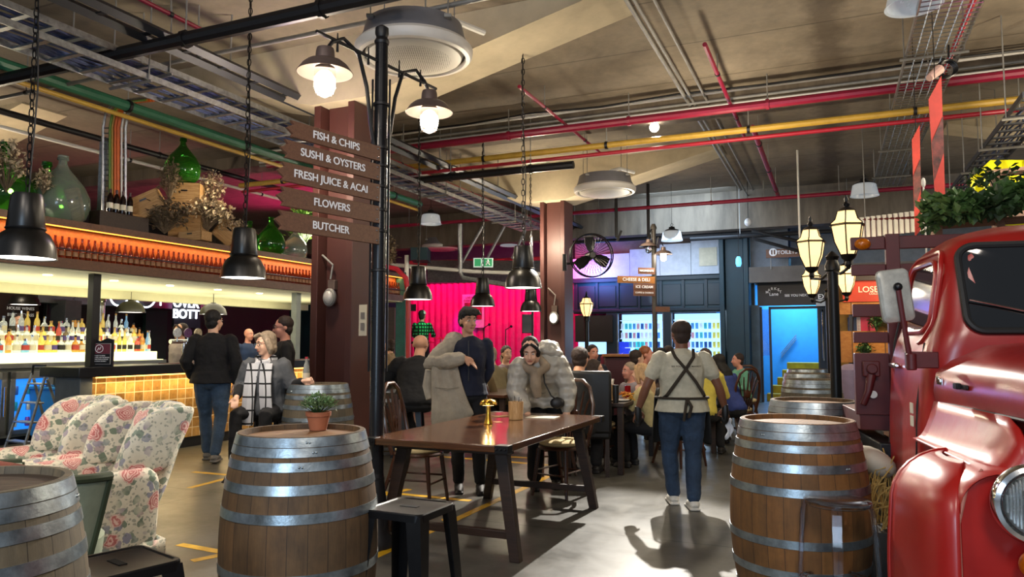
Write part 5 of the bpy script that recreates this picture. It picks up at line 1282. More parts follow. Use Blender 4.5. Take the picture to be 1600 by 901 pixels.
m = MB(); m.sphere((-.86, HY-.04, 1.985), (.045, .03, .035), 14); tb(m, 'marker_lamp', MC['amber_plastic'])
m = MB(); m.cyl((-.83, HY-.02, 1.10), (-.83, HY-.035, 1.10), .022, n=16); tb(m, 'reflector_disc', WHITE)
m = MB(); m.box((-.84, HY-.04, 1.25), (.09, .05, .09)); m.cyl((-.84, HY-.09, 1.25), (-.84, HY-.05, 1.25), .03, n=12); m.tube([(-.84, HY-.05, 1.22), (-.86, HY-.06, 1.12), (-.89, HY-.05, 1.04)], [.03, .022, .02]); tb(m, 'lashing_bracket', TRUCKD, bev=.006)
m = MB(); m.box((-.80, 2.0, .62), (.1, .9, .46)); tb(m, 'toolbox', BLACK, bev=.01)
for sx in (-1, 1):
    ring = []
    for i in range(36):
        a = 2*PI*i/36; ring.append([V((sx*x, 2.6+math.cos(a)*r_, .42+math.sin(a)*r_)) for x, r_ in ((.62, .26), (.62, .38), (.65, .42), (.88, .42), (.91, .38), (.91, .26))])
    m = MB(); m.loft(ring, close=True); tb(m, 'tyre', RUBBER)
# stickers on the door sill
for k, (px, py) in enumerate(((1410, 650), (1411, 673))):
    c = tl(px, py, 3.22); m = MB(); m.box((-.80-.0, 1.05, c.z), (.004, .05, .05)); tb(m, 'sill_sticker', PAPER)
light('SPOT', 'added_blue_glint', (.9, 9.5, 1.7), 60, (.35, .35, 1), .2, (1.95, 3.6, 1.2), 14, .5)  # unseen spot added to put a blue glint on the truck
# straw basket tucked behind the wing
p = atz(1373, 800, .45); t = thing('straw_bundle', 'bundle of straw behind the truck wheel arch', 'straw', (1.98, 4.05, 0))
m = MB(); rnd = random.Random(5)
for i in range(160):
    a = rnd.uniform(0, 2*PI); r_ = rnd.uniform(.02, .15); z = rnd.uniform(.35, .75); m.tube([(r_*math.cos(a), r_*math.sin(a), z-.12), (r_*1.1*math.cos(a+.4), r_*1.1*math.sin(a+.4), z), (r_*1.2*math.cos(a+.9), r_*1.2*math.sin(a+.9), z+rnd.uniform(-.03, .1))], .004, 3)
m.build('straw_stalks', STRAW, t)
m = MB(); m.lathe([(.14, 0), (.17, .2), (.175, .42), (.15, .42)], 20); m.build('tub', mat('dark_tub', '2a2622', .7, var=.2), t)
m = MB(); m.sphere((-.02, 0, .76), (.13, .1, .07), 12, Matrix.Rotation(.5, 3, 'Y')); m.build('paper_wrap', PAPER, t)
# ================================================================ people
SK = {'fair': mat('fair_skin', 'd2a68c', .55, var=.06), 'tan': mat('tan_skin', 'c08e70', .55, var=.06), 'brown': mat('brown_skin', '6e4530', .55, var=.06), 'pink': mat('ruddy_skin', 'c98a74', .55, var=.06)}
HM = {'black': mat('black_hair', '0e0b0a', .75, var=.3, vs=60, stretch=(1, 1, .2)), 'dark': mat('dark_brown_hair', '2a1a12', .75, var=.3, vs=60, stretch=(1, 1, .2)), 'blond': mat('blonde_hair', 'b89468', .7, var=.25, vs=60, stretch=(1, 1, .15)),
      'grey': mat('ash_grey_hair', '8d7c68', .75, var=.25, vs=60, stretch=(1, 1, .2)), 'white': mat('white_hair', 'a8a29a', .6, var=.2, vs=50), 'ginger': mat('ginger_hair', '8a4e2a', .5, var=.25, vs=60)}
EYEW = mat('eye_white', 'd8d4cc', .3, var=0); IRIS = mat('dark_iris', '1a0f0a', .15, var=0); LIP = mat('lips', '9a5548', .5, var=.05)
def cloth(name, c, **k): return mat(name, c, .88, var=k.pop('var', .14), vs=k.pop('vs', 9), bump=k.pop('bump', .35), bs=k.pop('bs', 14), **k)
def denim(name, c):
    if name in MC: return MC[name]
    k = N(name); v = k.coord('Object'); sp = k.n('SeparateXYZ'); k.l(v, sp.inputs[0]); f = k.noise(v, 5, 5, .7); cc = V(srgb(c))
    k.set(Base_Color=k.ramp(f, [(.32, tuple(cc*.6)), (.55, tuple(cc)), (.75, tuple(x*1.8 for x in cc))]), Roughness=.85); k.bump(k.noise(v, 9, 4, .7, .6), .6, .02); MC[name] = k.m; return k.m
def plaid(name, base, line, n, w=.12, two=None):
    k = N(name); v = k.coord('Object'); sp = k.n('SeparateXYZ'); k.l(v, sp.inputs[0])
    a = k.math('LESS_THAN', k.math('PINGPONG', k.math('MULTIPLY', k.math('ADD', sp.outputs['X'], sp.outputs['Y']), n), .5), w/2*1.0)
    b = k.math('LESS_THAN', k.math('PINGPONG', k.math('MULTIPLY', sp.outputs['Z'], n), .5), w/2)
    k.set(Base_Color=k.mix(k.math('MAXIMUM', a, b), base, line), Roughness=.9); return k.m
def ellrings(m, rows, n=18):
    """rows of (point, side vector, rx, ry)"""
    P = [V(r[0]) for r in rows]; rings = []
    for i, r in enumerate(rows):
        t = (P[min(i+1, len(P)-1)]-P[max(i-1, 0)]).normalized(); s = V(r[1]); s = (s-t*s.dot(t)).normalized(); f = t.cross(s)
        rings.append([P[i]+s*r[2]*math.cos(2*PI*j/n)+f*r[3]*math.sin(2*PI*j/n) for j in range(n)])
    m.loft(rings)
def capsule(m, pts, rs, n=12):
    P = [V(p) for p in pts]; d0 = (P[0]-P[1]).normalized(); d1 = (P[-1]-P[-2]).normalized()
    m.tube([P[0]+d0*rs[0]*.8]+P+[P[-1]+d1*rs[-1]*.8], [rs[0]*.5]+list(rs)+[rs[-1]*.5], n)
def lerpP(a, b, f): return V(a).lerp(V(b), f)
BASE = dict(pel=(0, 0, .95), waist=(0, .0, 1.10), chest=(0, -.01, 1.28), neck=(0, .015, 1.46), head=(0, -.015, 1.615),
            shL=(.18, .01, 1.405), elL=(.235, .04, 1.13), wrL=(.245, -.05, .90), shR=(-.18, .01, 1.405), elR=(-.235, .04, 1.13), wrR=(-.245, -.05, .90),
            hipL=(.09, 0, .92), knL=(.10, -.015, .50), anL=(.10, .03, .09), hipR=(-.09, 0, .92), knR=(-.10, -.015, .50), anR=(-.10, .03, .09), look=(0, -1, 0))
def stand(**k): j = dict(BASE); j.update(k); return j
def sit(h=.46, lean=.06, **k):
    j = dict(BASE); dz = h+.08-.95
    for q in ('pel', 'waist', 'chest', 'neck', 'head', 'shL', 'shR', 'elL', 'elR', 'wrL', 'wrR', 'hipL', 'hipR'):
        x, y, z = j[q]; f = max(0, z-.95)/.6; j[q] = (x, y-lean*f*1.5, z+dz)
    for s, c in ((1, 'L'), (-1, 'R')):
        j['kn'+c] = (s*.13, -.40, h+.05); j['an'+c] = (s*.13, -.36, .09 if h < .55 else h-.36)
        j['el'+c] = (s*.25, -.08-lean, h+.27); j['wr'+c] = (s*.14, -.34-lean, h+.30)
    j.update(k); return j
def hand(m, w, dr, nm, side, curl=.5, fs=1.0):
    w, dr, nm = V(w), V(dr).normalized(), V(nm); nm = (nm-dr*nm.dot(dr)).normalized(); sd = dr.cross(nm).normalized()*side
    m.tube([w-dr*.01, w+dr*.03, w+dr*.07, w+dr*.09], [.026*fs, .036*fs, .04*fs, .03*fs], 10, flat=.42, up=tuple(nm.cross(dr)) if abs(nm.cross(dr).length) > .1 else None)
    m.sphere(w+dr*.05, (.036*fs,)*3, 8)
    for i, l in enumerate((.9, 1.0, .95, .75)):
        p = w+dr*.075+sd*(.029-.0195*i)*fs; a = curl*(.5+.12*i); pts = [p]; dd = dr.copy()
        for sgl in (.036, .028, .022):
            dd = (dd*math.cos(a)+nm*math.sin(a)).normalized(); p = p+dd*sgl*l; pts.append(p); a2 = a
        m.tube(pts+[pts[-1]+dd*.006], [.0105, .0098, .009, .0082, .004], 8)
    b = w+dr*.022+sd*.026; d1 = (dr*.75+sd*.6+nm*.35).normalized(); d2 = (dr*.95+sd*.2+nm*.35).normalized()
    m.tube([b, b+d1*.04, b+d1*.04+d2*.03, b+d1*.04+d2*.036], [.014, .0125, .011, .005], 8)
def rem(o, vox, sm=4, fac=.5):
    r = o.modifiers.new('remesh', 'REMESH'); r.mode = 'VOXEL'; r.voxel_size = vox; r.use_smooth_shade = True
    s = o.modifiers.new('smooth', 'SMOOTH'); s.iterations = sm; s.factor = fac
    return o
def disp(o, st, sc):
    tx = bpy.data.textures.new('folds', 'CLOUDS'); tx.noise_scale = sc; d = o.modifiers.new('folds', 'DISPLACE'); d.texture = tx; d.strength = st; d.mid_level = .5
def person(label, X, d, rz, J, H=1.75, wide=1.0, skin='fair', hair='dark', style='short', top=None, sleeve='long', pants=None, shoes=None, vox=.012, fat=1.0, face=True, tl=.0, handL=None, handR=None, curl=.5, coat=0, legs=1.0, z=0, glass=False, group=None):
    t = thing('person', label, 'person', (X, d, z), rz, group); k = H/1.75; t.scale = (k*wide, k*wide, k)
    g = {a: V(b) for a, b in J.items()}; sk = SK[skin]
    sp = (g['shL']-g['shR']); hp = (g['hipL']-g['hipR'])
    def torso(m, o=0, low=True):
        rows = [(g['pel']+(g['pel']-g['waist']).normalized()*.09, hp, .09+o, .07+o), (g['pel']+(g['pel']-g['waist']).normalized()*.04, hp, (.155+o)*fat, (.115+o)*fat), (g['pel'], hp, (.168+o)*fat, (.122+o)*fat), (g['waist'], hp.lerp(sp, .4), (.142+o)*fat, (.105+o)*fat), (g['chest'], sp, (.162+o)*fat, (.118+o)*fat),
                (g['chest'].lerp((g['shL']+g['shR'])/2, .6), sp, .168+o, .112+o), ((g['shL']+g['shR'])/2+V((0, 0, .0)), sp, .155+o, .088+o), ((g['shL']+g['shR'])/2+(g['neck']-g['chest']).normalized()*.035, sp, .10+o, .07+o), (g['neck'], sp, .062+o*.6, .058+o*.6)]
        if not low: rows = rows[2:]
        ellrings(m, rows)
    lk = V(g['look']).normalized(); yaw = math.atan2(lk.x, -lk.y); pit = math.asin(max(-1, min(1, lk.z)))
    HMx = Matrix.Translation(g['head']) @ Matrix.Rotation(yaw, 4, 'Z') @ Matrix.Rotation(-pit, 4, 'X')
    hx = lambda *p: HMx @ V(p)
    HR = HMx.to_3x3()
    m = MB(); torso(m)
    m.tube([g['neck']-(g['head']-g['neck'])*.2, g['neck'], hx(0, .02, -.06)], [.066, .056, .053], 12)
    m.sphere(hx(0, .012, .032), (.074, .092, .088), 18, HR); m.sphere(hx(0, -.028, -.035), (.058, .062, .078), 16, HR); m.sphere(hx(0, -.058, -.088), (.03, .026, .024), 12, HR)
    m.tube([hx(0, -.086, .018), hx(0, -.098, -.004), hx(0, -.112, -.028), hx(0, -.095, -.036)], [.008, .010, .014, .008], 8)
    for s in (-1, 1):
        m.sphere(hx(s*.074, .018, -.008), (.009, .02, .032), 10, HR); m.sphere(hx(s*.034, -.062, -.03), (.024, .024, .026), 10, HR)
        m.tube([hx(s*.012, -.083, .03), hx(s*.05, -.07, .03)], [.009, .008], 6)
    for c, s in (('L', 1), ('R', -1)):
        sh, el, wr = g['sh'+c], g['el'+c], g['wr'+c]
        capsule(m, [sh, lerpP(sh, el, .4), el, lerpP(el, wr, .3), wr], [.05, .046, .037, .039, .026])
        hd = (handL if c == 'L' else handR) or ((wr-el), (-s, .0, 0) if (wr-el).normalized().z < -.6 else (0, 0, -1))
        if hd != 'none': hand(m, wr, hd[0], hd[1], s*(1 if V(hd[1]).x*s <= 0 or True else -1), curl)
        hi, kn, an = g['hip'+c], g['kn'+c], g['an'+c]
        capsule(m, [hi, lerpP(hi, kn, .4), kn, lerpP(kn, an, .3), an], [.082*fat, .075*fat, .053, .056, .036])
        m.tube([an+V((0, .03, -.03)), an+V((0, -.05, -.045)), an+V((0, -.14, -.06))], [.036, .038, .022], 8)
    rem(m.build('body', sk, t), vox)
    top = top or cloth('plain_top', '444444')
    o = .014+tl
    m = MB(); torso(m, o, True)
    if coat:
        a = g['pel']; dn = V((0, 0, -1)) if abs((g['waist']-g['pel']).normalized().z) > .6 else (g['pel']-g['waist']).normalized()
        ellrings(m, [(a+(g['waist']-a)*.5, hp, (.16+o)*fat, (.12+o)*fat), (a, hp, (.175+o)*fat, (.13+o)*fat), (a+dn*coat*.5, hp, (.185+o)*fat, (.14+o)*fat), (a+dn*coat, hp, (.19+o)*fat, (.145+o)*fat)])
    for c in 'LR':
        sh, el, wr = g['sh'+c], g['el'+c], g['wr'+c]
        if sleeve == 'long': capsule(m, [sh, lerpP(sh, el, .4), el, lerpP(el, wr, .4), lerpP(el, wr, .93)], [.062+tl, .058+tl, .05+tl, .048+tl, .038+tl*.8])
        elif sleeve == 'short': capsule(m, [sh, lerpP(sh, el, .3), lerpP(sh, el, .62)], [.058+tl, .060+tl, .060+tl])
        elif sleeve == 'elbow': capsule(m, [sh, lerpP(sh, el, .4), el, lerpP(el, wr, .25)], [.062+tl, .058+tl, .054+tl, .05+tl])
    m.tube([g['neck']-(g['head']-g['neck']).normalized()*.06, g['neck']+(g['head']-g['neck']).normalized()*.012], [.085+tl, .066], 14)
    ob = rem(m.build('top', top, t), vox); disp(ob, .016+tl*.3, .09)
    if legs:
        m = MB()
        ellrings(m, [(g['pel']+(g['waist']-g['pel'])*.35, hp, .155*fat, .115*fat), (g['pel'], hp, .178*fat, .132*fat), (g['pel']-V((0, 0, .07)), hp, .165*fat, .125*fat), (g['pel']-V((0, 0, .12)), hp, .1*fat, .08)])
        for c in 'LR':
            hi, kn, an = g['hip'+c], g['kn'+c], g['an'+c]; L = legs
            capsule(m, [hi, lerpP(hi, kn, .4), kn, lerpP(kn, an, .35), lerpP(kn, an, .97)], [.097*fat, .09*fat, .068*L, .066*L, .056*L])
        ob = rem(m.build('trousers', pants or cloth('dark_trousers', '17171a'), t), vox); disp(ob, .014, .08)
        sm = shoes or mat('dark_shoe', '1a1614', .6)
        for c in 'LR':
            an = g['an'+c]; m = MB()
            m.tube([an+V((0, .055, -.055)), an+V((0, .03, -.035)), an+V((0, -.03, -.035)), an+V((0, -.11, -.052)), an+V((0, -.175, -.065))], [.028, .042, .045, .043, .02], 12, flat=.9, up=(0, 0, 1))
            m.box(an+V((0, -.06, -.08)), (.085, .24, .018)); rem(m.build('shoe', sm, t), max(vox, .009), 2)
    hm = HM[hair]
    if style != 'bald':
        m = MB(); m.sphere(hx(0, .030, .047), (.084, .098, .091), 18, HR) if style != 'tied' else m.sphere(hx(0, .043, .046), (.083, .092, .090), 18, HR)
        if style in ('short', 'crop'): m.sphere(hx(0, .052, -.02), (.074, .058, .072), 14, HR); m.sphere(hx(0, .05, -.065), (.056, .04, .04), 12, HR)
        if style == 'fringe':
            m.sphere(hx(0, .05, .0), (.084, .068, .07), 14, HR); m.sphere(hx(0, .022, .062), (.087, .094, .076), 14, HR)
            rf = random.Random(4)
            for i in range(16): a_ = rf.uniform(0, 6.28); q_ = rf.uniform(.3, 1); m.sphere(hx(.07*q_*math.cos(a_), .025+.075*q_*math.sin(a_), .085+.05*(1-q_)), .03, 8)
            for i in range(9): x = (i-4)*.019; m.tube([hx(x*.7, -.02, .12), hx(x*.95, -.062, .10), hx(x+.006*(i % 3), -.080, .066), hx(x*1.05+.008*(i % 3), -.084, .040+.014*(i % 3))], [.02, .018, .012, .003], 6)
        if style in ('bob', 'long', 'tied'):
            m.sphere(hx(0, .05, .0), (.086, .07, .08), 14, HR)
        if style == 'bob':
            for s in (-1, 1): m.tube([hx(s*.05, -.02, .10), hx(s*.085, -.02, .03), hx(s*.094, .0, -.05), hx(s*.082, .0, -.105)], [.03, .034, .036, .018], 10)
            m.sphere(hx(0, .06, -.05), (.09, .055, .07), 14, HR)
            m.tube([hx(.03, -.06, .115), hx(-.03, -.085, .09), hx(-.075, -.055, .045)], [.02, .022, .012], 8)
        if style == 'long':
            bk = V((0, 1, 0)); bk = V((-lk.x, -lk.y, 0)).normalized()
            ellrings(m, [(hx(0, .03, .06), HR @ V((1, 0, 0)), .084, .07), (hx(0, .055, -.03), HR @ V((1, 0, 0)), .09, .06), (g['neck']+bk*.075+V((0, 0, .02)), HR @ V((1, 0, 0)), .095, .045), (g['neck']+bk*.11-V((0, 0, .12)), HR @ V((1, 0, 0)), .095, .035), (g['neck']+bk*.10-V((0, 0, .24)), HR @ V((1, 0, 0)), .06, .02)])
            for s in (-1, 1): m.tube([hx(s*.04, -.05, .10), hx(s*.082, -.02, .04), hx(s*.09, .0, -.05), hx(s*.08, .02, -.13)], [.02, .024, .028, .02], 8)
        if style == 'tied':
            for s in (-1, 1): m.tube([hx(s*.01, -.07, .105), hx(s*.062, -.058, .06), hx(s*.083, -.012, .0), hx(s*.07, .03, -.06)], [.016, .018, .018, .02], 8)
        hb_ = rem(m.build('hair', hm, t), max(vox*.8, .008), 2); disp(hb_, .012, .018 if style != 'crop' else .05)
    if face:
        for s in (-1, 1):
            m = MB(); m.sphere(hx(s*.031, -.0795, .008), (.0135, .008, .0065), 10, HR); e = m.build('eye', EYEW, t)
            m = MB(); m.sphere(hx(s*.031, -.0855, .008), (.006, .003, .006), 8, HR); m.build('iris', IRIS, e)
            m = MB(); m.tube([hx(s*.014, -.093, .032), hx(s*.032, -.092, .038), hx(s*.052, -.082, .032)], [.0035, .0045, .002], 6); m.build('eyebrow', HM['dark'] if hair in ('blond', 'grey', 'white') else hm, t)
        m = MB(); m.tube([hx(-.023, -.086, -.062), hx(0, -.0935, -.060), hx(.023, -.086, -.062)], [.003, .0065, .003], 8); m.build('lips', LIP, t)
    if glass:
        for s in (-1, 1):
            m = MB(); m.tube([hx(s*.034+.024*math.cos(a), -.098, .006+.017*math.sin(a)) for a in [2*PI*j/16 for j in range(16)]], .0026, 5, close=True); m.tube([hx(s*.058, -.096, .01), hx(s*.08, 0, .01)], .002, 4); m.build('spectacles', BLACK, t)
    return t, hx, g
def extra(m, name, mt, t, **k): return m.build(name, mt, t, **k)
MAINV = .0085
JEAN = denim('blue_denim', '243850'); JEAN2 = denim('faded_denim', '3a5068'); BLKC = cloth('black_knit', '0d0d10'); NAVY = cloth('navy_cloth', '141a2e'); WT = cloth('cream_tee', 'b5b09c'); WSHOE = mat('white_trainer', 'c8c4ba', .6)
BLKT = cloth('black_trousers', '101013')
# waiter walking away
t, hx, g = person('waiter seen from behind in cream t-shirt with crossed apron straps and jeans', 1.47, 6.42, PI, stand(elL=(.30, .03, 1.12), wrL=(.36, -.03, .90), elR=(-.30, .03, 1.12), wrR=(-.36, -.02, .92), anL=(.055, -.12, .09), knL=(.09, -.10, .50), anR=(-.06, .10, .09), knR=(-.085, .0, .49), look=(.1, -1, -.05)),
    H=1.60, wide=1.14, skin='brown', hair='dark', style='crop', top=WT, sleeve='short', pants=JEAN, shoes=WSHOE, vox=MAINV, fat=1.10, tl=.006, coat=.06, handL=((0.05, 0, -1), (0, -1, 0)), handR=((-.05, 0, -1), (0, -1, 0)))
STRAP = cloth('olive_brown_webbing', '2e261c', bump=0)
m = MB()
for s in (-1, 1): m.tube([(s*.09, .045, 1.475), (s*.075, .115, 1.40), (0, .158, 1.29), (-s*.08, .165, 1.17), (-s*.15, .13, 1.05), (-s*.185, .02, .99)], .014, 8, flat=.4, up=(0, 1, 0))
extra(m, 'apron_strap', STRAP, t)
m = MB(); m.tube([(math.cos(a)*.215, math.sin(a)*.165, 1.02) for a in [2*PI*j/24 for j in range(24)]], .012, 6, close=True); m.tube([(0, .175, 1.02), (.02, .20, .92), (.03, .185, .82)], .022, 6, flat=.5); m.tube([(0, .175, 1.02), (-.03, .20, .95), (-.01, .185, .85)], .022, 6, flat=.5); extra(m, 'apron_tie', STRAP, t)
m = MB(); q = []
for z, a in ((1.10, 1.1), (1.0, 1.35), (.85, 1.5), (.58, 1.45)):
    q.append([V((math.sin(b)*(.225+(1-z)*.06), -math.cos(b)*(.19+(1-z)*.1), z)) for b in [-a+2*a*j/16 for j in range(17)]])
vs = [p for r in q for p in r]; m.add(vs, [(i*17+j, i*17+j+1, (i+1)*17+j+1, (i+1)*17+j) for i in range(3) for j in range(16)]); extra(m, 'apron', cloth('charcoal_apron', '1d1c1c'), t, solid=.008)
for c, s in (('L', 1), ('R', -1)):
    w = g['wr'+c]; m = MB(); m.tube([w+V((0, 0, .03)), w, w+V((0, 0, -.05)), w+V((0, 0, -.11))], [.036, .04, .046, .03], 10, flat=.7); m.sphere(w+V((0, -.01, -.10)), (.036, .028, .06), 10); extra(m, 'black_glove', mat('black_nitrile', '0c0c0e', .5), t)
m = MB(); m.grid(lambda u, v: V((-.43+.05*u+.01*math.sin(v*9), -.06+.012*math.sin(u*7+v*4), .80-.17*v+.02*math.sin(u*5))), 6, 10); extra(m, 'white_cloth', cloth('white_cloth', 'c8ccd4'), t, solid=.006)
text('SEE YOU AT THE MARKET', .021, LETTERD, t, (0, .1755, 1.315), (PI/2, 0, PI), .001)
# man in black sweater at the bar
t, hx, g = person('tall man seen from behind in black sweater and blue jeans at the bar', -3.58, 8.85, PI+.12, stand(elL=(.27, .06, 1.15), wrL=(.24, -.10, .96), elR=(-.27, .08, 1.14), wrR=(-.25, .02, .90), anL=(.07, -.14, .09), knL=(.1, -.14, .5), anR=(-.08, .12, .10), knR=(-.1, .0, .5), look=(-.45, -1, 0)),
    H=1.80, wide=1.06, skin='fair', hair='black', style='short', top=BLKC, pants=JEAN2, shoes=mat('grey_suede_shoe', '6d6a64', .8), vox=MAINV, fat=1.1, tl=.014, coat=.05)
# woman with the scarf on a stool
t, hx, g = person('smiling woman with ash-grey bob, glasses and black-checked pale scarf by the barrel', -2.42, 7.3, -.12, sit(.72, .02, look=(-.62, -.9, -.15), elR=(-.26, -.02, 1.04), wrR=(-.17, -.30, .93), elL=(.28, .0, 1.03), wrL=(.44, -.10, 1.09), knL=(.14, -.30, .76), knR=(-.16, -.32, .76), anL=(.1, -.22, .30), anR=(-.2, -.25, .2)),
    H=1.66, skin='fair', hair='grey', style='bob', top=cloth('grey_cardigan', '4a4c50'), sleeve='elbow', pants=BLKT, vox=MAINV, fat=1.12, tl=.02, glass=True, handL=((1, .0, .05), (0, -1, 0)), curl=.8)
for c in 'LR':
    m = MB(); capsule(m, [lerpP(g['el'+c], g['wr'+c], .1), lerpP(g['el'+c], g['wr'+c], .85)], [.058, .046]); rem(extra(m, 'black_sleeve', BLKC, t), .01)
SCARF = plaid('checked_scarf', 'b4b4b8', '0c0c0e', 7.5, .13)
m = MB(); bz = -.23
m.tube([(-.09, -.02, 1.32), (-.02, .08, 1.34), (.08, -.0, 1.32), (.06, -.1, 1.27), (-.05, -.12, 1.26)], .04, 8, close=True, flat=.8)
for s, L, dx in ((-1, .62, -.02), (1, .46, .04)):
    m.loft([[V((s*.07+dx*f+u, -.155-.035*math.sin(f*PI)-.07*f+v, 1.27-L*f)) for u, v in ((-.062, 0), (0, -.022), (.062, 0), (.06, .016), (-.06, .016))] for f in (0, .15, .35, .6, .85, 1)])
extra(m, 'scarf', SCARF, t)
t2 = thing('bar_stool', 'dark bar stool under the woman with the scarf', 'stool', (-2.42, 7.33, 0), .2)
m = MB(); m.lathe([(.17, .68), (.18, .70), (.17, .73), (.02, .735)], 20); m.build('seat', BLACK, t2)
for kk in range(4): a = PI/4+kk*PI/2; m = MB(); m.cyl((.12*math.cos(a), .12*math.sin(a), .69), (.2*math.cos(a), .2*math.sin(a), 0), .014); m.build('leg', BLACK, t2)
p = at(482, 590, 7.3); t3 = thing('soda_bottle', 'clear soda bottle held on the grey barrel by the woman with the scarf', 'bottle', (p.x, 7.22, 1.0))
m = MB(); m.lathe([(.028, 0), (.033, .01), (.033, .13), (.026, .18), (.013, .22), (.013, .25)], 18); m.build('bottle_body', mat('pale_bottle', 'b8bcb8', .1, var=.05, trans=.6), t3)
m = MB(); m.lathe([(.0335, .04), (.0335, .11)], 18, cap=False); m.build('paper_label', PAPER, t3)
m = MB(); m.lathe([(.015, .245), (.015, .265)], 12); m.build('bottle_cap', REDP, t3)
# man behind her
person('man in black jacket and glasses facing left behind the woman with the scarf', -2.52, 8.15, -PI/2+.35, stand(look=(.1, -1, -.1)), H=1.70, skin='pink', hair='dark', style='crop', top=BLKC, vox=.011, glass=True)
# bald man
person('bald man seen from behind in a black hoodie leaning on the pale banded barrel', -1.14, 8.75, PI-.15, sit(.64, .10, elR=(-.33, -.04, .96), wrR=(-.28, -.3, .98), elL=(.36, -.10, .95), wrL=(.25, -.42, .98), knL=(.2, -.3, .62)), H=1.74, wide=1.22, skin='tan', style='bald', top=cloth('black_hoodie', '0b0b0d'), pants=BLKT, vox=.010, tl=.022, fat=1.1, curl=.7)
# young man in navy putting on the coat
t, hx, g = person('young man in navy shirt with one arm in a cream coat behind the long table', -.42, 7.05, .10, stand(shR=(-.17, .0, 1.40), elR=(-.35, -.10, 1.21), wrR=(-.045, -.26, 1.27), elL=(.22, .1, 1.15), wrL=(.12, .17, .95), look=(.42, -1, -.05), anL=(.12, -.02, .09), anR=(-.08, .06, .09)),
    H=1.74, skin='tan', hair='black', style='fringe', top=NAVY, pants=cloth('black_cargo', '121316'), vox=MAINV, handR=((.9, -.15, -.5), (0, .3, -1)), curl=.35, coat=.04)
CREAM = cloth('cream_wool', '9d9484', bump=.25, bs=60)
m = MB(); capsule(m, [(-.14, .0, 1.41), (-.24, -.04, 1.33), (-.35, -.10, 1.21), (-.22, -.18, 1.24), (-.075, -.25, 1.265)], [.085, .085, .082, .078, .062]); m.sphere((-.13, .03, 1.43), (.1, .1, .085), 12)
o = rem(extra(m, 'coat_sleeve', CREAM, t), .010); disp(o, .03, .07)
m = MB(); rings = []
for z, xa, xb, y, zb in ((1.24, -.34, -.10, -.14, 0), (1.15, -.36, -.09, -.17, 0), (1.0, -.345, -.05, -.19, 0), (.85, -.345, .0, -.20, .02), (.70, -.35, .05, -.20, .06), (.60, -.355, .075, -.19, .13)):
    n_ = 9; f_ = [V((xa+(xb-xa)*j/(n_-1), y-.02*math.sin(j*1.7+z*5)-.02*math.sin(PI*j/(n_-1)), z+zb*j/(n_-1))) for j in range(n_)]; b_ = [V((p.x, p.y+.07+.03*math.sin(PI*i/(n_-1)), p.z)) for i, p in enumerate(f_)]
    rings.append(f_+b_[::-1])
m.loft(rings); extra(m, 'coat_body', CREAM, t, sub=1)
m = MB(); m.tube([(-.31, -.215, 1.0), (-.2, -.24, .985), (-.09, -.225, 1.0)], .006, 5, flat=.6); extra(m, 'coat_pocket', cloth('cream_seam', '8a8272', bump=0), t)
m = MB(); m.tube([(-.36, .02, 1.15), (-.38, .02, 1.0), (-.35, 0, .88)], [.05, .055, .05], 10); extra(m, 'coat_empty_sleeve', CREAM, t); m = MB(); m.tube([(-.3, .1, .62), (-.32, .08, .45), (-.27, .06, .33)], [.05, .06, .03], 8); extra(m, 'coat_cuff', CREAM, t)
m = MB(); m.tube([(0, -.115, 1.43), (0, -.15, 1.25), (0, -.145, 1.05)], .006, 5); extra(m, 'button_placket', mat('dark_button', '0c0e16', .5), t)
# woman in puffer leaning
PUFF = N('cream_puffer'); v = PUFF.coord('Object'); spx = PUFF.n('SeparateXYZ'); PUFF.l(v, spx.inputs[0]); w_ = PUFF.math('SINE', PUFF.math('MULTIPLY', spx.outputs['Z'], 62)); PUFF.set(Base_Color='a39f95', Roughness=.42); PUFF.bump(PUFF.math('MULTIPLY_ADD', PUFF.noise(v, 9, 3, .6), .8, w_), .45, .015); PUFF = PUFF.m
t, hx, g = person('woman in cream puffer jacket leaning over the far end of the long table', .30, 7.12, .05, stand(pel=(.06, .20, .93), waist=(.04, .12, 1.04), chest=(0, -.02, 1.17), neck=(-.09, -.18, 1.27), head=(-.15, -.30, 1.345), shL=(.12, -.08, 1.25), shR=(-.24, -.16, 1.20), elL=(.23, -.08, 1.0), wrL=(.21, -.16, .80), elR=(-.28, -.2, .97), wrR=(-.2, -.36, .80),
    hipL=(.15, .2, .90), hipR=(-.03, .2, .90), knL=(.14, .12, .48), knR=(-.06, .1, .48), anL=(.14, .2, .09), anR=(-.08, .12, .09), look=(-.12, -1, -.42)), H=1.72, skin='fair', hair='black', style='tied', top=PUFF, pants=BLKT, vox=MAINV, tl=.042, coat=.14, legs=1.25, curl=.4)
m = MB(); m.tube([(-.19, -.22, 1.20), (-.08, -.34, 1.14), (.0, -.26, 1.20), (-.06, -.14, 1.29), (-.16, -.14, 1.29)], .05, 10, close=True); m.tube([(-.1, -.32, 1.15), (-.1, -.33, 1.02), (-.08, -.3, .92)], [.05, .055, .04], 10); rem(extra(m, 'beige_scarf', cloth('beige_wool', '8a7a66'), t), .010)
m = MB(); m.sphere((.04, -.06, 1.37), (.12, .12, .085), 14); m.tube([(-.1, -.1, 1.33), (.0, -.16, 1.36), (.12, -.14, 1.32), (.15, -.04, 1.31)], .05, 8); o = rem(extra(m, 'hood', PUFF, t), .012); disp(o, .03, .05)
m = MB(); m.tube([(-.02, -.19, 1.26), (-.01, -.25, 1.05), (.05, -.27, .93), (.12, -.26, .88)], .008, 6); m.sphere((.11, -.25, .86), (.07, .035, .055), 12); extra(m, 'shoulder_bag', mat('quilted_black', '141416', .5), t)
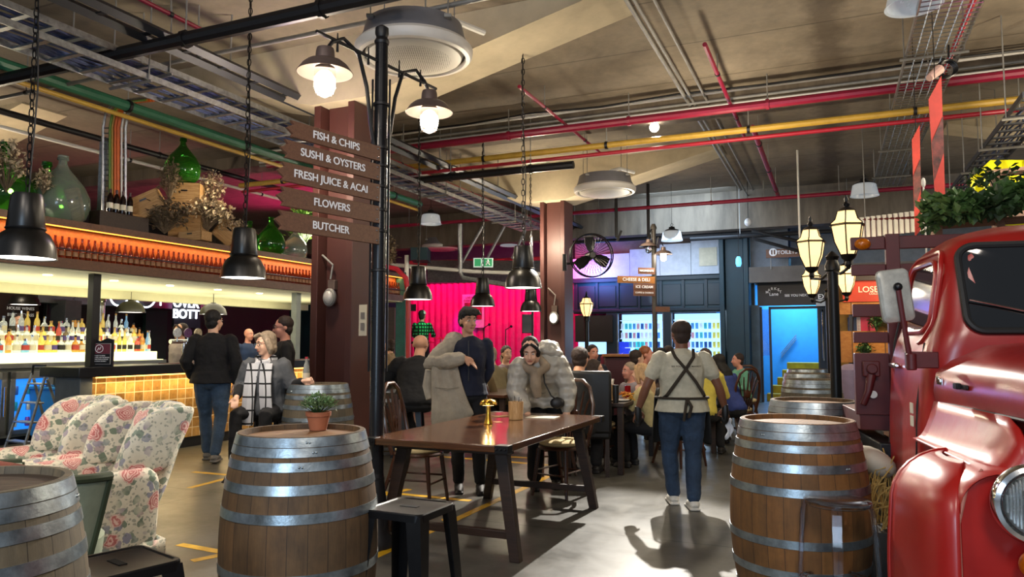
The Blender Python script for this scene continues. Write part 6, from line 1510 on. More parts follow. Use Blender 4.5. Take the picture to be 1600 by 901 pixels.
# ---------------- seated and distant people
def ppl(lb, px, py, d, rz, h=.46, kw=None, topc='333333', z0=0, **k):
    """someone whose head centre shows at px, py; seated (h = seat height) or standing (h = None)"""
    p = at(px, py, d); J = sit(h, **(kw or {})) if h else stand(**(kw or {})); hz = J['head'][2]; H = min(1.9, max(1.25 if k.pop('kid', 0) == 0 else .9, (p.z-z0)/hz*1.75)); k['z'] = z0
    q = Matrix.Rotation(rz, 3, 'Z') @ V((J['head'][0], J['head'][1], 0))*(H/1.75)
    k.setdefault('vox', .016); c = k.pop('top', None) or cloth('cloth_'+topc, topc)
    return person(lb, p.x-q.x, d-q.y, rz, J, H=H, top=c, group=k.pop('group', None), **k)
ppl('man in black t-shirt seated with his back to the camera at the diners table', 906, 561, 8.0, PI-.35, kw=dict(lean=.16, elL=(.30, -.12, .78), wrL=(.18, -.42, .82)), topc='101012', sleeve='short', skin='tan', hair='dark', style='short', vox=.011, wide=1.1)
ppl('woman with long brown hair in profile at the diners table', 931, 577, 8.75, PI/2-.2, topc='241e22', hair='dark', style='long', vox=.012)
ppl('diner with dark wavy hair low behind the man in the black t-shirt', 884, 580, 9.3, PI/2+.5, topc='2a1c1c', hair='dark', style='bob')
t, hx, g = ppl('blonde woman in cream sweater seated with hands raised to her face', 1000, 583, 8.45, -PI/2-.55, kw=dict(lean=.12, elL=(.22, -.26, .76), wrL=(.10, -.22, .98), elR=(-.2, -.26, .76), wrR=(-.08, -.24, .98)), topc='b0a070', hair='blond', style='long', vox=.011, face=False)
ppl('grey-blond diner in pale shirt facing left at the diners table', 982, 580, 9.2, -PI/2+.5, topc='8a8288', hair='grey', style='short', skin='pink')
ppl('man in dark shirt facing the camera behind the diners table', 927, 552, 11.2, .3, topc='1a2030', hair='dark', style='crop', skin='pink')
ppl('diner with ginger-grey hair in profile by the lit shopfront', 1011, 554, 11.0, PI/2-.3, topc='4a3a34', hair='ginger', style='crop', skin='pink')
ppl('diner with brown hair bent forward left of the ginger-haired one', 996, 560, 10.6, PI/2+.4, topc='3a2c24', hair='dark', style='short')
ppl('diner with dark hair just left of the waiter', 1032, 556, 11.4, PI, topc='221a28', hair='black', style='bob')
ppl('child in maroon cap by the second shop window', 1044, 552, 12.4, PI, topc='341822', hair='dark', style='short')
ppl('diner in white and yellow top behind the waiter on the right', 1103, 560, 9.4, PI-.5, topc='c0b04a', hair='dark', style='short', kw=dict(lean=.12))
ppl('diner in blue and white top leaning right of the waiter', 1122, 566, 10.4, PI+.5, topc='2a3a78', hair='black', style='long', kw=dict(lean=.2))
ppl('young child with a pale green collar sitting on a dark chair', 1152, 563, 11.7, -PI/2+.2, h=.5, kid=1, topc='5f9a80', hair='dark', style='short', skin='pink')
ppl('man in grey cap and tan jacket seen from behind near the stage', 766, 556, 10.7, PI+.5, topc='6d6248', hair='grey', style='crop', kw=dict(lean=.15), skin='tan')
ppl('woman in patterned dark top behind the young man in navy', 750, 568, 9.9, PI-.3, topc='5a4a2e', hair='dark', style='bob', kw=dict(lean=.12))
ppl('diner partly hidden left of the puffer woman', 792, 553, 11.5, .4, topc='6a5a5e', hair='dark', style='short')
ppl('man with fair hair seated left of the rust stage column', 788, 562, 12.6, PI, topc='8f8a70', hair='grey', style='crop')
ppl('person in beige coat at the far end of the bar', 608, 540, 12.4, -PI/2, h=None, topc='8a7458', hair='dark', style='bob')
ppl('older bald man in navy at the far side of the bar', 389, 523, 13.2, PI/2-.5, h=None, topc='1e3050', style='bald', skin='pink')
ppl('bartender in pale patterned shirt working behind the bar', 281, 518, 10.9, -.5, h=None, topc='8e8078', hair='dark', style='tied', skin='tan', vox=.012, kw=dict(lean=0) if False else None)
ppl('bartender half hidden behind the bottles at the far left', 30, 503, 11.9, .2, h=None, topc='201c1c', hair='dark', style='crop', skin='tan')
CHK = plaid('green_checked_shirt', '40c878', '0a2a18', 13, .45)
t, hx, g = ppl('musician in green checked shirt and white cap standing on the stage', 660, 493, 18.2, PI-.3, h=None, z0=.35, top=CHK, hair='dark', style='crop', skin='tan', kw=dict(elL=(.26, -.1, 1.15), wrL=(.1, -.26, 1.08), elR=(-.26, -.1, 1.15), wrR=(-.15, -.28, 1.15)))
m = MB(); m.sphere(hx(0, .015, .06), (.092, .10, .075), 14); m.sphere(hx(0, -.10, .05), (.06, .06, .01), 10); extra(m, 'white_cap', WHITE, t)
# ================================================================ stage end
t = thing('stage_backdrop', 'tall ribbed backdrop wall of the stage, lit magenta', 'stage backdrop', R(-8.5, 19, 0))
m = MB(); n_ = 130; x0, x1 = -11.75, -5.3
f_ = [(x0+(x1-x0)*i/n_, 19.0-.05*abs(math.sin(i*PI/4))) for i in range(n_+1)]
m.loft([[R(x, y, z) for x, y in f_]+[R(x, 19.12, z) for x, y in reversed(f_)] for z in (.0, 3.14)]); m.build('ribbed_sheet', mat('crimson_backdrop', 'c8206c', .6, var=.15), t, world=True, smooth=False)
m = MB(); m.room(x0, x1, 18.94, 19.14, 3.14, 3.22); m.build('top_trim', DARKW, t, world=True)
m = MB(); m.room(-12.2, -6.0, 16.9, 18.95, 0, .35); tag(m.build('stage_platform', BLACKP), 'low black stage platform below the magenta backdrop', 'stage')
m = MB(); m.room(-18, -11.75, 19.0, 19.2, 0, 3.2); struct(m.build('wall_stage_side', mat('bottle_green_wall', '0f3d3a', .6, var=.2, vs=1.2)))
t = thing('stage_poster', 'poster with red picture and text on the magenta backdrop', 'poster', R(-9.4, 18.92, 1.8))
a, b = ony(722, 512, 18.9), ony(756, 459, 18.9); m = MB(); m.room(a.x, b.x, 18.9, 18.93, a.z, b.z); m.build('sheet', mat('poster_white', 'c8b8b8', .6), t, world=True)
m = MB(); m.room(a.x+.08, b.x-.06, 18.885, 18.9, a.z+.25*(b.z-a.z), a.z+.75*(b.z-a.z)); m.build('picture', mat('poster_picture', '7a1820', .6, var=.8, vs=7), t, world=True)
for i, s in enumerate(('LIVE MUSIC', 'EVERY FRIDAY')): text(s, .09, mat('poster_ink', '6a1020', .6), t, R((a.x+b.x)/2, 18.88, b.z-.1-i*.09), (PI/2, 0, -A), world=True)
def boxat(name, lb, cat, px0, py0, px1, py1, d, th, mt, bev=.005, grp=None, par=None):
    a, b = at(px0, py1, d), at(px1, py0, d)
    if name in ('booth_bench', 'slatted_counter', 'timber_door_leaf', 'teal_hoarding'): a.z = 0
    m = MB(); m.hexa([V((x, y, z)) for z in (a.z, b.z) for x, y in ((a.x, d), (b.x, d), (b.x, d+th), (a.x, d+th))])
    return tag(m.build(name, mt, bev=bev), lb, cat, grp) if par is None else m.build(name, mt, par, bev=bev, world=True)
t = thing('loudspeaker', 'black loudspeaker on a pole right of the pink stage', 'loudspeaker', at(824, 600, 14.0))
boxat('cabinet', '', '', 816, 491, 831, 520, 14.0, .3, BLACK, par=t)
p = at(832, 520, 14.1); m = MB(); m.cyl((p.x, p.y, 0), (p.x, p.y, 2.1), .022); m.build('pole', BLACK, t, world=True)
for px, py, lb in ((756, 512, 'thin microphone stand centre of the pink stage'), (790, 515, 'microphone stand right of the poster'), (637, 540, 'microphone stand left of the musician')):
    p = at(px, py, 18.3); t = thing('microphone_stand', lb, 'microphone stand', (p.x, p.y, .35)); m = MB(); m.cyl((0, 0, 0), (0, 0, p.z-.35), .012); m.cyl((0, 0, p.z-.35), (.12, -.1, p.z-.28), .01); m.build('stand_pole', BLACK, t)
    m = MB()
    for k in range(3): a = k*2.1; m.cyl((0, 0, .08), (.25*math.cos(a), .25*math.sin(a), 0), .01)
    m.each('foot', BLACK, t); m = MB(); m.sphere((.14, -.12, p.z-.27), .035, 10); m.build('microphone', BLACK, t)
dk = at(700, 560, 18.6); t = thing('drum_kit', 'drum kit with cymbals on the pink stage', 'drum kit', (dk.x, dk.y, .35))
for c, r_, h_ in (((0, 0, .3), .28, .4), ((.42, -.1, .55), .17, .14), ((-.38, -.05, .6), .15, .2), ((.1, -.25, .72), .13, .18)):
    m = MB(); m.lathe([(r_, -h_/2), (r_, h_/2), (.02, h_/2)], 24, c); d_ = m.build('drum', mat('violet_drum', '5a3a90', .3, .2), t)
for c in ((.55, .1, 1.0), (-.5, .1, 1.05), (-.2, .2, 1.15)):
    m = MB(); m.lathe([(.2, 0), (.12, .02), (.03, .05), (.005, .05)], 28, c); y = m.build('cymbal', mat('brass_cymbal', 'b89848', .25, .9), t); m = MB(); m.cyl((c[0], c[1], 0), c, .01); m.build('cymbal_stand', CHROME, y)
m = MB(); p = at(634, 560, 15.9); m.cyl((p.x, p.y, 0), (p.x, p.y, 3.3), .05); tag(m.build('white_pole', WHITE), 'pale upright pole at the left side of the stage', 'pole')
m = MB(); q = [at(600, 416, 14.4), at(620, 420, 14.4), at(634, 434, 14.4), at(638, 460, 14.4), at(638, 600, 14.4)]; m.tube(q, .05, 8); tag(m.build('red_pipe', REDP), 'red pipe bending down beside the pale pole at the stage', 'pipe')
m = MB(); m.tube([at(640, 411, 17.5), at(760, 408, 17.5), at(850, 404, 17.5)], .06, 8); tag(m.build('red_pipe', REDP), 'straight red pipe above the stage backdrop', 'pipe')
m = MB(); m.tube([at(606, 413, 16.5), at(740, 424, 16.5), at(846, 428, 16.5)], .045, 8); tag(m.build('pale_pipe', WHITE), 'pale pipe slanting above the stage backdrop', 'pipe')
m = MB(); a = at(668, 424, 17.0); b = at(846, 424, 17.3); m.tube([a, b], .26, 4); tag(m.build('air_duct', GALV), 'silver rectangular air duct above the stage', 'duct')
m = MB(); m.tube([at(719, 350, 16.5), at(719, 425, 16.5), at(724, 434, 16.5), at(800, 446, 16.3)], .055, 8); tag(m.build('steel_pipe', GALV), 'bent steel pipe dropping in front of the duct', 'pipe')
for i, (a, b, w) in enumerate((((722, 410), (755, 352), 'left'), ((762, 402), (790, 350), 'middle'), ((800, 404), (830, 340), 'right'))):
    m = MB(); m.tube([at(*a, 16.6), at(*b, 16.6)], .035, 6); tag(m.build('steel_brace', GALV), w+' slanting steel brace above the stage', 'brace', 'slanting braces over the stage')
boxat('teal_bulkhead', 'dark teal boxed bulkhead left of the silver duct', 'bulkhead', 641, 386, 668, 406, 15.5, .6, TEAL)
boxat('timber_door_leaf', 'brown timber door leaf left of the stage', 'door panel', 597, 480, 617, 612, 13.6, .08, DARKW)
boxat('teal_hoarding', 'teal hoarding panel at the left of the stage', 'panel', 617, 425, 634, 612, 14.9, .1, mat('mid_teal', '1b5450', .6, var=.2))
def exit_sign(lb, px, py, d, w=.36, h=.17):
    p = at(px, py, d); t = thing('exit_sign', lb, 'exit sign', p, 0, 'running man exit signs')
    m = MB(); m.box((0, .03, 0), (w, .05, h)); m.build('light_box', mat('exit_white', 'd8e8dc', .5, emit='d8f0e0', es=.5), t)
    m = MB(); m.box((-w*.28, -.0, 0), (w*.32, .012, h*.8)); m.box((w*.24, -.0, 0), (w*.42, .012, h*.8)); m.build('green_panel', emis('exit_green', '1a9a5a', .5), t)
    m = MB(); m.sphere((w*.24, -.01, h*.24), .018, 8); m.tube([(w*.26, -.01, h*.15), (w*.22, -.01, 0), (w*.14, -.01, -h*.28)], .012, 6); m.tube([(w*.24, -.01, 0), (w*.34, -.01, -h*.28)], .01, 6); m.tube([(w*.14, -.01, h*.1), (w*.34, -.01, h*.06)], .008, 5); m.build('running_figure', LETTER, t)
    m = MB(); m.cyl((0, .03, h/2), (0, .03, ZC-p.z), .008); m.build('hanger_rod', GREYP, t)
exit_sign('green running man exit sign hanging before the stage duct', 755, 410, 13.5)
exit_sign('green running man exit sign under the toilets board', 1215, 408, 17.4, .42, .2)
exit_sign('tilted green and white exit sign right of the lanterns', 1354, 361, 11.5, .26, .15)
# posters on near column
p = R(*ony(567, 500, 6.714)); t = thing('notice', 'white paper notice on the right flange of the near rust column', 'notice', p, -A)
m = MB(); m.box((0, 0, 0), (.10, .008, .34)); m.build('sheet', PAPER, t)
m = MB(); m.box((.0, -.007, .05), (.05, .004, .07)); m.box((.0, -.007, -.07), (.05, .004, .08)); m.build('printed_blocks', mat('print_grey', '6a6560', .7), t)
boxat('wall_tablet', 'small black framed notice on the magenta backdrop', 'notice', 640, 475, 650, 486, 17.1, .03, BLACK)
# ================================================================ shopfront
t = thing('shopfront', 'dark teal shopfront with two bright windows full of packets', 'shopfront', R(-4, 18.6, 0))
Y = 18.6
xa = [ony(p, 500, Y).x for p in (898, 964, 1037, 1048, 1131)]; zt, zb = 2.15, .95
def rm(name, mt, *q, **k): m = MB(); m.room(*q); return m.build(name, mt, t, world=True, **k)
rm('fascia', TEAL, -6.3, -1.7, Y, Y+.2, zt+.02, 3.05); rm('stall_riser', TEAL, xa[1], -1.7, Y, Y+.2, 0, zb)
for a, b in ((xa[1]-.28, xa[1]), (xa[2], xa[3]), (xa[4], -1.7)): rm('pilaster', TEAL2, a, b, Y-.03, Y+.2, 0, zt+.06)
rm('cornice', TEAL2, -6.3, -1.7, Y-.09, Y+.02, 2.98, 3.08, bev=.01); rm('cornice', TEAL2, -6.3, -1.7, Y-.06, Y+.02, 2.2, 2.27, bev=.01)
for k in range(8):
    x = -6.2+.56*k; rm('fascia_panel', TEAL2, x+.04, x+.50, Y-.025, Y, 2.34, 2.88, bev=.008)
    rm('fascia_stile', TEAL2, x-.03, x+.03, Y-.05, Y, 2.27, 2.98)
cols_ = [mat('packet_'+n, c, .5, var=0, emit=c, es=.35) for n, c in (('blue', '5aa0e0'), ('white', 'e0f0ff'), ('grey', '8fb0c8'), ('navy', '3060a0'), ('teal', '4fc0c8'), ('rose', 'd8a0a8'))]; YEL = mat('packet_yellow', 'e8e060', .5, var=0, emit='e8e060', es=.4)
for w, (a, b) in enumerate(((xa[1], xa[2]), (xa[3], xa[4]))):
    rm('window_frame', STEEL, a, a+.03, Y-.01, Y+.05, zb, zt); rm('window_frame', STEEL, b-.03, b, Y-.01, Y+.05, zb, zt)
    rm('lit_cabinet_back', CABINET, a, b, Y+.5, Y+.52, zb, zt); rm('cabinet_floor', WHITE, a, b, Y+.05, Y+.5, zb-.02, zb)
    rm('window_pane', mat('shop_glass', 'eef6ff', .02, var=0, trans=1, ior=1.1), a, b, Y+.02, Y+.025, zb, zt)
    for k in range(5):
        z = zb+.1+k*.235; rm('shelf', emis('lit_shelf', 'd0e8ff', .8), a+.03, b-.03, Y+.18, Y+.48, z-.02, z)
rp = random.Random(9); first = {}
for w, (a, b) in enumerate(((xa[1], xa[2]), (xa[3], xa[4]))):
    for k in range(4):
        z = zb+.1+k*.235; x = a+.08; nn = -1
        while x < b-.1:
            yl = w == 1 and x > b-.3; mt = YEL if yl else rp.choice(cols_); key = mt.name
            nn += 1; lb = '%s packet, %s from left, %s shelf of the %s lit shop window' % (key.split('_')[1], ORD[nn] if nn else 'first', ('lowest', 'second', 'third', 'top')[k], ('left', 'right')[w])
            if key not in first:
                m = MB(); m.hexa([V((sx*.035, sy, z_)) for z_ in (0, .15) for sx, sy in ((-1, 0), (1, 0), (1, .05), (-1, .05))]); o = m.build('packet', mt, smooth=False); first[key] = o
                o.location = R(x, Y+.24, z); o.rotation_euler = (0, 0, -A); tag(o, lb, 'packet', 'packets in the lit shop windows')
            else:
                o = first[key].copy(); COL.objects.link(o); o.location = R(x, Y+.24, z); o['label'] = lb
            x += .105 if not yl else .1
light('AREA', 'shop_window_glow', R(-3.8, Y-.3, 1.7), 40, (.6, .82, 1), 3.2, R(-3.8, Y-3, 1.2), sy=1.0)
boxat('lit_logo_panel', 'blue backlit panel with a pale emblem in the shop window', 'panel', 968, 534, 985, 553, 19.2, .02, emis('blue_panel', '2038c8', .9))
boxat('round_teal_display', 'teal and yellow display behind the shop glass', 'display', 992, 534, 1012, 552, 19.2, .02, emis('teal_display', '20c8c0', .9))
t = thing('serving_hatch', 'black screen above a bright serving counter left of the shop window', 'counter', R(-5.8, 18.4, 0))
m = MB(); a, b = ony(899, 534, 18.5), ony(957, 492, 18.5); m.room(a.x, b.x, 18.5, 18.6, a.z, b.z); m.build('black_screen', mat('screen_black', '08080a', .3, var=0), t, world=True)
c = ony(899, 553, 18.5); m = MB(); m.room(a.x, b.x, 18.75, 18.8, c.z, a.z); m.build('lit_back', CABINET, t, world=True); m = MB(); m.room(a.x-.1, b.x, 18.4, 18.7, 0, c.z); m.build('counter_front', TEAL2, t, world=True)
boxat('booth_bench', 'maroon padded booth bench in front of the shop windows', 'bench', 944, 556, 1002, 600, 12.6, .5, mat('maroon_vinyl', '43141f', .4, var=.1), .03)
boxat('booth_ledge', 'orange timber ledge on top of the maroon booth', 'ledge', 944, 553, 990, 557, 12.5, .3, SIGNO)
m = MB(); m.room(-6.3, -1.75, 18.75, 18.9, 3.1, ZC); struct(m.build('wall_above_shop', mat('mottled_concrete_wall', '6f6a60', .9, var=.35, vs=1.4, coord='Position')))
t = thing('mezzanine_panel', 'pale blue-grey panelled band above the teal shopfront', 'panel', R(-4, 18.55, 3.1))
X0 = -6.3
for k in range(5):
    x = -6.3+k*.78; m = MB(); m.room(x, min(x+.77, -2.42), 18.52, 18.6, 3.1, 3.62+.09*k); m.build('panel_sheet', mat('pale_panel', 'aab4bc', .5, var=.1), t, world=True)
m = MB(); m.room(-2.98, -2.55, 18.49, 18.52, 3.3, 3.75); m.build('hatch_cover', mat('cream_hatch', 'b8b49a', .5), t, world=True)
light('AREA', 'mezzanine_blue', R(-5.6, 17.9, 3.15), 45, (.12, .3, 1), .8, R(-5.4, 18.6, 3.5))
light('AREA', 'mezzanine_white', R(-3.6, 17.95, 3.1), 12, (.75, .85, 1), 1.6, R(-3.4, 18.6, 3.5))
pipe('black_pipe', 'straight black pipe above the pale mezzanine band', BLACKP, 1010, 372, 3.95, 'v', -2.6, 2.6, .05, hn=3)
# black dropper brackets under the beam
for px, lb in ((963, 'left'), (1013, 'right')):
    a = at(px, 335, 15.8); b = at(px, 372, 15.8); m = MB(); a.z = ZC; m.box(a.lerp(b, .5), (.06, .06, a.z-b.z)); m.box(b+V((.06, 0, .05)), (.05, .05, .25), Matrix.Rotation(.4, 3, 'Y')); tag(m.build('black_bracket', BLACK), lb+' black drop bracket in front of the concrete beam', 'bracket')
# ================================================================ doorway side
m = MB(); m.room(-1.75, 9, 17.9, 18.1, 2.8, 3.16); struct(m.build('trim_2', mat('grey_lintel', '6b635c', .8, var=.2, vs=1.5)))
m = MB(); m.room(-1.75, -.9, 18.3, 18.4, 3.16, ZC); m.room(-.9, 9, 19.5, 19.6, 3.1, ZC); struct(m.build('wall_mezzanine', mat('cool_grey_wall', '7b828c', .8, var=.12)))
m = MB(); m.room(-.27, 1.2, 18.5, 18.7, 0, 2.3); struct(m.build('wall_door_side', mat('navy_wall', '1a2736', .7, var=.2)))
m = MB(); m.room(-1.85, -1.58, 18.4, 18.65, 0, 2.3); struct(m.build('trim_3', mat('steel_blue_post', '3d5566', .5, var=.3, vs=3)))
BLU = mat('bright_blue_wall', '2a86c8', .7, var=.06)
m = MB(); m.room(-3.0, 1.5, 21.4, 21.6, 0, 3.0); struct(m.build('wall_stairwell', BLU))
m = MB(); m.room(.2, .35, 18.8, 21.4, 0, 3.0); struct(m.build('wall_stairwell_side', BLU))
light('AREA', 'stairwell_light', R(-.9, 20.3, 2.9), 150, (.45, .75, 1), 1.4, R(-.9, 21.0, 0))
t = thing('door_frame', 'slim steel door frame at the blue doorway', 'door frame', R(-.9, 18.6, 0))
for x in (-1.56, -1.36, -.29): m = MB(); m.room(x-.025, x+.025, 18.52, 18.6, 0, 2.26); m.build('jamb', DGREY, t, world=True)
m = MB(); m.room(-1.36, -.29, 18.52, 18.6, 2.2, 2.26); m.build('head', DGREY, t, world=True)
m = MB(); m.room(-1.56, -1.36, 18.55, 18.56, 1.1, 2.2); m.build('side_glass', mat('blue_side_glass', '9fd0f8', .05, var=0, trans=.8), t, world=True)
m = MB(); m.tube([R(-.2, 18.45, 1.0), R(-.2, 18.4, 1.1), R(-.2, 18.4, 2.1), R(-.2, 18.45, 2.15)], .025, 8); m.build('pull_handle', CHROME, t, world=True)
for k in range(3):
    m = MB(); m.tube([R(-1.3, 21.3, 1.0+k*.06), R(-.9, 21.3, 1.5+k*.06)], .012, 6); tag(m.build('wall_rail', GALV), ('lowest', 'middle', 'top')[k]+' thin handrail on the blue stairwell wall', 'handrail')
t = thing('yellow_steps', 'short flight of yellow steps inside the blue doorway', 'steps', R(-.7, 19.5, 0))
for k in range(5):
    m = MB(); m.room(-1.5+k*.1, .0, 18.9+k*.33, 19.3+k*.33, .0 if k == 0 else k*.18, .18+k*.18); m.build('step', mat('yellow_step_paint', 'a8900c', .6, var=.25, vs=4), t, world=True, bev=.01)
t = thing('fascia_sign', 'dark brown fascia sign with white emblem and farewell lettering over the doorway', 'sign', R(-.8, 18.45, 2.27))
m = MB(); m.room(-1.62, .35, 18.42, 18.5, 2.28, 2.83); m.build('sign_board', mat('dark_sign_board', '231c1c', .5, var=.1), t, world=True)
p = ony(1252, 461, 18.4); text('SEE YOU NEXT TIME.', .078, LETTER, t, R(p.x, 18.41, p.z), (PI/2, 0, -A), world=True)
p = ony(1209, 458, 18.4)
for i, ch in enumerate('MARKET'):
    a = PI*(.88-.76*i/5); text(ch, .09, LETTER, t, R(p.x+.16*math.cos(a), 18.41, p.z-.02+.13*math.sin(a)), (PI/2, 0, -A), world=True)
text('Lane', .11, LETTER, t, R(p.x, 18.41, p.z-.02), (PI/2, 0, -A), world=True)
t = thing('exit_board', 'square black and white EXIT board beside the lamp post', 'sign', R(-.1, 18.3, 2.3))
a, b = ony(1275, 478, 18.3), ony(1296, 457, 18.3); m = MB(); m.room(a.x, b.x+.1, 18.3, 18.34, (a.z+b.z)/2, b.z); m.build('upper_plate', BLACK, t, world=True)
m = MB(); m.room(a.x, b.x+.1, 18.3, 18.34, a.z, (a.z+b.z)/2); m.build('lower_plate', mat('grey_plate', 'a8acb0', .5), t, world=True)
text('EXIT', .15, LETTER, t, R((a.x+b.x)/2+.05, 18.29, b.z-.09), (PI/2, 0, -A), world=True); text('> 12', .07, LETTERD, t, R((a.x+b.x)/2+.05, 18.29, a.z+.1), (PI/2, 0, -A), world=True)
t = thing('toilets_sign', 'brown TOILETS board with a round white symbol', 'sign', R(-.8, 17.8, 3.4))
a, b = ony(1197, 403, 17.85), ony(1275, 386, 17.85); m = MB(); m.room(a.x, b.x, 17.85, 17.9, a.z, b.z); m.build('sign_board', SIGNW, t, world=True)
p = ony(1230, 394, 17.85); text('TOILETS', .115, LETTER, t, R(p.x, 17.84, p.z), (PI/2, 0, -A), world=True)
p = ony(1208, 394, 17.85); m = MB(); m.cyl(R(p.x, 17.83, p.z), R(p.x, 17.85, p.z), .09, n=24); m.build('round_symbol', LETTER, t, world=True); m = MB(); m.cyl(R(p.x-.03, 17.82, p.z-.05), R(p.x-.03, 17.82, p.z+.05), .014); m.cyl(R(p.x+.03, 17.82, p.z-.05), R(p.x+.03, 17.82, p.z+.05), .014); m.each('figure', SIGNW, t, world=True)
m = MB()
for x in (a.x+.1, b.x-.1): m.cyl(R(x, 17.87, 3.1), R(x, 17.87, a.z+.02), .01)
m.each('bracket', GREYP, t, world=True)
boxat('dark_opening', 'dark doorway opening left of the toilets board', 'opening', 1184, 389, 1198, 415, 18.2, .05, BLACK)
t = thing('globe_lamp', 'pale oval lamp on the top of the teal column', 'lamp', at(1169, 347, 15.6)); m = MB(); m.sphere((0, 0, 0), (.08, .08, .09), 16); m.build('globe', mat('pearl_globe', 'c8c8c8', .2), t); m = MB(); m.cyl((0, .0, .08), (0, 0, ZC-at(1169, 347, 15.6).z), .006); m.build('cord', BLACK, t)
t = thing('blue_lantern', 'small blue glowing hanging lamp on the teal column', 'lamp', at(1154, 408, 15.3)); m = MB(); m.lathe([(.04, -.11), (.06, -.05), (.055, .05), (.03, .1)], 16); m.build('lantern_body', emis('blue_glow', '6ac8ff', 1.6), t); m = MB(); m.cyl((0, .0, .1), (0, 0, ZC-at(1154, 408, 15.3).z), .005); m.build('cord', BLACK, t)
# railings and truss bits upper right
pipe('black_pipe', 'long black pipe under the beam on the right', BLACKP, 1320, 360, 3.75, 'v', -3.2, 5.5, .05, hn=4)
for a, b, w in (((1175, 360), (1262, 380), 'upper'), ((1175, 372), (1262, 396), 'lower')): m = MB(); m.tube([at(*a, 15.8), at(*b, 15.2)], .035, 8); tag(m.build('truss_bar', BLACKP), w+' slanting black bar behind the left lantern', 'bar')
m = MB(); a = at(1247, 282, 13); m.cyl((a.x, a.y, at(1247, 385, 13).z), (a.x, a.y, ZC), .018); tag(m.build('drop_rod', WHITE), 'long white drop rod left of the lanterns', 'rod')
t = thing('slatted_fence', 'white corrugated screen with red edges above the truck headboard', 'screen', at(1390, 372, 10.5))
a, b = at(1330, 374, 10.5), at(1475, 342, 10.5)
for k in range(19):
    x = a.x+(b.x-a.x)*k/18; m = MB(); m.box((x, 10.5-.2*k/18, (a.z+b.z)/2+.008*k), (.05, .04, b.z-a.z)); m.build('pale_slat', WHITE, t, world=True)
    m = MB(); m.box((x+.035, 10.51-.2*k/18, (a.z+b.z)/2+.008*k), (.016, .03, b.z-a.z)); m.build('red_edge', TRUCKD, t, world=True)
m = MB(); m.tube([at(1330, 344, 10.5), at(1475, 338, 10.3)], .02, 6); m.build('top_rail', TRUCKD, t, world=True)
m = MB(); m.tube([at(1330, 373, 10.52), at(1330, 700, 10.6)], .03, 6); m.build('support', DGREY, t, world=True)
# ---------------- juice stall
t = thing('juice_stall', 'orange timber stall under a red LOSE THE BOOZE sign behind the truck', 'stall', R(1.3, 11.6, 0))
Y = 11.6; p0, p1 = ony(1317, 472, Y), ony(1405, 437, Y)
m = MB(); m.room(p0.x, p0.x+2.6, Y-.06, Y, p0.z, p1.z); m.build('sign_board', mat('orange_red_sign', 'c0391f', .6, var=.08), t, world=True)
text('LOSE THE BOOZE', .115, mat('cream_letter', 'e8d8c0', .6, var=0, emit='e8d8c0', es=.1), t, R(p0.x+.66, Y-.065, (p0.z+p1.z)/2+.02), (PI/2, 0, -A), world=True)
text('COLD PRESSED JUICE & SODA', .042, MC['cream_letter'], t, R(p0.x+.62, Y-.065, p0.z+.11), (PI/2, 0, -A), world=True)
q = ony(1317, 430, Y); m = MB(); m.room(p0.x-.05, p0.x+2.7, Y-.1, Y+.3, p1.z, q.z); m.build('canopy_edge', DARKW, t, world=True)
OR_ = mk_wood('orange_stall_board', '9a5a14', 'b8742a', 'c88a3c', .6, 1.2, planks=6)
def zr(py): return ony(1340, py, Y).z
m = MB(); m.room(p0.x-.1, p0.x+2.6, Y-.04, Y, zr(491), p0.z); m.build('upper_board', OR_, t, world=True)
m = MB(); m.room(p0.x-.1, p0.x+2.6, Y-.04, Y, zr(566), zr(517)); m.build('middle_board', OR_, t, world=True)
m = MB(); m.room(p0.x-.1, p0.x+2.6, Y+.4, Y+.45, 0, 2.3); m.build('back_board', mat('amber_back_board', '96702e', .7, var=.3, vs=5), t, world=True)
m = MB(); m.room(p0.x-.1, p0.x+2.6, Y-.04, Y+.4, 0, .9); m.build('counter_front', mat('grey_counter', '3a3a3e', .6, var=.3, vs=4), t, world=True)
m = MB(); a = ony(1353, 570, Y-.05); m.room(a.x-.02, a.x+.03, Y-.08, Y-.04, a.z, ony(1353, 530, Y-.05).z); m.build('slot', BLACK, t, world=True)
for px, w_, c, nm in ((1332, .12, '1a2c50', 'navy'), (1342, .05, 'd8c8c0', 'white'), (1350, .16, 'c02040', 'crimson'), (1362, .1, 'c83c50', 'pink')):
    a = ony(px, 515, Y+.1); m = MB(); m.room(a.x-w_/2, a.x+w_/2, Y+.1, Y+.2, zr(517), zr(495)); tag(m.build('juice_carton', mat('carton_'+nm, c, .5)), nm+' carton on the juice stall shelf', 'carton')
foliage('wreath', 'leafy green wreath hanging on the juice stall', 'wreath', onc(1369, 505, 11.4) if False else R(*ony(1369, 503, 11.45)), (.10, .05, .13), 160, LEAF, LEAFD, .05)
foliage('wreath', 'small green sprig on the lower stall opening', 'wreath', R(*ony(1351, 545, 11.45)), (.12, .05, .12), 140, LEAF, LEAFD, .05)
light('AREA', 'stall_light', R(1.0, 10.6, 2.6), 26, (1, .8, .5), .8, R(1.0, 11.6, 1.5))
t = thing('round_bin', 'pale rounded bin lid and red cup behind the lamp post', 'bin', at(1330, 590, 9.0)); p = t.location; m = MB(); m.lathe([(.16, -p.z), (.17, 0), (.16, .1), (.08, .16), (.01, .17)], 20); m.build('bin_body', mat('mauve_bin', '7a6a80', .5), t); m = MB(); m.lathe([(.03, .14), (.045, .24)], 14, (.1, -.1, -.12)); m.build('red_cup', REDP, t)
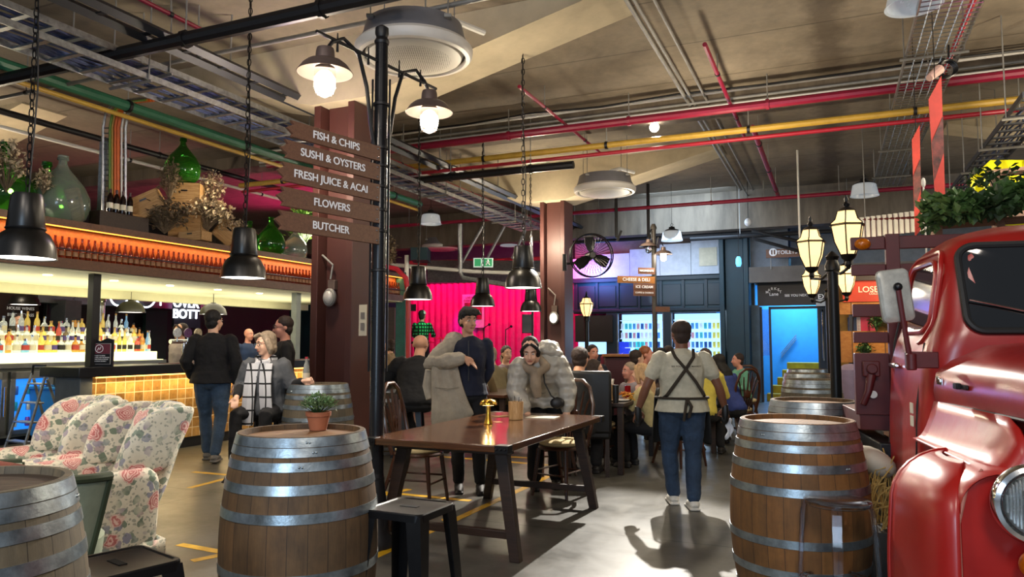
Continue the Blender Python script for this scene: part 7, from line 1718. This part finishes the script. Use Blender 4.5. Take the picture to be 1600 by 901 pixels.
# ---------------- street lanterns
LGL = emis('warm_lantern_glass', 'ffd9a0', 2.2); LHOT = emis('lantern_flame', 'fff0d0', 14)
def lantern(parent, c, s=1.0, lit=True):
    n = 6
    def ring(r_, z): return [V(c)+V((r_*s*math.cos(2*PI*j/n), r_*s*math.sin(2*PI*j/n), z*s)) for j in range(n)]
    m = MB(); m.loft([ring(.055, -.15), ring(.10, -.05), ring(.122, .07)], cap=False); g_ = m.build('lantern_glass', mat('frosted_lantern_glass', 'f0dcb4', .3, var=0, emit='ffd08a', es=1.5) if lit else CLR, parent, smooth=False)
    m = MB(); m.loft([ring(.128, .085), ring(.09, .12), ring(.07, .185)], cap=False); m.build('upper_glass', MC['frosted_lantern_glass'], parent, smooth=False)
    m = MB(); m.loft([ring(.118, .066), ring(.14, .075), ring(.118, .09)], cap=False)
    m.build('lantern_rim', BLACK, parent)
    m = MB()
    for j in range(n): m.tube([ring(.056, -.15)[j], ring(.101, -.05)[j], ring(.123, .07)[j]], .0055*s, 4)
    m.each('lantern_rib', BLACK, parent)
    m = MB()
    for j in range(n): m.tube([ring(.129, .085)[j], ring(.091, .12)[j], ring(.071, .185)[j]], .005*s, 4)
    m.each('lantern_rib', BLACK, parent)
    m = MB(); m.lathe([(.075*s, .183*s), (.05*s, .205*s), (.018*s, .22*s), (.025*s, .24*s), (.012*s, .26*s), (.016*s, .28*s), (.004*s, .31*s)], 16, c); m.build('lantern_finial', BLACK, parent)
    m = MB(); m.lathe([(.062*s, -.148*s), (.05*s, -.175*s), (.02*s, -.2*s), (.026*s, -.225*s), (.01*s, -.26*s)], 16, c); m.build('lantern_base', BLACK, parent)
    m = MB(); m.sphere(V(c)+V((0, 0, -.0)), .035*s, 10); m.build('flame_bulb', LHOT, parent)
def lamp_post(lb, X, d, lan, top=2.12, r=.042, s=1.0, en=14, z=2.27):
    t = thing('street_lamp', lb, 'street lamp', (X, d, 0))
    m = MB(); m.lathe([(.14, 0), (.13, .1), (.09, .16), (.07, .5), (r*1.2, .6), (r, .9), (r, top-.1), (r*1.4, top-.09), (r*1.4, top-.05), (r, top), (r*1.3, top+.03), (.01, top+.08)], 20); m.build('pole', mat('black_cast_iron', '0d0d0e', .4, .4), t)
    for (dx, dy) in lan:
        lantern(t, (dx, dy, z), s)
        if abs(dx)+abs(dy) > .05: m = MB(); m.tube([(0, 0, top-.08), (dx*.5, dy*.5, top-.14), (dx*.9, dy*.9, top-.12), (dx, dy, z-.24*s)], .013, 8); m.build('scroll_arm', BLACK, t)
        light('POINT', 'lantern_light', (X+dx, d+dy, z+.02), en, (1, .78, .48), .15)
    return t
lamp_post('black street lamp with two lit lanterns right of the amber barrel', 2.80, 6.4, [(.03, .52), (-.08, -.48)], r=.045, s=1.06)
lamp_post('second black street lamp with two smaller lit lanterns just behind', 4.53, 10.5, [(-.20, .1), (.14, -.25)], r=.05, s=1.12)
p = at(917, 560, 15.5); lamp_post('far street lamp with one amber lantern left of the shop windows', p.x, 15.5, [(0, 0)], top=1.95, s=1.15, en=8, z=2.13)
# ---------------- greenery over the truck
t = thing('pergola', 'timber frame with yellow sheet standing behind the truck cab', 'pergola', (4.4, 6.6, 0))
PW = mk_wood('pergola_wood', '6a4a38', '8a6450', 'a07860', .6, 2)
for px, top in ((1556, 272), (1462, 345)):
    p = at(px, top, 6.3); m = MB(); m.box((p.x, 6.3, p.z/2), (.07, .07, p.z)); m.build('post', PW, t, world=True)
a, b = at(1545, 272, 6.3), at(1640, 262, 6.6); m = MB(); m.tube([a, b], .035, 4); m.build('beam', PW, t, world=True)
a, b = at(1458, 348, 6.3), at(1650, 335, 6.3); m = MB(); m.tube([a, b], .06, 4); m.build('planter_rail', PW, t, world=True)
t = thing('yellow_sheet', 'bright yellow plastic sheet hanging behind the greenery', 'sheet', at(1550, 345, 7.6))
q = [(1517, 275), (1540, 255), (1580, 250), (1600, 252), (1640, 260)]; m = MB(); vs = []
for i in range(13):
    f = i/12; px = 1517+123*f; top = 278-28*min(1, f*4); 
    for j in range(6): p = at(px, top+(352-top)*j/5, 7.6+.06*math.sin(i*1.9)); vs.append(p)
m.add(vs, [(i*6+j, (i+1)*6+j, (i+1)*6+j+1, i*6+j+1) for i in range(12) for j in range(5)]); m.build('sheet_cloth', mat('yellow_plastic', 'c8c010', .5, var=.1, emit='d8d010', es=.25), t, world=True, solid=.01)  # faint glow in the plastic stands in for the light on it
boxat('cream_panel', 'cream ribbed panel right of the yellow sheet', 'panel', 1563, 285, 1640, 345, 7.3, .05, mat('cream_ribbed', '8f9a84', .6))
for k, (px, py, rx, rz, n_) in enumerate(((1480, 328, .22, .13, 380), (1530, 325, .25, .11, 380), (1585, 312, .25, .13, 420), (1625, 300, .2, .16, 260))):
    foliage('climbing_plant', ('leftmost', 'second', 'third', 'rightmost')[k]+' leafy clump of the greenery above the truck roof', 'plant', at(px, py, 5.9), (rx, .25, rz), n_, LEAF if k % 2 == 0 else LEAFD, LEAFD, .085, 'greenery above the truck roof', .4)
foliage('climbing_plant', 'thin vine trailing round the pergola post', 'plant', at(1560, 285, 6.1), (.30, .1, .16), 110, LEAFD, LEAFD, .06, 'greenery above the truck roof', .4)
foliage('climbing_plant', 'small sprig standing at the left end above the headboard', 'plant', at(1450, 352, 6.0), (.06, .08, .12), 60, LEAF, LEAFD, .05, 'greenery above the truck roof', .4)
m = MB(); a = at(1443, 290, 7.0); m.cyl((a.x, a.y, 0), (a.x, a.y, a.z), .007); m.sphere((a.x, a.y, a.z+.03), (.02, .02, .05), 10); tag(m.build('cane_tip', WHITE), 'thin pale cane with a bud between the coral banners', 'cane')
light('AREA', 'greenery_light', (4.6, 5.4, 4.0), 30, (1, .95, .8), .6, (4.2, 6.2, 2.5))
# ---------------- diners' table
def cafe_table(lb, X, d, w, l, rz, mt=DARKW, h=.76):
    t = thing('cafe_table', lb, 'table', (X, d, 0), rz)
    m = MB(); m.box((0, 0, h-.02), (w, l, .04)); m.build('table_top', mt, t, bev=.006)
    for sx in (-1, 1):
        for sy in (-1, 1): m = MB(); m.box((sx*(w/2-.06), sy*(l/2-.08), (h-.04)/2), (.06, .06, h-.04)); m.build('leg', DARKW, t, bev=.004)
    m = MB(); m.box((0, 0, .14), (w-.12, .05, .05)); m.build('crossbar', DARKW, t); return t
cafe_table('dark table of the diners behind the long table', 1.16, 8.75, .75, 1.6, -A, DARKW)
cafe_table('brown side table behind the young man in navy', -.25, 9.9, .9, 1.3, -A, CHAIRW)
cafe_table('dark table behind the waiter', 2.55, 10.3, .8, 1.6, -A, DARKW)
cafe_table('table by the stage with the capped diner', -.45, 11.5, .8, 1.4, -A, CHAIRW)
p = at(952, 612, 8.25); t = thing('straw_pot', 'kraft pot of pale cutlery on the diners table', 'pot', (p.x, p.y, .76))
m = MB(); m.lathe([(.05, 0), (.065, .18), (.06, .18)], 20); m.build('pot_body', STRW, t); m = MB()
for k in range(9): a = k*.7; m.cyl((.02*math.cos(a), .02*math.sin(a), .05), (.05*math.cos(a), .05*math.sin(a), .24), .006, n=5)
m.each('cutlery', WHITE, t)
for px, py, d, nm, lb, c, r_, h_ in ((975, 617, 8.35, 'burger', 'orange-topped burger on the diners table', 'c8782a', .06, .08), (985, 620, 8.3, 'chips', 'pile of golden chips in front of the blonde woman', 'd89a30', .08, .06), (930, 627, 8.1, 'chips', 'golden snack by the black t-shirt man', 'c88a3a', .06, .04)):
    p = at(px, py, d); m = MB(); rq = random.Random(px)
    for k in range(16): a = rq.uniform(0, 6.3); q = rq.uniform(0, r_); m.box((p.x+q*math.cos(a), p.y+q*math.sin(a), .775+rq.uniform(0, h_)), (.05, .014, .014), Euler((rq.uniform(-.6, .6), rq.uniform(-.6, .6), a)).to_matrix())
    tag(m.build(nm, mat('food_'+c, c, .6, var=.3, vs=40), bev=.003), lb, 'food', kind='stuff')
for px, py, d, lb, rr0 in ((968, 626, 8.2, 'white plate on the diners table', .11), (990, 622, 8.4, 'second white plate nearer the blonde woman', .11)):
    p = at(px, py, d); m = MB(); m.lathe([(rr0*.6, 0), (rr0, .014), (rr0*.98, .018), (.02, .008)], 24, (p.x, p.y, .761)); tag(m.build('plate', WHITE), lb, 'plate')
for px, d, lb, mt_, h_ in ((957, 8.6, 'tall clear glass on the diners table', GLASSC, .15), (981, 8.7, 'glass of red drink on the diners table', mat('red_drink', '9a1420', .1, trans=.4, var=0), .14), (962, 7.95, 'black jug on the diners table', LEA, .19), (703, 9.8, 'glass bottle on the brown side table', GREENG, .22)):
    p = at(px, 620, d); m = MB(); m.lathe([(.03, 0), (.036, h_*.5), (.035, h_), (.03, h_)], 18, (p.x, p.y, .761)); tag(m.build('drinking_glass' if 'glass' in lb else 'jug', mt_), lb, 'glass' if 'glass' in lb else 'jug')
boxat('table_caddy', 'small black framed caddy on the counter by the stage column', 'caddy', 852, 548, 864, 560, 12.0, .1, BLACK)
boxat('slatted_counter', 'orange slatted timber counter left of the diners', 'counter', 852, 562, 886, 620, 12.0, .4, SIGNO, .01)
